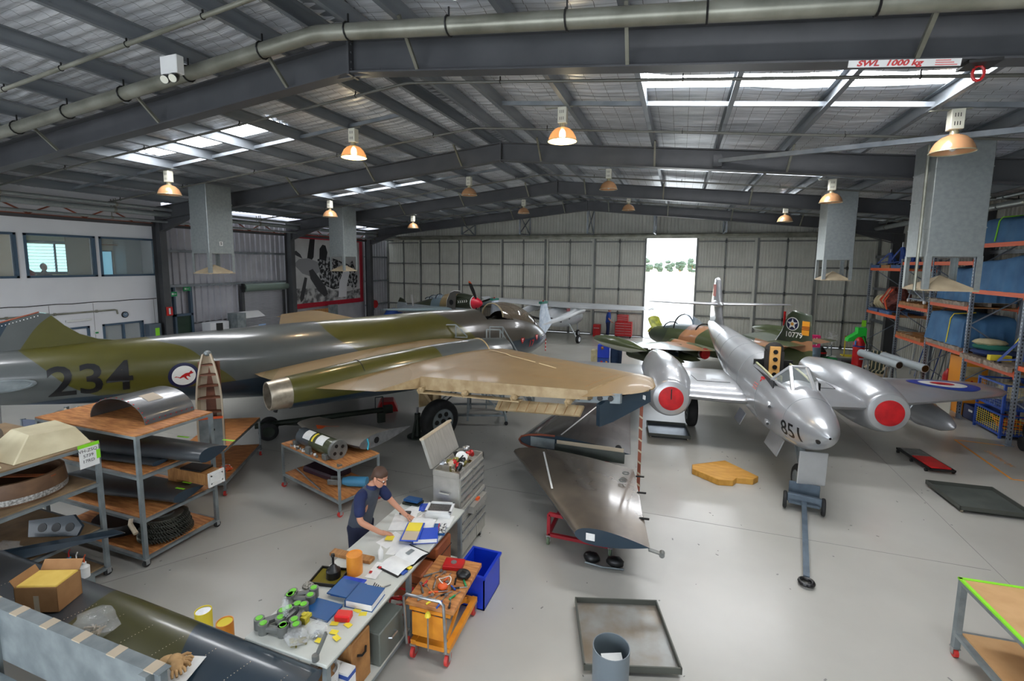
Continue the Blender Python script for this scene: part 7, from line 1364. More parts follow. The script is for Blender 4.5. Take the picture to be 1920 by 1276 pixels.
t = thing('dial_disc', 'white round gauge disc with dark slot on the tool chest heap', 'disc', (-2.93, 6.16, 1.43), rx=0.5, ry=0.6); MB().cyl((0, 0, 0), (0, 0, 0.02), 0.09, n=24).build('disc_body', M_PAPER, t); MB().bx(-0.01, 0.01, -0.035, 0.035, 0.02, 0.022).build('slot', M_BLK, t)

# ---------------- orange scissor lift trolley and blue crate
sc = thing('scissor_trolley', 'orange scissor-lift trolley with a wooden top full of tools', 'trolley', (-2.38, 4.58, 0), rz=0.05); M_SCO = mat('orange_lift_paint', srgb(232, 152, 40), 0.45, 0, srgb(210, 130, 30), 6)
for x in (-0.2, 0.2): MB().bx(x-0.03, x+0.03, -0.42, 0.42, 0.15, 0.21).build('base_rail', M_SCO, sc)
for y in (-0.38, 0.38): MB().bx(-0.2, 0.2, y-0.04, y+0.04, 0.15, 0.2).build('cross_member', M_SCO, sc)
for x in (-0.14, 0.14):
    for s in (-1, 1): MB().bar((x+0.02*s, -0.32*s, 0.22), (x+0.02*s, 0.32*s, 0.56), 0.025, 0.045).build('scissor_arm', M_SCO, sc)
MB().bx(-0.24, 0.24, -0.42, 0.40, 0.56, 0.60).build('table_frame', M_SCO, sc); MB().bx(-0.29, 0.28, -0.42, 0.44, 0.60, 0.65).build('wooden_top', M_PLY, sc, bevel=0.005)
MB().box((0.0, -0.43, 0.42), (0.4, 0.012, 0.26)).build('apron_panel', M_SCO, sc)
MB().tube([(-0.25, -0.47, 0.2), (-0.25, -0.52, 0.78), (-0.21, -0.53, 0.82), (0.17, -0.53, 0.82), (0.21, -0.52, 0.78), (0.21, -0.47, 0.2)], 0.016, 8).build('push_handle', M_ALU, sc, smooth=50)
MB().lathe([(0.035, 0), (0.03, 0.5), (0.02, 1)], (0.02, -0.50, 0.60), (0.02, -0.50, 0.64), 8).build('release_knob', M_YEL, sc); MB().cyl((0.02, -0.50, 0.2), (0.02, -0.50, 0.6), 0.008, n=8).build('release_rod', M_ALU, sc)
for x in (-0.2, 0.2):
    for y in (-0.4, 0.38): castor(sc, x, y, 0.068, M_CRED)
MB().blob((-0.02, -0.25, 0.215), (0.1, 0.08, 0.025), 10, 5, 0.2, seed=5).build('blue_glove', mat('nitrile_blue', srgb(40, 160, 200), 0.5), sc)
TZ = 0.651
def on_tr(x, y): c, s = cos(0.05), sin(0.05); return (-2.38+x*c-y*s, 4.58+x*s+y*c)
t = thing('red_tin', 'flat red tool tin on the scissor trolley', 'tin', (*on_tr(-0.02, 0.28), TZ), rz=0.2); MB().bx(-0.12, 0.12, -0.09, 0.09, 0, 0.05).build('tin_body', M_RED, t, bevel=0.006); MB().cyl((0.0, 0.0, 0.05), (0, 0, 0.058), 0.035, n=16).build('round_cap', M_ALU, t)
t = thing('respirator', 'black and grey respirator pouch on the scissor trolley', 'pouch', (*on_tr(0.17, 0.12), TZ)); MB().blob((0, 0, 0.045), (0.09, 0.07, 0.05), 14, 7, 0.06, seed=2).build('pouch_body', M_BLK, t, smooth=60)
t = thing('air_gauge', 'orange air gauge with looped white lead on the scissor trolley', 'gauge', (*on_tr(0.02, -0.13), TZ)); MB().blob((0, 0, 0.035), (0.065, 0.05, 0.035), 12, 6, 0.03).build('gauge_body', M_ORANGE, t, smooth=60); MB().tube([(0.07*cos(a), 0.06+0.06*sin(a), 0.07+0.02*sin(2*a)) for a in [2*pi*k/20 for k in range(21)]], 0.005, 5, cap=False).build('lead', M_PAPER, t)
TOOLS = [('screwdriver', 'red-handled screwdriver', M_RED), ('spanner', 'long chrome combination spanner', M_ALU), ('file_tool', 'yellow-handled file', M_YEL), ('ratchet', 'blue-handled ratchet', M_BLUEP), ('chisel', 'black-handled chisel', M_BLK), ('spanner', 'short steel spanner', M_CAST), ('hammer', 'wooden-handled hammer', M_PLY), ('screwdriver', 'orange-handled screwdriver', M_ORANGE), ('punch_tool', 'dark steel pin punch', M_BLK), ('scraper', 'green-handled scraper', M_GREEN)]
for k in range(20):
    nm, lab, m = TOOLS[k % 10]; x = -0.2+0.1*(k % 5); y = -0.33+0.13*(k//5); L = 0.07+0.012*(k % 4)
    t = thing(nm, lab+(' on the scissor trolley, handle side' if k < 10 else ' on the scissor trolley, blue crate side'), 'tool', (*on_tr(x, y), TZ+0.0), rz=0.5+0.35*(k % 7)); MB().cyl((-L, 0, 0.012), (0, 0, 0.012), 0.011, n=8).build('handle', m, t); MB().cyl((0, 0, 0.012), (L, 0, 0.012), 0.005, n=6).build('shank', M_ALU, t)
    if nm in ('spanner', 'hammer', 'ratchet'): MB().bx(L-0.01, L+0.02, -0.018, 0.018, 0.002, 0.02).build('head', M_ALU, t)
t = thing('plastic_crate', 'bright blue open plastic crate beside the scissor trolley', 'crate', (-2.3, 5.3, 0), rz=0.0); M_VB = mat('royal_blue_plastic', srgb(18, 58, 196), 0.35); b = MB(); x0, x1, y0, y1, h = -0.18, 0.2, -0.24, 0.3, 0.45
b.bx(x0, x1, y0, y1, 0, 0.015); b.bx(x0, x0+0.015, y0, y1, 0, h); b.bx(x1-0.015, x1, y0, y1, 0, h); b.bx(x0, x1, y0, y0+0.015, 0, h); b.bx(x0, x1, y1-0.015, y1, 0, h); b.build('crate_body', M_VB, t); b = MB(); b.bx(x0-0.02, x1+0.02, y0-0.02, y0, h-0.03, h); b.bx(x0-0.02, x1+0.02, y1, y1+0.02, h-0.03, h); b.bx(x0-0.02, x0, y0, y1, h-0.03, h); b.bx(x1, x1+0.02, y0, y1, h-0.03, h); b.build('crate_rim', M_VB, t)

# ---------------- table of parts
TD = frame_unit('parts_table', 'grey steel trolley table carrying the green cylinder and wing panel', 'table', -0.92, 0.92, -0.42, 0.42, (0.27, 0.85), 0.85, (-5.98, 6.9, 0), radians(-17), cast=M_CRED)
c17, s17 = cos(radians(-17)), sin(radians(-17))
def onD(x, y): return (-5.98+x*c17-y*s17, 6.9+x*s17+y*c17)
t = thing('hydraulic_cylinder', 'green and grey cylinder with flanged end and paper labels', 'cylinder', (*onD(0, -0.18), 0.866), rz=radians(-17)); M_CYG = camo_mat('cylinder_paint', 0, [(-3, srgb(66, 72, 48)), (-0.1, srgb(66, 72, 48)), (0.1, srgb(70, 78, 84)), (3, srgb(70, 78, 84))], slant=0, amp=0.1, rough=0.35)
MB().cyl((-0.55, 0, 0.16), (0.5, 0, 0.16), 0.155, n=32).build('barrel', M_CYG, t, smooth=40); fl_ = MB().lathe([(0.155, 0), (0.175, 0.2), (0.175, 1)], (0.5, 0, 0.16), (0.58, 0, 0.16), 32).build('end_flange', M_CAST, t, smooth=40)
for k in range(4): a = 0.5+pi*k/2; MB().cyl((0.58, 0.09*cos(a), 0.16+0.09*sin(a)), (0.583, 0.09*cos(a), 0.16+0.09*sin(a)), 0.032, n=14).build('port_hole', M_BLK, fl_)
b = MB(); b.bx(-0.58, -0.52, -0.2, 0.2, 0.02, 0.12); b.bx(-0.62, -0.5, -0.05, 0.05, 0.0, 0.3); b.bx(0.36, 0.48, -0.2, 0.2, 0, 0.1); b.build('mounting_foot', M_CAST, t, bevel=0.008)
for (x0, x1, m, nm) in ((-0.33, -0.1, M_PAPER, 'paper_label'), (0.08, 0.32, M_PAPER, 'paper_label'), (-0.05, 0.0, M_YEL, 'yellow_band')): MB().grid(lambda u, v, x0=x0, x1=x1: (x0+(x1-x0)*u, -0.158*cos(0.35+v*1.25), 0.16+0.158*sin(0.35+v*1.25)), 2, 8).build(nm, m, t, smooth=60)
t = thing('tailplane_panel', 'grey tapered wing panel with open rib end on the table', 'wing panel', (*onD(0, 0.36), 0.866), rz=radians(-12)); M_WPG = mat('worn_grey_wing', srgb(132, 126, 116), 0.45, 0.1, srgb(112, 106, 98), 2); b = MB(); wing_mesh(b, [(-0.1, 0.42, -1.35, 0.14, 0.08), (-0.36, 0.5, -0.6, 0.15, 0.15), (-0.32, 0.62, 0.5, 0.16, 0.22), (-0.3, 1.0, 0.72, 0.165, 0.24)], 10, X=lambda u: u)
b.v = [Vector((v.y, v.x, v.z)) for v in b.v]; wp = b.build('panel_skin', [M_WPG, M_PRU, M_ALU], t, smooth=50); MB().cyl((0.722, 0.1, 0.16), (0.726, 0.1, 0.16), 0.06, n=16).build('rib_hole', M_BLK, wp); MB().prism([(-0.75, -0.1), (-0.55, -0.22), (-0.35, -0.1), (-0.3, 0.1), (-0.45, 0.0)], 0.225, 0.228).build('orange_paint_mark', M_ORANGE, wp); MB().tube([(0.73, -0.12, 0.25), (0.735, -0.1, 0.15), (0.73, -0.12, 0.05)], 0.012, 6).build('blue_tape', mat('cyan_tape', srgb(60, 180, 206), 0.5), wp)
t = thing('relay_box', 'small grey relay box on the table edge', 'box', (*onD(-0.05, -0.38), 0.866), rz=radians(-17)); MB().bx(-0.06, 0.06, -0.035, 0.035, 0, 0.13).build('box_body', M_CAST, t, bevel=0.006)
q = random.Random(4)
for k in range(9): x, y = -0.6+0.1*k, -0.39+0.02*(k % 2); o = MB().bx(-0.04, 0.04, -0.015, 0.015, 0, 0.02).bx(-0.04, -0.02, -0.02, 0.02, 0, 0.045).build('bracket_part', (M_ALU, M_PAPER, M_CAST)[k % 3]); o.location = (*onD(x if k != 5 else 0.85, y+0.02), 0.866); o.rotation_euler = (0, 0, q.uniform(0, 3)); tag(o, 'small loose metal bracket on the parts table', 'bracket', 'loose brackets on the parts table')
t = thing('cushion', 'dark purple rectangular seat cushion on the lower table shelf', 'cushion', (*onD(-0.25, 0.1), 0.285), rz=radians(-12)); MB().bx(-0.42, 0.42, -0.24, 0.24, 0, 0.12).build('pad', mat('aubergine_vinyl', srgb(56, 36, 50), 0.4, 0, srgb(46, 28, 42), 3), t, bevel=0.03)
t = thing('rod', 'long pale metal rod on the lower table shelf', 'rod', (*onD(-0.3, -0.28), 0.285), rz=radians(-27)); MB().cyl((-0.55, 0, 0.015), (0.6, 0, 0.015), 0.014, n=8).build('rod_body', M_ALU, t)
t = thing('actuator', 'light blue actuator with forked grey end on the lower shelf', 'actuator', (*onD(0.6, 0.05), 0.285), rz=radians(15)); MB().lathe([(0.05, 0), (0.09, 0.3), (0.09, 1)], (-0.2, 0, 0.09), (0.28, 0, 0.09), 18).build('barrel', mat('sky_blue_paint', srgb(70, 140, 178), 0.45), t, smooth=40); b = MB(); b.bx(-0.42, -0.18, -0.09, -0.05, 0.04, 0.14); b.bx(-0.42, -0.18, 0.05, 0.09, 0.04, 0.14); b.bx(-0.22, -0.16, -0.09, 0.09, 0.03, 0.15); b.build('fork_end', M_CAST, t, bevel=0.01)

# ---------------- shelf trolley with plywood shelves
SB = frame_unit('shelf_trolley', 'tall grey trolley with orange plywood shelves and arched cowl on top', 'shelf', -9.1, -6.87, 4.2, 5.34, (0.14, 0.69, 1.32, 1.9), 1.9, cast=M_BLACK, post=0.05)
t = thing('arched_cowl', 'curved dark grey engine cowl with a bare square patch', 'cowl', (-7.78, 4.92, 1.914), rz=radians(2)); M_COWL = mat('slate_cowl_paint', srgb(98, 100, 102), 0.3, 0.1, srgb(84, 86, 88), 3, coat=0.4); R_ = 0.52
b = MB(); W_ = 0.62
def arc(r): return [(-0.42-0.12*0+r*1.0*cos(a)*0.92, r*sin(a)*0.78) for a in [pi*k/20 for k in range(21)]]
# arch: barrel axis runs across the board, open end faces the viewpoint
for r in (1,):
    vs = []; n = 25
    for j, y in enumerate((-0.40, 0.36)):
        for rr in (0.55, 0.535):
            for k in range(n): a = pi*(0.0+1.0*k/(n-1)); vs.append((rr*cos(a)*1.05, y, max(0.001, rr*0.62*sin(a)+0.001)))
    fs = []
    for k in range(n-1): fs += [(k, k+1, 2*n+k+1, 2*n+k), (n+k+1, n+k, 3*n+k, 3*n+k+1), (k+1, k, n+k, n+k+1), (2*n+k, 2*n+k+1, 3*n+k+1, 3*n+k)]
    fs += [(0, n, 3*n, 2*n), (n-1, 2*n+n-1, 3*n+n-1, n+n-1)]
    b.add(vs, fs)
cw = b.build('cowl_skin', M_COWL, t, smooth=40)
MB().grid(lambda u, v: (0.553*cos(0.9+0.42*u)*1.05, -0.18+0.22*v, 0.553*0.62*sin(0.9+0.42*u)+0.003), 6, 1).build('bare_patch', M_PRIM, cw, smooth=60)
for k in range(14):
    a = 0.1+k*0.21; MB().box((0.556*cos(a)*1.05, -0.385, 0.556*0.62*sin(a)+0.003), (0.014, 0.014, 0.006), ry=-a+pi/2).build('red_fastener', M_RED, cw)
for k in range(9): MB().box((0.575, -0.36+k*0.085, 0.055), (0.006, 0.014, 0.014)).build('red_fastener', M_RED, cw)
M_WD = mat('dark_slate_wing', srgb(72, 76, 78), 0.4, 0.1, srgb(58, 62, 66), 2, coat=0.2)
def flap(name, label, y0, y1, z, xs, m, parent_loc=(0, 0, 0), rz=0, th=0.1, tilt=0.0):
    t = thing(name, label, 'wing panel', parent_loc, rz=rz, ry=tilt); b = MB(); wing_mesh(b, [(y0, y1, xs[0], z, th), (y0+0.05, y1-0.05, (xs[0]+xs[1])/2, z, th), (y0+0.15, y1-0.1, xs[1], z, th)], 10, X=lambda u: u); b.v = [Vector((v.y, v.x, v.z)) for v in b.v]; o = b.build('panel_skin', [m, m, M_PRU], t, smooth=50); return t, o
t, o = flap('aileron_panel', 'dark slate aileron panel jutting from the upper shelf, green tape marks', -0.40, 0.36, 0.13, (-1.5, 1.35), M_WD, (-7.75, 4.82, 1.335), 0.1, 0.2)
for k, (x, y) in enumerate(((0.5, 0.15), (0.9, -0.12), (1.2, 0.3))): MB().bx(x, x+0.22, y, y+0.04, 0.232-0.02*k, 0.234-0.02*k).build('green_tape', M_GREENTAPE, o)
t, o = flap('trim_panel', 'dark slate trim panel lying under the jutting aileron', -0.5, 0.0, 0.04, (-1.2, 0.75), M_WD, (-7.75, 4.8, 1.335), 0.02, 0.07)
t, o = flap('rudder_panel', 'dark slate rudder panel on the third shelf with green tape', -0.40, 0.36, 0.09, (-1.3, 1.0), M_WD, (-7.85, 4.78, 0.705), 0.08, 0.15)
for k, (x, y) in enumerate(((0.8, -0.05), (0.7, 0.15))): MB().bx(x, x+0.16, y, y+0.03, 0.162-0.012*k, 0.166-0.012*k).build('green_tape', M_GREENTAPE, o)
t = thing('timber_box', 'timber box with white front jutting from the trolley', 'drawer', (-6.92, 5.12, 0.705), rz=0.0); MB().bx(-0.6, 0.28, -0.1, 0.14, 0.16, 0.34).build('drawer_body', M_WOOD, t); MB().bx(0.28, 0.31, -0.11, 0.15, 0.14, 0.36).build('front', M_PAPER, t); b = MB(); b.bx(0.31, 0.316, -0.08, 0.12, 0.18, 0.2); b.bx(0.31, 0.316, -0.08, 0.12, 0.3, 0.32); b.bx(0.31, 0.316, -0.08, -0.06, 0.18, 0.32); b.bx(0.31, 0.316, 0.1, 0.12, 0.18, 0.32); b.build('front_bead', M_PAPER, t)
MB().bx(-0.6, -0.4, -0.1, 0.14, 0.0, 0.16).build('packing_block', M_WOOD, t)
t = thing('laptop_case', 'black flat case resting on the timber drawer', 'case', (-6.98, 5.13, 1.048), rz=0.1); MB().bx(-0.24, 0.16, -0.11, 0.11, 0, 0.035).build('case_body', M_BLK, t, bevel=0.006)
# turbine discs
M_TB = mat('grey_turbine_metal', srgb(124, 126, 118), 0.36, 0.7, srgb(96, 98, 92), 6)
t = thing('turbine_rotor', 'stack of bladed compressor discs on the lowest plywood shelf', 'turbine', (-7.2, 4.72, 0.155))
for j in range(4):
    z = 0.03+j*0.075; rr = 0.36-0.02*j; d = MB().lathe([(rr*0.3, 0), (rr*0.78, 0.0), (rr*0.8, 0.5), (rr*0.78, 1), (rr*0.3, 1)], (0, 0, z), (0, 0, z+0.06), 32).build('rotor_disc', M_TB, t, smooth=40)
    b = MB()
    for k in range(56): a = 2*pi*k/56; b.box((rr*0.88*cos(a), rr*0.88*sin(a), z+0.03), (rr*0.22, 0.006, 0.062), rz=a, rx=0.6)
    o = b.build('blade_row', M_TB, d); tag(o, kind='stuff')
MB().cyl((0, 0, 0.3), (0, 0, 0.345), 0.12, n=24).build('hub_ring', M_CAST, t)
t = thing('gear_ring', 'black toothed ring lying on the lowest plywood shelf', 'ring', (-8.05, 4.7, 0.155)); MB().lathe([(0.3, 0), (0.42, 0), (0.44, 0.5), (0.42, 1), (0.3, 1)], (0, 0, 0), (0, 0, 0.16), 40).build('ring_body', M_BLK, t, smooth=30)
t = thing('yellow_strap', 'yellow tie strap hanging off the third shelf', 'strap', (-7.05, 4.17, 0.45)); MB().tube([(0, 0, 0.26), (0.02, -0.03, 0.2), (0.16, -0.05, 0.1)], 0.03, 6).build('webbing', M_PRIM, t)

# ---------------- left shelf trolley with cream fairings
SA = frame_unit('parts_shelf', 'grey steel parts shelf with a taped paper sign at its corner', 'shelf', -9.3, -7.18, 1.6, 3.95, (0.13, 0.68, 1.33, 1.87), 1.87, cast=M_BLACK, post=0.05, ply=mat('dusty_board', srgb(150, 124, 92), 0.65, 0, srgb(120, 98, 72), 4))
t = thing('paper_sign', 'paper sign reading VH-ZSQ 5739 17RD with green tape', 'sign', (-7.16, 3.70, 1.60), rz=0.0); MB().bx(0, 0.003, 0, 0.22, 0, 0.31).build('sheet', M_PAPER, t); MB().bx(0.003, 0.005, -0.01, 0.23, 0.27, 0.315).build('green_tape', M_GREENTAPE, t); MB().bx(0.003, 0.005, 0.19, 0.235, 0.08, 0.2).build('green_tape', M_GREENTAPE, t)
for k, s_ in enumerate(('VH-ZSQ', '5739', '17RD')): decal(s_, 0.058, M_BLK, (lambda k: lambda u, v: (0.005, 0.1+u, 0.225-0.07*k+v))(k), 'handwriting', t)
M_CRM = mat('cream_fairing_paint', srgb(222, 212, 178), 0.5, 0, srgb(204, 192, 156), 3)
t = thing('wheel_fairing', 'cream angular fairing with riveted edges on top of the shelf', 'fairing', (-7.6, 3.5, 1.886)); MB().add([(-0.35, -0.4, 0), (0.36, -0.4, 0), (0.36, 0.4, 0), (-0.35, 0.4, 0), (-0.3, -0.1, 0.26), (0.1, -0.12, 0.24), (0.12, 0.36, 0.2), (-0.3, 0.36, 0.24)], [(0, 3, 2, 1), (4, 5, 6, 7), (0, 1, 5, 4), (1, 2, 6, 5), (2, 3, 7, 6), (3, 0, 4, 7)]).build('fairing_shell', M_CRM, t, bevel=0.01)
t = thing('wing_root_fairing', 'cream curved fairing with cut-out on top of the shelf', 'fairing', (-7.65, 2.75, 1.886)); b = MB(); b.loft([[(0.4*cos(a)*s, 0.33*sin(a)*s, z) for a in [2*pi*k/24 for k in range(24)]] for z, s in ((0.0, 1.0), (0.1, 0.98), (0.2, 0.8), (0.24, 0.62), (0.2, 0.55), (0.05, 0.5))]); b.build('fairing_shell', M_CRM, t, smooth=50); MB().add([(0.15, -0.3, 0.16), (0.42, -0.1, 0.02), (0.42, 0.25, 0.02), (0.3, 0.2, 0.22)], [(0, 1, 2, 3)]).build('riveted_panel', M_CRM, t)
t = thing('grey_cowling', 'dull grey domed cowling behind the cream fairings', 'cowling', (-8.55, 3.1, 1.886)); MB().lathe([(0.48, 0), (0.46, 0.4), (0.36, 0.8), (0.2, 1)], (0, 0, 0), (0, 0, 0.34), 28).build('cowling_shell', M_WPG, t, smooth=50)
t = thing('intake_ring', 'round brown intake ring with crossed strap on the shelf', 'ring', (-7.75, 3.35, 1.346)); MB().lathe([(0.44, 0), (0.46, 0.3), (0.44, 1), (0.40, 1), (0.42, 0.3), (0.40, 0)], (0, 0, 0.0), (0, 0, 0.28), 40, cap=False).build('ring_shell', mat('brown_canvas_ring', srgb(122, 92, 66), 0.6, 0, srgb(98, 72, 52), 4), t, smooth=30); MB().lathe([(0.462, 0), (0.464, 1)], (0, 0, 0.03), (0, 0, 0.1), 40, cap=False).build('foil_band', mat('crumpled_foil', srgb(206, 204, 200), 0.4, 0.3, srgb(120, 118, 112), 40), t); MB().bar((-0.4, -0.2, 0.24), (0.42, 0.16, 0.24), 0.06, 0.015).build('strap', M_LEA, t)
bag(-7.5, 2.75, 1.346, (0.16, 0.14, 0.08), 'clear bag of silver fittings on the second shelf', M_ALU, 51); bag(-7.55, 2.4, 1.346, (0.15, 0.12, 0.07), 'clear bag of red and dark fittings on the second shelf', M_RED, 52); bag(-7.6, 3.1, 0.696, (0.2, 0.13, 0.07), 'clear bag of chrome tubes on the third shelf', M_ALU, 53)
t = thing('blue_bracket', 'blue bracket plate with three round holes on the third shelf', 'bracket', (-7.55, 3.55, 0.696), rz=0.4); MB().prism([(-0.3, 0.0), (0.3, 0.0), (0.34, 0.12), (0.2, 0.26), (-0.34, 0.2)], -0.02, 0.02, M=Matrix.Rotation(pi/2*0.75, 4, 'X')).build('plate', M_PRU, t)
for k in range(3): M_ = Matrix.Rotation(pi/2*0.75, 4, 'X'); p = M_ @ Vector((-0.15+k*0.17, 0.11, 0.021)); p2 = M_ @ Vector((-0.15+k*0.17, 0.11, 0.024)); MB().cyl(p, p2, 0.055, n=18).build('hole', M_BLK, t)
t = thing('red_rod', 'red painted rod on the second shelf', 'rod', (-7.4, 2.5, 1.346), rz=1.2); MB().cyl((-0.05, 0.25, 0.02), (0.45, 0.25, 0.02), 0.018, n=10).build('rod_body', M_RED, t)
t = thing('dark_panel', 'dark bent sheet panel on the third shelf', 'panel', (-7.7, 2.6, 0.696)); MB().box((0, 0, 0.1), (0.5, 0.5, 0.01), rx=0.35).bx(-0.25, 0.25, -0.25, -0.23, 0, 0.06).build('sheet', M_WD, t)
t = thing('rubber_boots', 'dark cloth bundle on the lowest shelf', 'bundle', (-7.5, 3.4, 0.146)); MB().blob((0, 0, 0.11), (0.2, 0.16, 0.12), 12, 6, 0.15, seed=6).build('cloth', M_WD, t, smooth=60)
t = thing('blue_flap', 'blue grey control flap jutting out of the parts shelf', 'wing panel', (-6.95, 3.35, 0)); b = MB(); b.add([(-0.9, -0.75, 0.84), (0.22, 0.42, 0.84), (0.3, 0.5, 0.76), (-0.74, -0.78, 0.70), (-0.94, -0.70, 0.82), (0.18, 0.44, 0.82), (0.27, 0.52, 0.75), (-0.78, -0.74, 0.70)], [(0, 1, 2, 3), (7, 6, 5, 4), (0, 4, 5, 1), (1, 5, 6, 2), (2, 6, 7, 3), (3, 7, 4, 0)]); b.build('flap_skin', M_PRU, t)
# ---------------- trolley with the upright ribbed leading edge
TCY = frame_unit('rib_trolley', 'grey trolley with plywood top holding the upright ribbed section', 'trolley', -0.42, 0.42, -0.95, 0.95, (0.25, 0.85), 0.85, (-8.5, 6.75, 0), radians(29), cast=M_CRED)
t = thing('ribbed_section', 'tall upright leading-edge section showing wooden ribs inside', 'wing section', (-7.82, 6.02, 0.866), rz=radians(40)); M_RIBW = mat('brown_wood_ribs', srgb(126, 74, 48), 0.6, 0, srgb(92, 52, 34), 5)
def outl(z): f = z/1.78; w_ = 0.21*(1-max(0, f-0.45)**2*2.2); return max(0.05, w_)
b = MB(); n = 18; vs = []
for k in range(n+1):
    z = 1.78*k/n; w_ = outl(z); d = 0.22*(0.5+0.5*w_/0.21); vs += [(-w_, 0, z), (-w_*0.9, d*0.6, z), (0, d, z), (w_*0.9, d*0.6, z), (w_, 0, z), (w_-0.025, 0, z), (w_*0.75, d*0.5, z), (0, d-0.03, z), (-w_*0.75, d*0.5, z), (-w_+0.025, 0, z)]
fs = []
for k in range(n):
    for j in range(10): fs.append((k*10+j, k*10+(j+1) % 10, (k+1)*10+(j+1) % 10, (k+1)*10+j))
fs += [tuple(range(10)), tuple(n*10+j for j in range(10))[::-1]]; b.add(vs, fs); sk = b.build('section_skin', M_PRIM, t, smooth=40)
for z in (0.72, 0.98, 1.2, 1.4, 1.58): w_ = outl(z)-0.03; MB().bx(-w_, w_, 0.005, 0.15, z-0.012, z+0.012).build('rib', M_RIBW, t)
MB().bx(-0.17, 0.17, 0.15, 0.17, 0.6, 1.62).build('web_panel', M_RIBW, t); MB().bx(-0.19, 0.19, 0.01, 0.16, 0.05, 0.6).build('lower_box', M_GREYFRAME, t); MB().bx(-0.2, 0.2, -0.01, 0.02, 0.6, 0.64).build('orange_strap', M_ORANGE, t); MB().cyl((0.04, 0.0, 0.4), (0.04, 0.012, 0.4), 0.025, n=12).build('bolt_hole', M_BLK, t); MB().blob((0, 0.1, 1.78), (0.06, 0.09, 0.05), 12, 6).build('tip_cap', M_GREYFRAME, t, smooth=60)
t = thing('orange_hose', 'tangle of orange hose and blue rag on the lower trolley shelf', 'hose', (-8.1, 6.35, 0.266)); MB().tube([(0.12*cos(a), 0.2*sin(a*1.3), 0.02+0.06*abs(sin(a))) for a in [k*0.5 for k in range(26)]], 0.012, 5).build('hose_run', M_ORANGE, t); MB().blob((0.14, -0.05, 0.03), (0.07, 0.04, 0.03), 10, 5, 0.2, seed=3).build('blue_rag', MATS['nitrile_blue'], t); MB().blob((-0.05, 0.2, 0.04), (0.1, 0.07, 0.04), 10, 5, 0.25, seed=9).build('white_rag', M_PAPER, t)

# ---------------- the long wing panel in its steel stand
WH = thing('wing_stand', 'grey steel stand clamping the long wing panel edge', 'stand', (0, 0, 0)); b = MB()
MB().bx(-7.2, -3.5, 2.17, 2.23, 0.72, 1.25).build('side_channel', M_GREYFRAME, WH, bevel=0.006); MB().bx(-7.2, -3.48, 2.15, 2.245, 1.25, 1.258).build('top_strip', M_GREYFRAME, WH)
for k in range(9): MB().bx(-7.0+k*0.42, -6.9+k*0.42, 2.148, 2.247, 1.2495, 1.2595).build('tape_wrap', M_PRIM, WH)
for x in (-6.9, -5.6, -3.6): MB().bx(x-0.04, x+0.04, 2.11, 2.17, 0, 1.25).build('upright', M_GREYFRAME, WH); MB().bx(x-0.04, x+0.04, 2.06, 3.0, 0.0, 0.06).build('foot', M_GREYFRAME, WH); MB().bx(x-0.03, x+0.03, 2.9, 2.96, 0.06, 0.76).build('rear_upright', M_GREYFRAME, WH)
MB().bx(-7.2, -3.5, 2.0, 2.1, 0.62, 0.70).build('lower_rail', M_GREYFRAME, WH)
WP = thing('detached_wing', 'long green and slate wing panel lying flat in the stand', 'wing panel', (0, 0, 0)); M_WH = camo_mat('long_wing_paint', 0, [(-1, PRU), (2.3, srgb(70, 68, 26)), (3.75, srgb(72, 76, 80)), (9, srgb(72, 76, 80))], slant=0, use_y=-0.6, sc=0.5, amp=0.9, rough=0.3, coat=0.4)
b = MB(); wing_mesh(b, [(3.02, 2.26, -7.4, 0.83, 0.15), (3.02, 2.26, -5.0, 0.83, 0.15), (2.96, 2.26, -2.72, 0.83, 0.15)], 12, X=lambda u: u); b.v = [Vector((v.y, v.x, v.z)) for v in b.v]; ws_ = b.build('wing_skin', [M_WH, M_PRU, M_PRU], WP, smooth=50)
b = MB()
for k in range(170):
    x = -7.2+k*0.026; b.box((x, 2.80, 0.899-0.0012*abs(x+5)), (0.006, 0.006, 0.003))
for xx in (-6.6, -6.2, -5.8, -5.4, -5.0, -4.6, -4.2, -3.8, -3.4, -3.0):
    for k in range(18): b.box((xx+0.006*k, 2.32+k*0.026, 0.904), (0.006, 0.006, 0.003))
o = b.build('rivets', M_PRIM, ws_); tag(o, kind='stuff')
MB().box((-3.62, 2.72, 0.895), (0.16, 0.12, 0.006), rz=0.2).build('inspection_patch', M_PRIM, ws_)
wz = 0.907
t = thing('carton', 'open brown carton packed with yellow foam on the wing panel', 'box', (-5.74, 2.62, wz), rz=radians(22)); b = MB(); b.bx(-0.24, 0.24, -0.15, 0.15, 0, 0.006)
t.scale = (0.82, 0.9, 0.85)
for (x0, x1, y0, y1) in ((-0.24, 0.24, -0.15, -0.144), (-0.24, 0.24, 0.144, 0.15), (-0.24, -0.234, -0.15, 0.15), (0.234, 0.24, -0.15, 0.15)): b.bx(x0, x1, y0, y1, 0, 0.3)
b.build('carton_walls', M_CARD, t); MB().bx(-0.23, 0.23, -0.14, 0.14, 0.006, 0.315).build('foam', mat('yellow_foam', srgb(232, 198, 96), 0.8, 0, srgb(222, 184, 80), 6), t, bevel=0.01); MB().box((-0.26, 0, 0.34), (0.006, 0.29, 0.1), ry=-0.5).build('flap', M_CARD, t); MB().box((0.0, 0.18, 0.35), (0.46, 0.006, 0.12), rx=-0.6).build('flap', M_CARD, t); MB().bx(-0.03, 0.03, -0.152, -0.15, 0.0, 0.2).build('tape', M_PRIM, t)
bag(-4.85, 2.52, wz, (0.2, 0.13, 0.1), 'large clear plastic bag with a roll on the wing panel', M_PRIM, 61)
flat('white_board', 'white card sheet under the leather gloves', 'card', -3.82, 2.5, wz-0.004, 0.34, 0.26, M_PAPER, 0.3, 0.004)
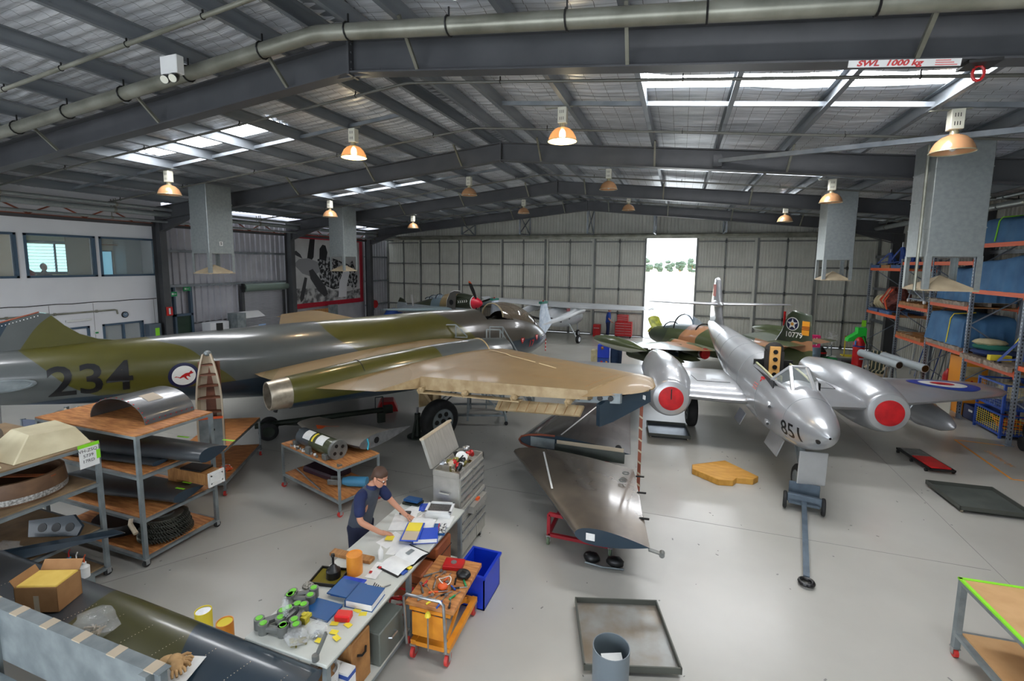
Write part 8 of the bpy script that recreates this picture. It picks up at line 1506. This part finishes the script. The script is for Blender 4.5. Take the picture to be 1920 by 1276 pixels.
def glove(x, y, z, rz, label):
    t = thing('leather_glove', label, 'glove', (x, y, z), rz=rz); M_GL = mat('tan_glove_leather', srgb(196, 158, 108), 0.7, 0, srgb(168, 130, 84), 8, 0.2, 30); b = MB(); b.blob((0, 0, 0.025), (0.075, 0.05, 0.024), 12, 6, 0.08, seed=int(x*100)); b.blob((-0.09, 0, 0.025), (0.06, 0.055, 0.024), 12, 6, 0.08)
    for k in range(4): b.tube([(0.05, -0.036+k*0.024, 0.022), (0.09, -0.042+k*0.028, 0.03), (0.125-0.008*abs(k-1), -0.045+k*0.03, 0.014)], [0.013, 0.013, 0.009], 7)
    b.tube([(-0.01, 0.04, 0.022), (0.03, 0.075, 0.026), (0.06, 0.085, 0.014)], [0.014, 0.014, 0.01], 7); b.build('glove_leather', M_GL, t, smooth=60)
glove(-3.86, 2.54, wz, 0.3, 'tan leather work glove lying palm down on the card'); glove(-3.78, 2.48, wz+0.03, -0.5, 'tan leather work glove folded upon the other glove')
for k, (x, y, m) in enumerate(((-4.84, 3.5, M_YEL), (-4.47, 3.46, M_TINO))):
    t = thing('tin_can', ('yellow tin with silver lid on a small stand by the wing panel', 'orange tin with yellow lid on a small stand by the wing panel')[k], 'tin', (x, y, 0.0)); MB().cyl((0, 0, 0), (0, 0, 0.02), 0.14, n=18).build('stand_base', M_GREYFRAME, t); MB().cyl((0, 0, 0.02), (0, 0, 0.2), 0.03, n=10).build('stand_stem', M_GREYFRAME, t); MB().lathe([(0.085, 0), (0.085, 1.0), (0.078, 1.0), (0.074, 0.95)], (0, 0, 0.2), (0, 0, 0.42), 28).build('can', m, t, smooth=40); MB().cyl((0, 0, 0.402), (0, 0, 0.41), 0.077, n=24).build('lid', (M_ALU, M_YEL)[k], t)
for k, (x, m) in enumerate(((-6.72, MATS['sky_blue_paint']), (-6.58, M_PAPER), (-6.44, M_PAPER))):
    t = thing('squeeze_bottle', ('blue squeeze bottle with red nozzle behind the wing panel', 'white squeeze bottle with bent nozzle behind the wing panel', 'white and orange squeeze bottle behind the wing panel')[k], 'bottle', (x, 3.28, 0.0)); MB().bx(-0.06, 0.06, -0.06, 0.06, 0, 0.58).build('stool_leg', M_GREYFRAME, t); MB().lathe([(0.045, 0), (0.048, 0.7), (0.02, 0.85), (0.02, 1)], (0, 0, 0.58), (0, 0, 0.76), 14).build('bottle_body', m, t, smooth=40); MB().tube([(0, 0, 0.76), (0, 0, 0.82), (0.03, 0, 0.86)], 0.007, 5).build('nozzle', (M_RED, M_PAPER, M_ORANGE)[k], t)
# ---------------- swept wing pieces on red stands
M_WJ = mat('bronze_grey_wing', srgb(118, 108, 96), 0.26, 0.35, srgb(96, 88, 80), 1.4, coat=0.5)
def swept(name, label, secs, m, zoff):
    t = thing(name, label, 'wing panel', (0, 0, 0)); b = MB(); wing_mesh(b, secs, 14, X=lambda u: u); o = b.build('wing_skin', [m, M_PRU, M_PRU], t, smooth=50); return t, o
WJ, wj = swept('outer_wing_panel', 'bronze-grey swept wing panel with blue end rib on a red stand', [(-1.2, -0.20, 6.12, 0.62, 0.24), (-1.75, -0.34, 6.9, 0.63, 0.26), (-2.9, -0.62, 8.45, 0.65, 0.30)], M_WJ, 0)
MB().bar((-1.75, 7.0, 0.765), (-2.25, 8.3, 0.797), 0.03, 0.004).build('white_line', M_PAPER, wj); MB().box((-0.98, 6.105, 0.62), (0.12, 0.004, 0.1)).build('data_plate', M_PAPER, wj); b = MB(); b.bar((-0.22, 6.12, 0.6), (-0.05, 6.14, 0.56), 0.06, 0.02); b.cyl((-0.05, 6.1, 0.56), (-0.05, 6.18, 0.56), 0.035, n=12); b.build('hinge_lug', M_CAST, wj)
for (x, y) in ((-0.72, 8.05), (-0.74, 7.75)): MB().tube([(x+0.05*cos(a), y+0.05*sin(a), 0.735) for a in [2*pi*k/14 for k in range(15)]], 0.012, 6, cap=False).build('eye_ring', M_CAST, wj)
for y in (8.2, 7.6, 6.8): MB().bar((-0.56+0.12*(8.2-y), y, 0.64), (-0.42+0.12*(8.2-y), y-0.02, 0.66), 0.03, 0.02).build('hinge_lug', M_BLK, wj)
WI, wi2 = swept('inner_wing_panel', 'dark glossy wing panel with open orange-edged nose behind the bronze one', [(-2.95, -0.72, 8.95, 0.72, 0.34), (-2.75, -0.85, 10.2, 0.74, 0.30), (-2.4, -1.0, 11.75, 0.76, 0.24)], mat('dark_bronze_wing', srgb(84, 74, 70), 0.2, 0.3, srgb(66, 58, 56), 1.4, coat=0.7), 0)
MB().bar((-2.1, 9.05, 0.885), (-1.75, 11.2, 0.885), 0.03, 0.004).build('white_line', M_PAPER, wi2); b = MB(); b.tube([(x, 8.94, 0.72+s*zz) for s, pts in ((1, ((-2.2, 0.165), (-2.5, 0.155), (-2.75, 0.12), (-2.9, 0.07), (-2.95, 0))), (-1, ((-2.9, 0.07), (-2.75, 0.12), (-2.5, 0.155), (-2.2, 0.165)))) for x, zz in pts], 0.022, 6); b.build('orange_nose_edge', M_RUST, wi2); MB().box((-2.45, 8.93, 0.72), (0.5, 0.01, 0.2)).build('nose_rib', M_GREYFRAME, wi2); MB().box((-1.5, 8.9, 0.79), (1.3, 0.012, 0.08)).build('spar_strip', M_PRIM, wi2); MB().box((-1.5, 8.86, 0.66), (1.35, 0.02, 0.2), rx=-0.3).build('flap_shroud', M_DKG, wi2); MB().cyl((-0.95, 8.92, 0.83), (-0.95, 8.9, 0.83), 0.06, n=16).build('oval_hole', M_BLK, wi2)
M_STRED = mat('dark_red_stand', srgb(150, 26, 38), 0.45)
def red_stand(label, x0, x1, y0, y1, h):
    t = thing('wing_dolly', label, 'stand', (0, 0, 0)); b = MB()
    for y in (y0, y1):
        b.bar((x0, y, 0.16), (x1, y, 0.16), 0.05); b.bar((x0, y, 0.16), (x0, y, h), 0.05); b.bar((x1, y, 0.16), (x1, y, h), 0.05); b.bar((x0, y, h), (x1, y, h), 0.05)
    for x in (x0, x1): b.bar((x, y0, 0.16), (x, y1, 0.16), 0.05)
    b.build('frame', M_STRED, t)
    for x in (x0, x1):
        for y in (y0, y1): castor(t, x, y, 0.065, mat('green_castor', srgb(92, 110, 84), 0.6))
red_stand('dark red wheeled stand under the bronze wing panel', -1.72, -0.78, 6.72, 8.2, 0.49); red_stand('dark red wheeled stand under the dark glossy wing panel', -2.2, -1.25, 9.5, 11.3, 0.53)
t = thing('sandbags', 'pair of black sandbags strapped around the stand castor', 'sandbag', (-0.85, 6.52, 0)); 
for s in (-0.17, 0.17): MB().blob((s, 0, 0.07), (0.13, 0.09, 0.075), 12, 6, 0.1, seed=int(s*100)+50).build('bag_body', M_BLK, t, smooth=60)
MB().tube([(-0.25, -0.08, 0.02), (0, -0.1, 0.015), (0.3, -0.06, 0.02)], 0.014, 6).build('strap', M_GREYFRAME, t)
# ---------------- floor items
def tray(label, cx, cy, w_, d, rz, m, wheels=True):
    t = thing('drip_tray', label, 'tray', (cx, cy, 0), rz=rz); z = 0.05 if wheels else 0.0; MB().bx(-w_/2, w_/2, -d/2, d/2, z, z+0.008).build('tray_floor', m, t)
    for nm, a in (('rim', (-w_/2, w_/2, -d/2, -d/2+0.015)), ('rim', (-w_/2, w_/2, d/2-0.015, d/2)), ('rim', (-w_/2, -w_/2+0.015, -d/2, d/2)), ('rim', (w_/2-0.015, w_/2, -d/2, d/2))): MB().bx(*a, z, z+0.075).build(nm, mat('tray_rim_steel', srgb(88, 90, 84), 0.5, 0.4), t)
    for x in (-w_/2+0.06, w_/2-0.06):
        for y in (-d/2+0.06, d/2-0.06): MB().cyl((x-0.012, y, 0.025), (x+0.012, y, 0.025), 0.025, n=10).build('castor', M_PRIM, t)
tray('square stained drip tray with diagonal creases beside the round bin', -0.42, 5.2, 1.02, 1.02, 0.3, mat('stained_galvanised', srgb(120, 106, 88), 0.35, 0.3, srgb(150, 152, 150), 3, 0.1, 6, lo=0.3, hi=0.7))
tray('square dark grey drip tray on the open floor', 5.36, 10.74, 1.08, 1.08, 0.07, mat('dark_tray_mat', srgb(92, 98, 92), 0.5, 0.2, srgb(78, 84, 80), 4))
tray('square shallow drip tray below the silver jet left wheel', -0.12, 12.55, 1.0, 1.0, 0.12, mat('blue_grey_tray', srgb(120, 132, 146), 0.3, 0.4, srgb(100, 112, 126), 3))
t = thing('round_bin', 'grey cylindrical bin with white and green rubbish inside', 'bin', (-0.45, 4.25, 0)); MB().lathe([(0.17, 0), (0.175, 1), (0.167, 1), (0.163, 0.1)], (0, 0, 0), (0, 0, 0.68), 36).build('bin_body', mat('slate_bin', srgb(112, 122, 130), 0.4, 0.2), t, smooth=40); MB().box((0.02, 0.0, 0.52), (0.2, 0.16, 0.004), rx=0.4, rz=0.4).build('white_sheet', M_PAPER, t); MB().box((-0.05, -0.04, 0.5), (0.12, 0.1, 0.004), rx=-0.3).build('green_sheet', M_GREENTAPE, t); MB().box((0.06, 0.163, 0.6), (0.06, 0.004, 0.06), rz=-0.3).build('hazard_label', M_PRIM, t)
t = thing('wooden_block', 'thick golden timber chock board lying on the floor', 'board', (1.05, 10.35, 0), rz=0.0); MB().prism([(-0.62, 0.02), (0.05, 0.5), (0.62, -0.12), (0.5, -0.3), (0.2, -0.34), (0.12, -0.5), (-0.15, -0.56), (-0.62, -0.2)], 0, 0.12).build('timber', mat('golden_timber', srgb(200, 148, 62), 0.5, 0, srgb(178, 126, 46), 5, stretch=(1, 5, 1)), t, bevel=0.006)
t = thing('mechanics_creeper', 'red and grey mechanics creeper board with castors', 'creeper', (5.3, 12.6, 0), rz=radians(8)); b = MB(); b.bx(-0.24, -0.2, -0.6, 0.6, 0.06, 0.1); b.bx(0.2, 0.24, -0.6, 0.6, 0.06, 0.1); b.bx(-0.24, 0.24, -0.6, -0.56, 0.06, 0.1); b.bx(-0.24, 0.24, 0.56, 0.6, 0.06, 0.1); b.build('frame', M_BLK, t); MB().bx(-0.19, 0.19, -0.55, 0.1, 0.09, 0.12).build('red_pad', M_RED, t, bevel=0.008); MB().bx(-0.19, 0.19, 0.12, 0.55, 0.09, 0.12).build('headrest', M_CAST, t, bevel=0.008)
for x in (-0.25, 0.25):
    for y in (-0.5, 0, 0.5): MB().cyl((x-0.02, y, 0.035), (x+0.02, y, 0.035), 0.035, n=10).build('castor', M_BLK, t)
TR = frame_unit('taped_table', 'wheeled table with lime-taped tan top at the floor edge', 'table', 0, 1.5, -1.55, 0, (0.3, 0.9), 0.9, (3.05, 6.25, 0), radians(4), cast=M_CRED, post=0.06, ply=mat('tan_table_top', srgb(206, 166, 118), 0.5, 0, srgb(194, 152, 104), 4))
for (x0, x1, y0, y1) in ((-0.005, 1.505, -0.03, 0.006), (-0.005, 0.03, -1.55, 0.0)): MB().bx(x0, x1, y0, y1, 0.9, 0.92).build('lime_tape', M_GREENTAPE, TR)
t = thing('paper_cup', 'white patterned paper cup on the taped table', 'cup', (3.62, 5.95, 0.92)); MB().lathe([(0.03, 0), (0.042, 1), (0.039, 1), (0.03, 0.1)], (0, 0, 0), (0, 0, 0.1), 20).build('cup_body', M_PAPER, t, smooth=40); MB().bx(-0.02, 0.0, -0.0415, -0.039, 0.03, 0.06).build('blue_print', M_BLUEP, t); MB().bx(-0.045, -0.035, -0.01, 0.01, 0.02, 0.05).build('red_print', M_RED, t)

# ================================================================ people
def skin_obj(name, V, E, rad, m, parent, sub=2, root=0):
    me = bpy.data.meshes.new(name); me.from_pydata(V, E, []); o = bpy.data.objects.new(name, me); col.objects.link(o)
    sm = o.modifiers.new('s', 'SKIN'); ss = o.modifiers.new('d', 'SUBSURF'); ss.levels = sub; ss.render_levels = sub
    for i, v in enumerate(me.skin_vertices[0].data): r = rad[i]; v.radius = r if isinstance(r, tuple) else (r, r); v.use_root = (i == root)
    dg = bpy.context.evaluated_depsgraph_get(); m2 = bpy.data.meshes.new_from_object(o.evaluated_get(dg)); bpy.data.objects.remove(o); bpy.data.meshes.remove(me)
    m2.materials.clear(); m2.materials.append(m); m2.shade_smooth(); o = bpy.data.objects.new(name, m2); col.objects.link(o); o.parent = parent; return o
def chain(V, E, R, pts, rad, link=None):
    s = len(V)
    for p in pts: V.append(tuple(p))
    R += list(rad)
    for k in range(len(pts)-1): E.append((s+k, s+k+1))
    if link is not None: E.append((link, s))
    return s
def person(label, loc, rz, J, vest, shirt, trous, hair, glasses=True):
    """local frame: x forward, y left; J holds joints"""
    t = thing('person', label, 'person', loc, rz=rz); L = lambda a, b_, f: tuple(Vector(a).lerp(Vector(b_), f))
    V = []; E = []; R = []
    h, c, n, hd = J['hip'], J['chest'], J['neck'], J['head']
    s = chain(V, E, R, [h, L(h, c, 0.5), c, n, L(n, hd, 0.5)], [0.13, 0.125, 0.135, 0.06, 0.055])
    for sd in ('l', 'r'):
        sg = 1 if sd == 'l' else -1; hp = (h[0], sg*0.10, h[2]-0.04)
        chain(V, E, R, [hp, J['knee_'+sd], J['ankle_'+sd], J['toe_'+sd]], [0.09, 0.062, 0.045, 0.035], s)
        sh = J['sh_'+sd]; chain(V, E, R, [sh, J['el_'+sd], J['wr_'+sd], J['palm_'+sd]], [0.055, 0.042, 0.03, 0.034], s+2)
    skin_obj('body', V, E, R, SKIN, t)
    # hands: palm with five fingers each
    for sd in ('l', 'r'):
        sg = 1 if sd == 'l' else -1; w_ = Vector(J['wr_'+sd]); p = Vector(J['palm_'+sd]); d = (p-w_).normalized(); up = Vector((0, 0, 1)); side = d.cross(up).normalized(); up = side.cross(d)
        V = []; E = []; R = []; s0 = chain(V, E, R, [w_, p+d*0.02], [0.026, (0.034, 0.018)])
        for k in range(4): b0 = p+d*0.03+side*(-0.027+0.018*k); ln = (0.028, 0.034, 0.032, 0.025)[k]; chain(V, E, R, [b0, b0+d*ln-up*0.006, b0+d*ln*1.9-up*0.024], [0.010, 0.009, 0.007], s0+1)
        tb = w_+d*0.03-side*sg*-0.03*(-1); chain(V, E, R, [w_+d*0.035+side*(0.03*sg), w_+d*0.065+side*(0.05*sg)-up*0.01, w_+d*0.09+side*(0.05*sg)-up*0.02], [0.013, 0.011, 0.008], s0)
        skin_obj('hand', V, E, R, SKIN, t, 1)
    # head
    H = Vector(hd); f = Vector(J['face']).normalized(); sd_ = Vector((-f.y, f.x, 0)).normalized(); u = sd_.cross(f)*-1; u = f.cross(sd_)
    b = MB(); P = lambda x, y, z: H+f*x+sd_*y+u*z; rings = []
    for z, rx, ry, ox in ((-0.115, 0.035, 0.03, 0.045), (-0.10, 0.06, 0.045, 0.03), (-0.06, 0.085, 0.062, 0.012), (-0.01, 0.096, 0.071, 0.0), (0.04, 0.1, 0.076, -0.004), (0.085, 0.088, 0.068, -0.008), (0.112, 0.055, 0.045, -0.01), (0.122, 0.012, 0.012, -0.01)): rings.append([P(ox+rx*cos(a), ry*sin(a), z) for a in [2*pi*k/20 for k in range(20)]])
    b.loft(rings); he = b.build('head', SKIN, t, smooth=70)
    b = MB(); b.loft([[P(x+0.012*cos(a)*s, 0.013*sin(a)*s, z) for a in [2*pi*k/8 for k in range(8)]] for x, z, s in ((0.096, 0.02, 0.6), (0.108, -0.01, 0.9), (0.118, -0.03, 1.2), (0.1, -0.04, 1.0))]); b.build('nose', SKIN, he, smooth=60)
    b = MB(); b.bar(P(0.088, -0.024, -0.066), P(0.088, 0.024, -0.066), 0.012, 0.008); b.build('mouth', mat('lip', srgb(164, 96, 86), 0.5), he)
    for s in (-1, 1): b = MB(); e = P(0.088, s*0.03, 0.012); b.blob(e, (0.012, 0.012, 0.009), 10, 6); b.build('eye', M_WHITE, he, smooth=60); b = MB(); b.blob(e+f*0.008, (0.006, 0.006, 0.006), 8, 5); b.build('iris', M_BLK, he); b = MB(); b.blob(P(-0.005, s*0.078, -0.005), (0.022, 0.012, 0.032), 10, 6); b.build('ear', SKIN, he, smooth=60)
    b = MB(); rings = []
    for z, rx, ry, ox in ((-0.045, 0.05, 0.066, -0.055), (0.0, 0.075, 0.079, -0.034), (0.05, 0.099, 0.084, -0.014), (0.09, 0.094, 0.074, -0.012), (0.118, 0.062, 0.05, -0.012), (0.13, 0.012, 0.012, -0.012)): rings.append([P(ox+rx*cos(a), ry*sin(a), z) for a in [2*pi*k/20 for k in range(20)]])
    b.loft(rings); b.build('hair', hair, he, smooth=70)
    if glasses:
        b = MB()
        for s in (-1, 1): b.tube([P(0.107, s*0.032+0.022*cos(a), 0.01+0.015*sin(a)) for a in [2*pi*k/14 for k in range(15)]], 0.002, 5, cap=False); b.bar(P(0.1, s*0.055, 0.014), P(-0.01, s*0.08, 0.01), 0.004)
        b.bar(P(0.109, -0.01, 0.014), P(0.109, 0.01, 0.014), 0.003); b.build('glasses', M_BLK, he)
    # clothing
    b = MB(); ring = []
    for f, dx, wy in ((-0.22, 0.135, 0.165), (0.0, 0.14, 0.17), (0.4, 0.135, 0.168), (0.8, 0.14, 0.185), (1.15, 0.13, 0.19), (1.45, 0.10, 0.155), (1.62, 0.07, 0.08)):
        p_ = Vector(h).lerp(Vector(c), f) if f <= 1 else Vector(c).lerp(Vector(n), (f-1)/0.62*0.92); ax = (Vector(c)-Vector(h)).normalized(); fx = Vector((ax.z, 0, -ax.x))
        ring.append([p_+fx*dx*cos(a)+Vector((0, wy*sin(a), 0)) for a in [2*pi*k/24 for k in range(24)]])
    b.loft(ring); b.build('vest', vest, t, smooth=60)
    b = MB(); pn = Vector(c).lerp(Vector(n), 0.88); b.loft([[pn+Vector((r*cos(a)+dz*0.4, r*sin(a), dz)) for a in [2*pi*k/18 for k in range(18)]] for r, dz in ((0.085, -0.02), (0.078, 0.025), (0.07, 0.045))], False); b.build('collar', shirt, t, smooth=60)
    V = []; E = []; R = []; s = chain(V, E, R, [L(h, c, 0.75), L(c, n, 0.35)], [0.13, 0.10])
    for sd in ('l', 'r'): chain(V, E, R, [J['sh_'+sd], L(J['sh_'+sd], J['el_'+sd], 0.5), L(J['sh_'+sd], J['el_'+sd], 0.88)], [0.082, 0.074, 0.07], s+1)
    skin_obj('shirt', V, E, R, shirt, t)
    V = []; E = []; R = []; s = chain(V, E, R, [(h[0], 0, h[2]+0.06), (h[0], 0, h[2]-0.06)], [(0.15, 0.165), (0.14, 0.15)])
    for sd in ('l', 'r'): sg = 1 if sd == 'l' else -1; chain(V, E, R, [(h[0], sg*0.1, h[2]-0.12), J['knee_'+sd], L(J['knee_'+sd], J['ankle_'+sd], 0.95)], [0.112, 0.085, 0.078], s+1)
    skin_obj('trousers', V, E, R, trous, t)
    for sd in ('l', 'r'):
        a = J['ankle_'+sd]; b = MB(); b.loft([[(a[0]+ox+rx*cos(x), a[1]+ry*sin(x), z) for x in [2*pi*k/16 for k in range(16)]] for z, rx, ry, ox in ((0.0, 0.145, 0.05, 0.07), (0.03, 0.145, 0.05, 0.07), (0.06, 0.125, 0.046, 0.055), (0.09, 0.07, 0.044, 0.0), (0.13, 0.055, 0.05, -0.005))]); b.build('boot', M_BLK, t, smooth=50)
    return t
J = dict(hip=(0, 0, 0.95), chest=(0.09, 0, 1.27), neck=(0.20, 0, 1.47), head=(0.31, 0, 1.60), face=(0.86, -0.05, -0.5),
         sh_l=(0.14, 0.19, 1.39), sh_r=(0.14, -0.19, 1.39), el_l=(0.30, 0.27, 1.14), el_r=(0.20, -0.27, 1.12), wr_l=(0.50, 0.30, 0.965), wr_r=(0.42, -0.16, 0.965), palm_l=(0.56, 0.31, 0.945), palm_r=(0.48, -0.12, 0.945),
         knee_l=(0.03, 0.12, 0.5), knee_r=(0.02, -0.12, 0.5), ankle_l=(-0.02, 0.13, 0.09), ankle_r=(-0.04, -0.14, 0.09), toe_l=(0.12, 0.14, 0.045), toe_r=(0.10, -0.16, 0.045))
person('man in navy shirt and grey vest reading papers at the bench', (-3.77, 4.88, 0), 0.0, J, mat('charcoal_vest', srgb(70, 76, 88), 0.75, 0, srgb(58, 64, 76), 4, 0.2, 14), mat('navy_shirt', srgb(28, 40, 84), 0.8, 0, srgb(22, 32, 70), 5), mat('navy_trousers', srgb(24, 30, 56), 0.85), mat('brown_hair', srgb(72, 48, 34), 0.6))

K = dict(hip=(0, 0, 0.95), chest=(0.02, 0, 1.28), neck=(0.04, 0, 1.5), head=(0.07, 0, 1.64), face=(0.95, 0, -0.25), sh_l=(0.02, 0.19, 1.42), sh_r=(0.02, -0.19, 1.42), el_l=(0.0, 0.25, 1.14), el_r=(0.0, -0.25, 1.14), wr_l=(0.18, 0.2, 0.95), wr_r=(0.18, -0.2, 0.95), palm_l=(0.25, 0.18, 0.92), palm_r=(0.25, -0.18, 0.92),
         knee_l=(0.01, 0.11, 0.5), knee_r=(0.01, -0.11, 0.5), ankle_l=(-0.02, 0.12, 0.09), ankle_r=(-0.02, -0.12, 0.09), toe_l=(0.12, 0.13, 0.045), toe_r=(0.12, -0.13, 0.045))
M_OVB = mat('blue_work_shirt', srgb(30, 66, 150), 0.8)
person('mechanic in blue work clothes standing at the red tool chest', (-3.85, 28.0, 0), 0.3, K, M_OVB, M_OVB, mat('dark_blue_trousers', srgb(26, 36, 74), 0.85), MATS['dark_hair'], False)

# ---------------- parts behind the shelves under the bomber
t = thing('engine_cart', 'grey panelled engine cart with bare engine behind the plywood shelves', 'cart', (-11.3, 5.85, 0), rz=0.2)
for x in (-0.7, 0.7):
    for y in (-0.4, 0.4): MB().bx(x-0.03, x+0.03, y-0.03, y+0.03, 0.1, 1.2).build('post', M_GREYFRAME, t); castor(t, x, y, 0.05)
MB().bx(-0.7, 0.7, -0.43, -0.41, 0.45, 1.2).build('side_panel', mat('slate_blue_panel', srgb(96, 104, 122), 0.45), t); MB().bx(-0.7, 0.7, -0.4, 0.4, 0.4, 0.44).build('deck', M_GREYFRAME, t)
b = MB(); b.lathe([(0.2, 0), (0.32, 0.2), (0.34, 0.6), (0.22, 1)], (-0.6, 0, 0.95), (0.6, 0, 0.95), 20); en = b.build('engine_core', M_CAST, t, smooth=40)
for k in range(7): a = k*0.9; MB().tube([(-0.4+0.12*k, 0.3*cos(a), 0.95+0.3*sin(a)), (-0.35+0.12*k, 0.4*cos(a), 0.98+0.36*abs(sin(a))), (-0.2+0.12*k, 0.33*cos(a+0.5), 0.95+0.33*sin(a+0.5))], 0.025, 6).build('pipe', (M_BRASS, M_ALU, M_PRIM)[k % 3], en)
t = thing('gear_assembly', 'silver undercarriage assembly standing beside the engine cart', 'undercarriage', (-12.75, 5.25, 0)); MB().cyl((0, 0, 0.3), (0.1, 0, 1.55), 0.09, n=14).build('leg', M_ALU, t); MB().bar((-0.35, 0, 0.35), (0.1, 0, 1.3), 0.09).build('brace', M_ALU, t); MB().bx(-0.5, 0.5, -0.3, 0.3, 0.0, 0.06).build('base', M_GREYFRAME, t); wheel(t, (0, -0.2, 0.38), (0, 1, 0), 0.32, 0.18, M_ALU)

t = thing('stand_shelf', 'rough plank shelf fixed low on the wing stand', 'shelf', (0, 0, 0)); MB().bx(-7.0, -4.3, 1.62, 2.0, 0.30, 0.33).build('plank_deck', M_PLY, t)
for x in (-6.6, -4.6): MB().bx(x-0.03, x+0.03, 1.7, 1.76, 0, 0.3).build('leg', M_GREYFRAME, t); MB().bx(x-0.03, x+0.03, 1.92, 1.98, 0, 0.3).build('leg', M_GREYFRAME, t)
t = thing('olive_tube', 'long glossy olive tube lying on the low plank shelf', 'tube', (-5.7, 1.8, 0.33)); MB().cyl((-1.2, 0, 0.1), (1.2, 0, 0.1), 0.1, n=24).build('tube_body', mat('glossy_olive', srgb(62, 62, 34), 0.25, coat=0.5), t, smooth=40)
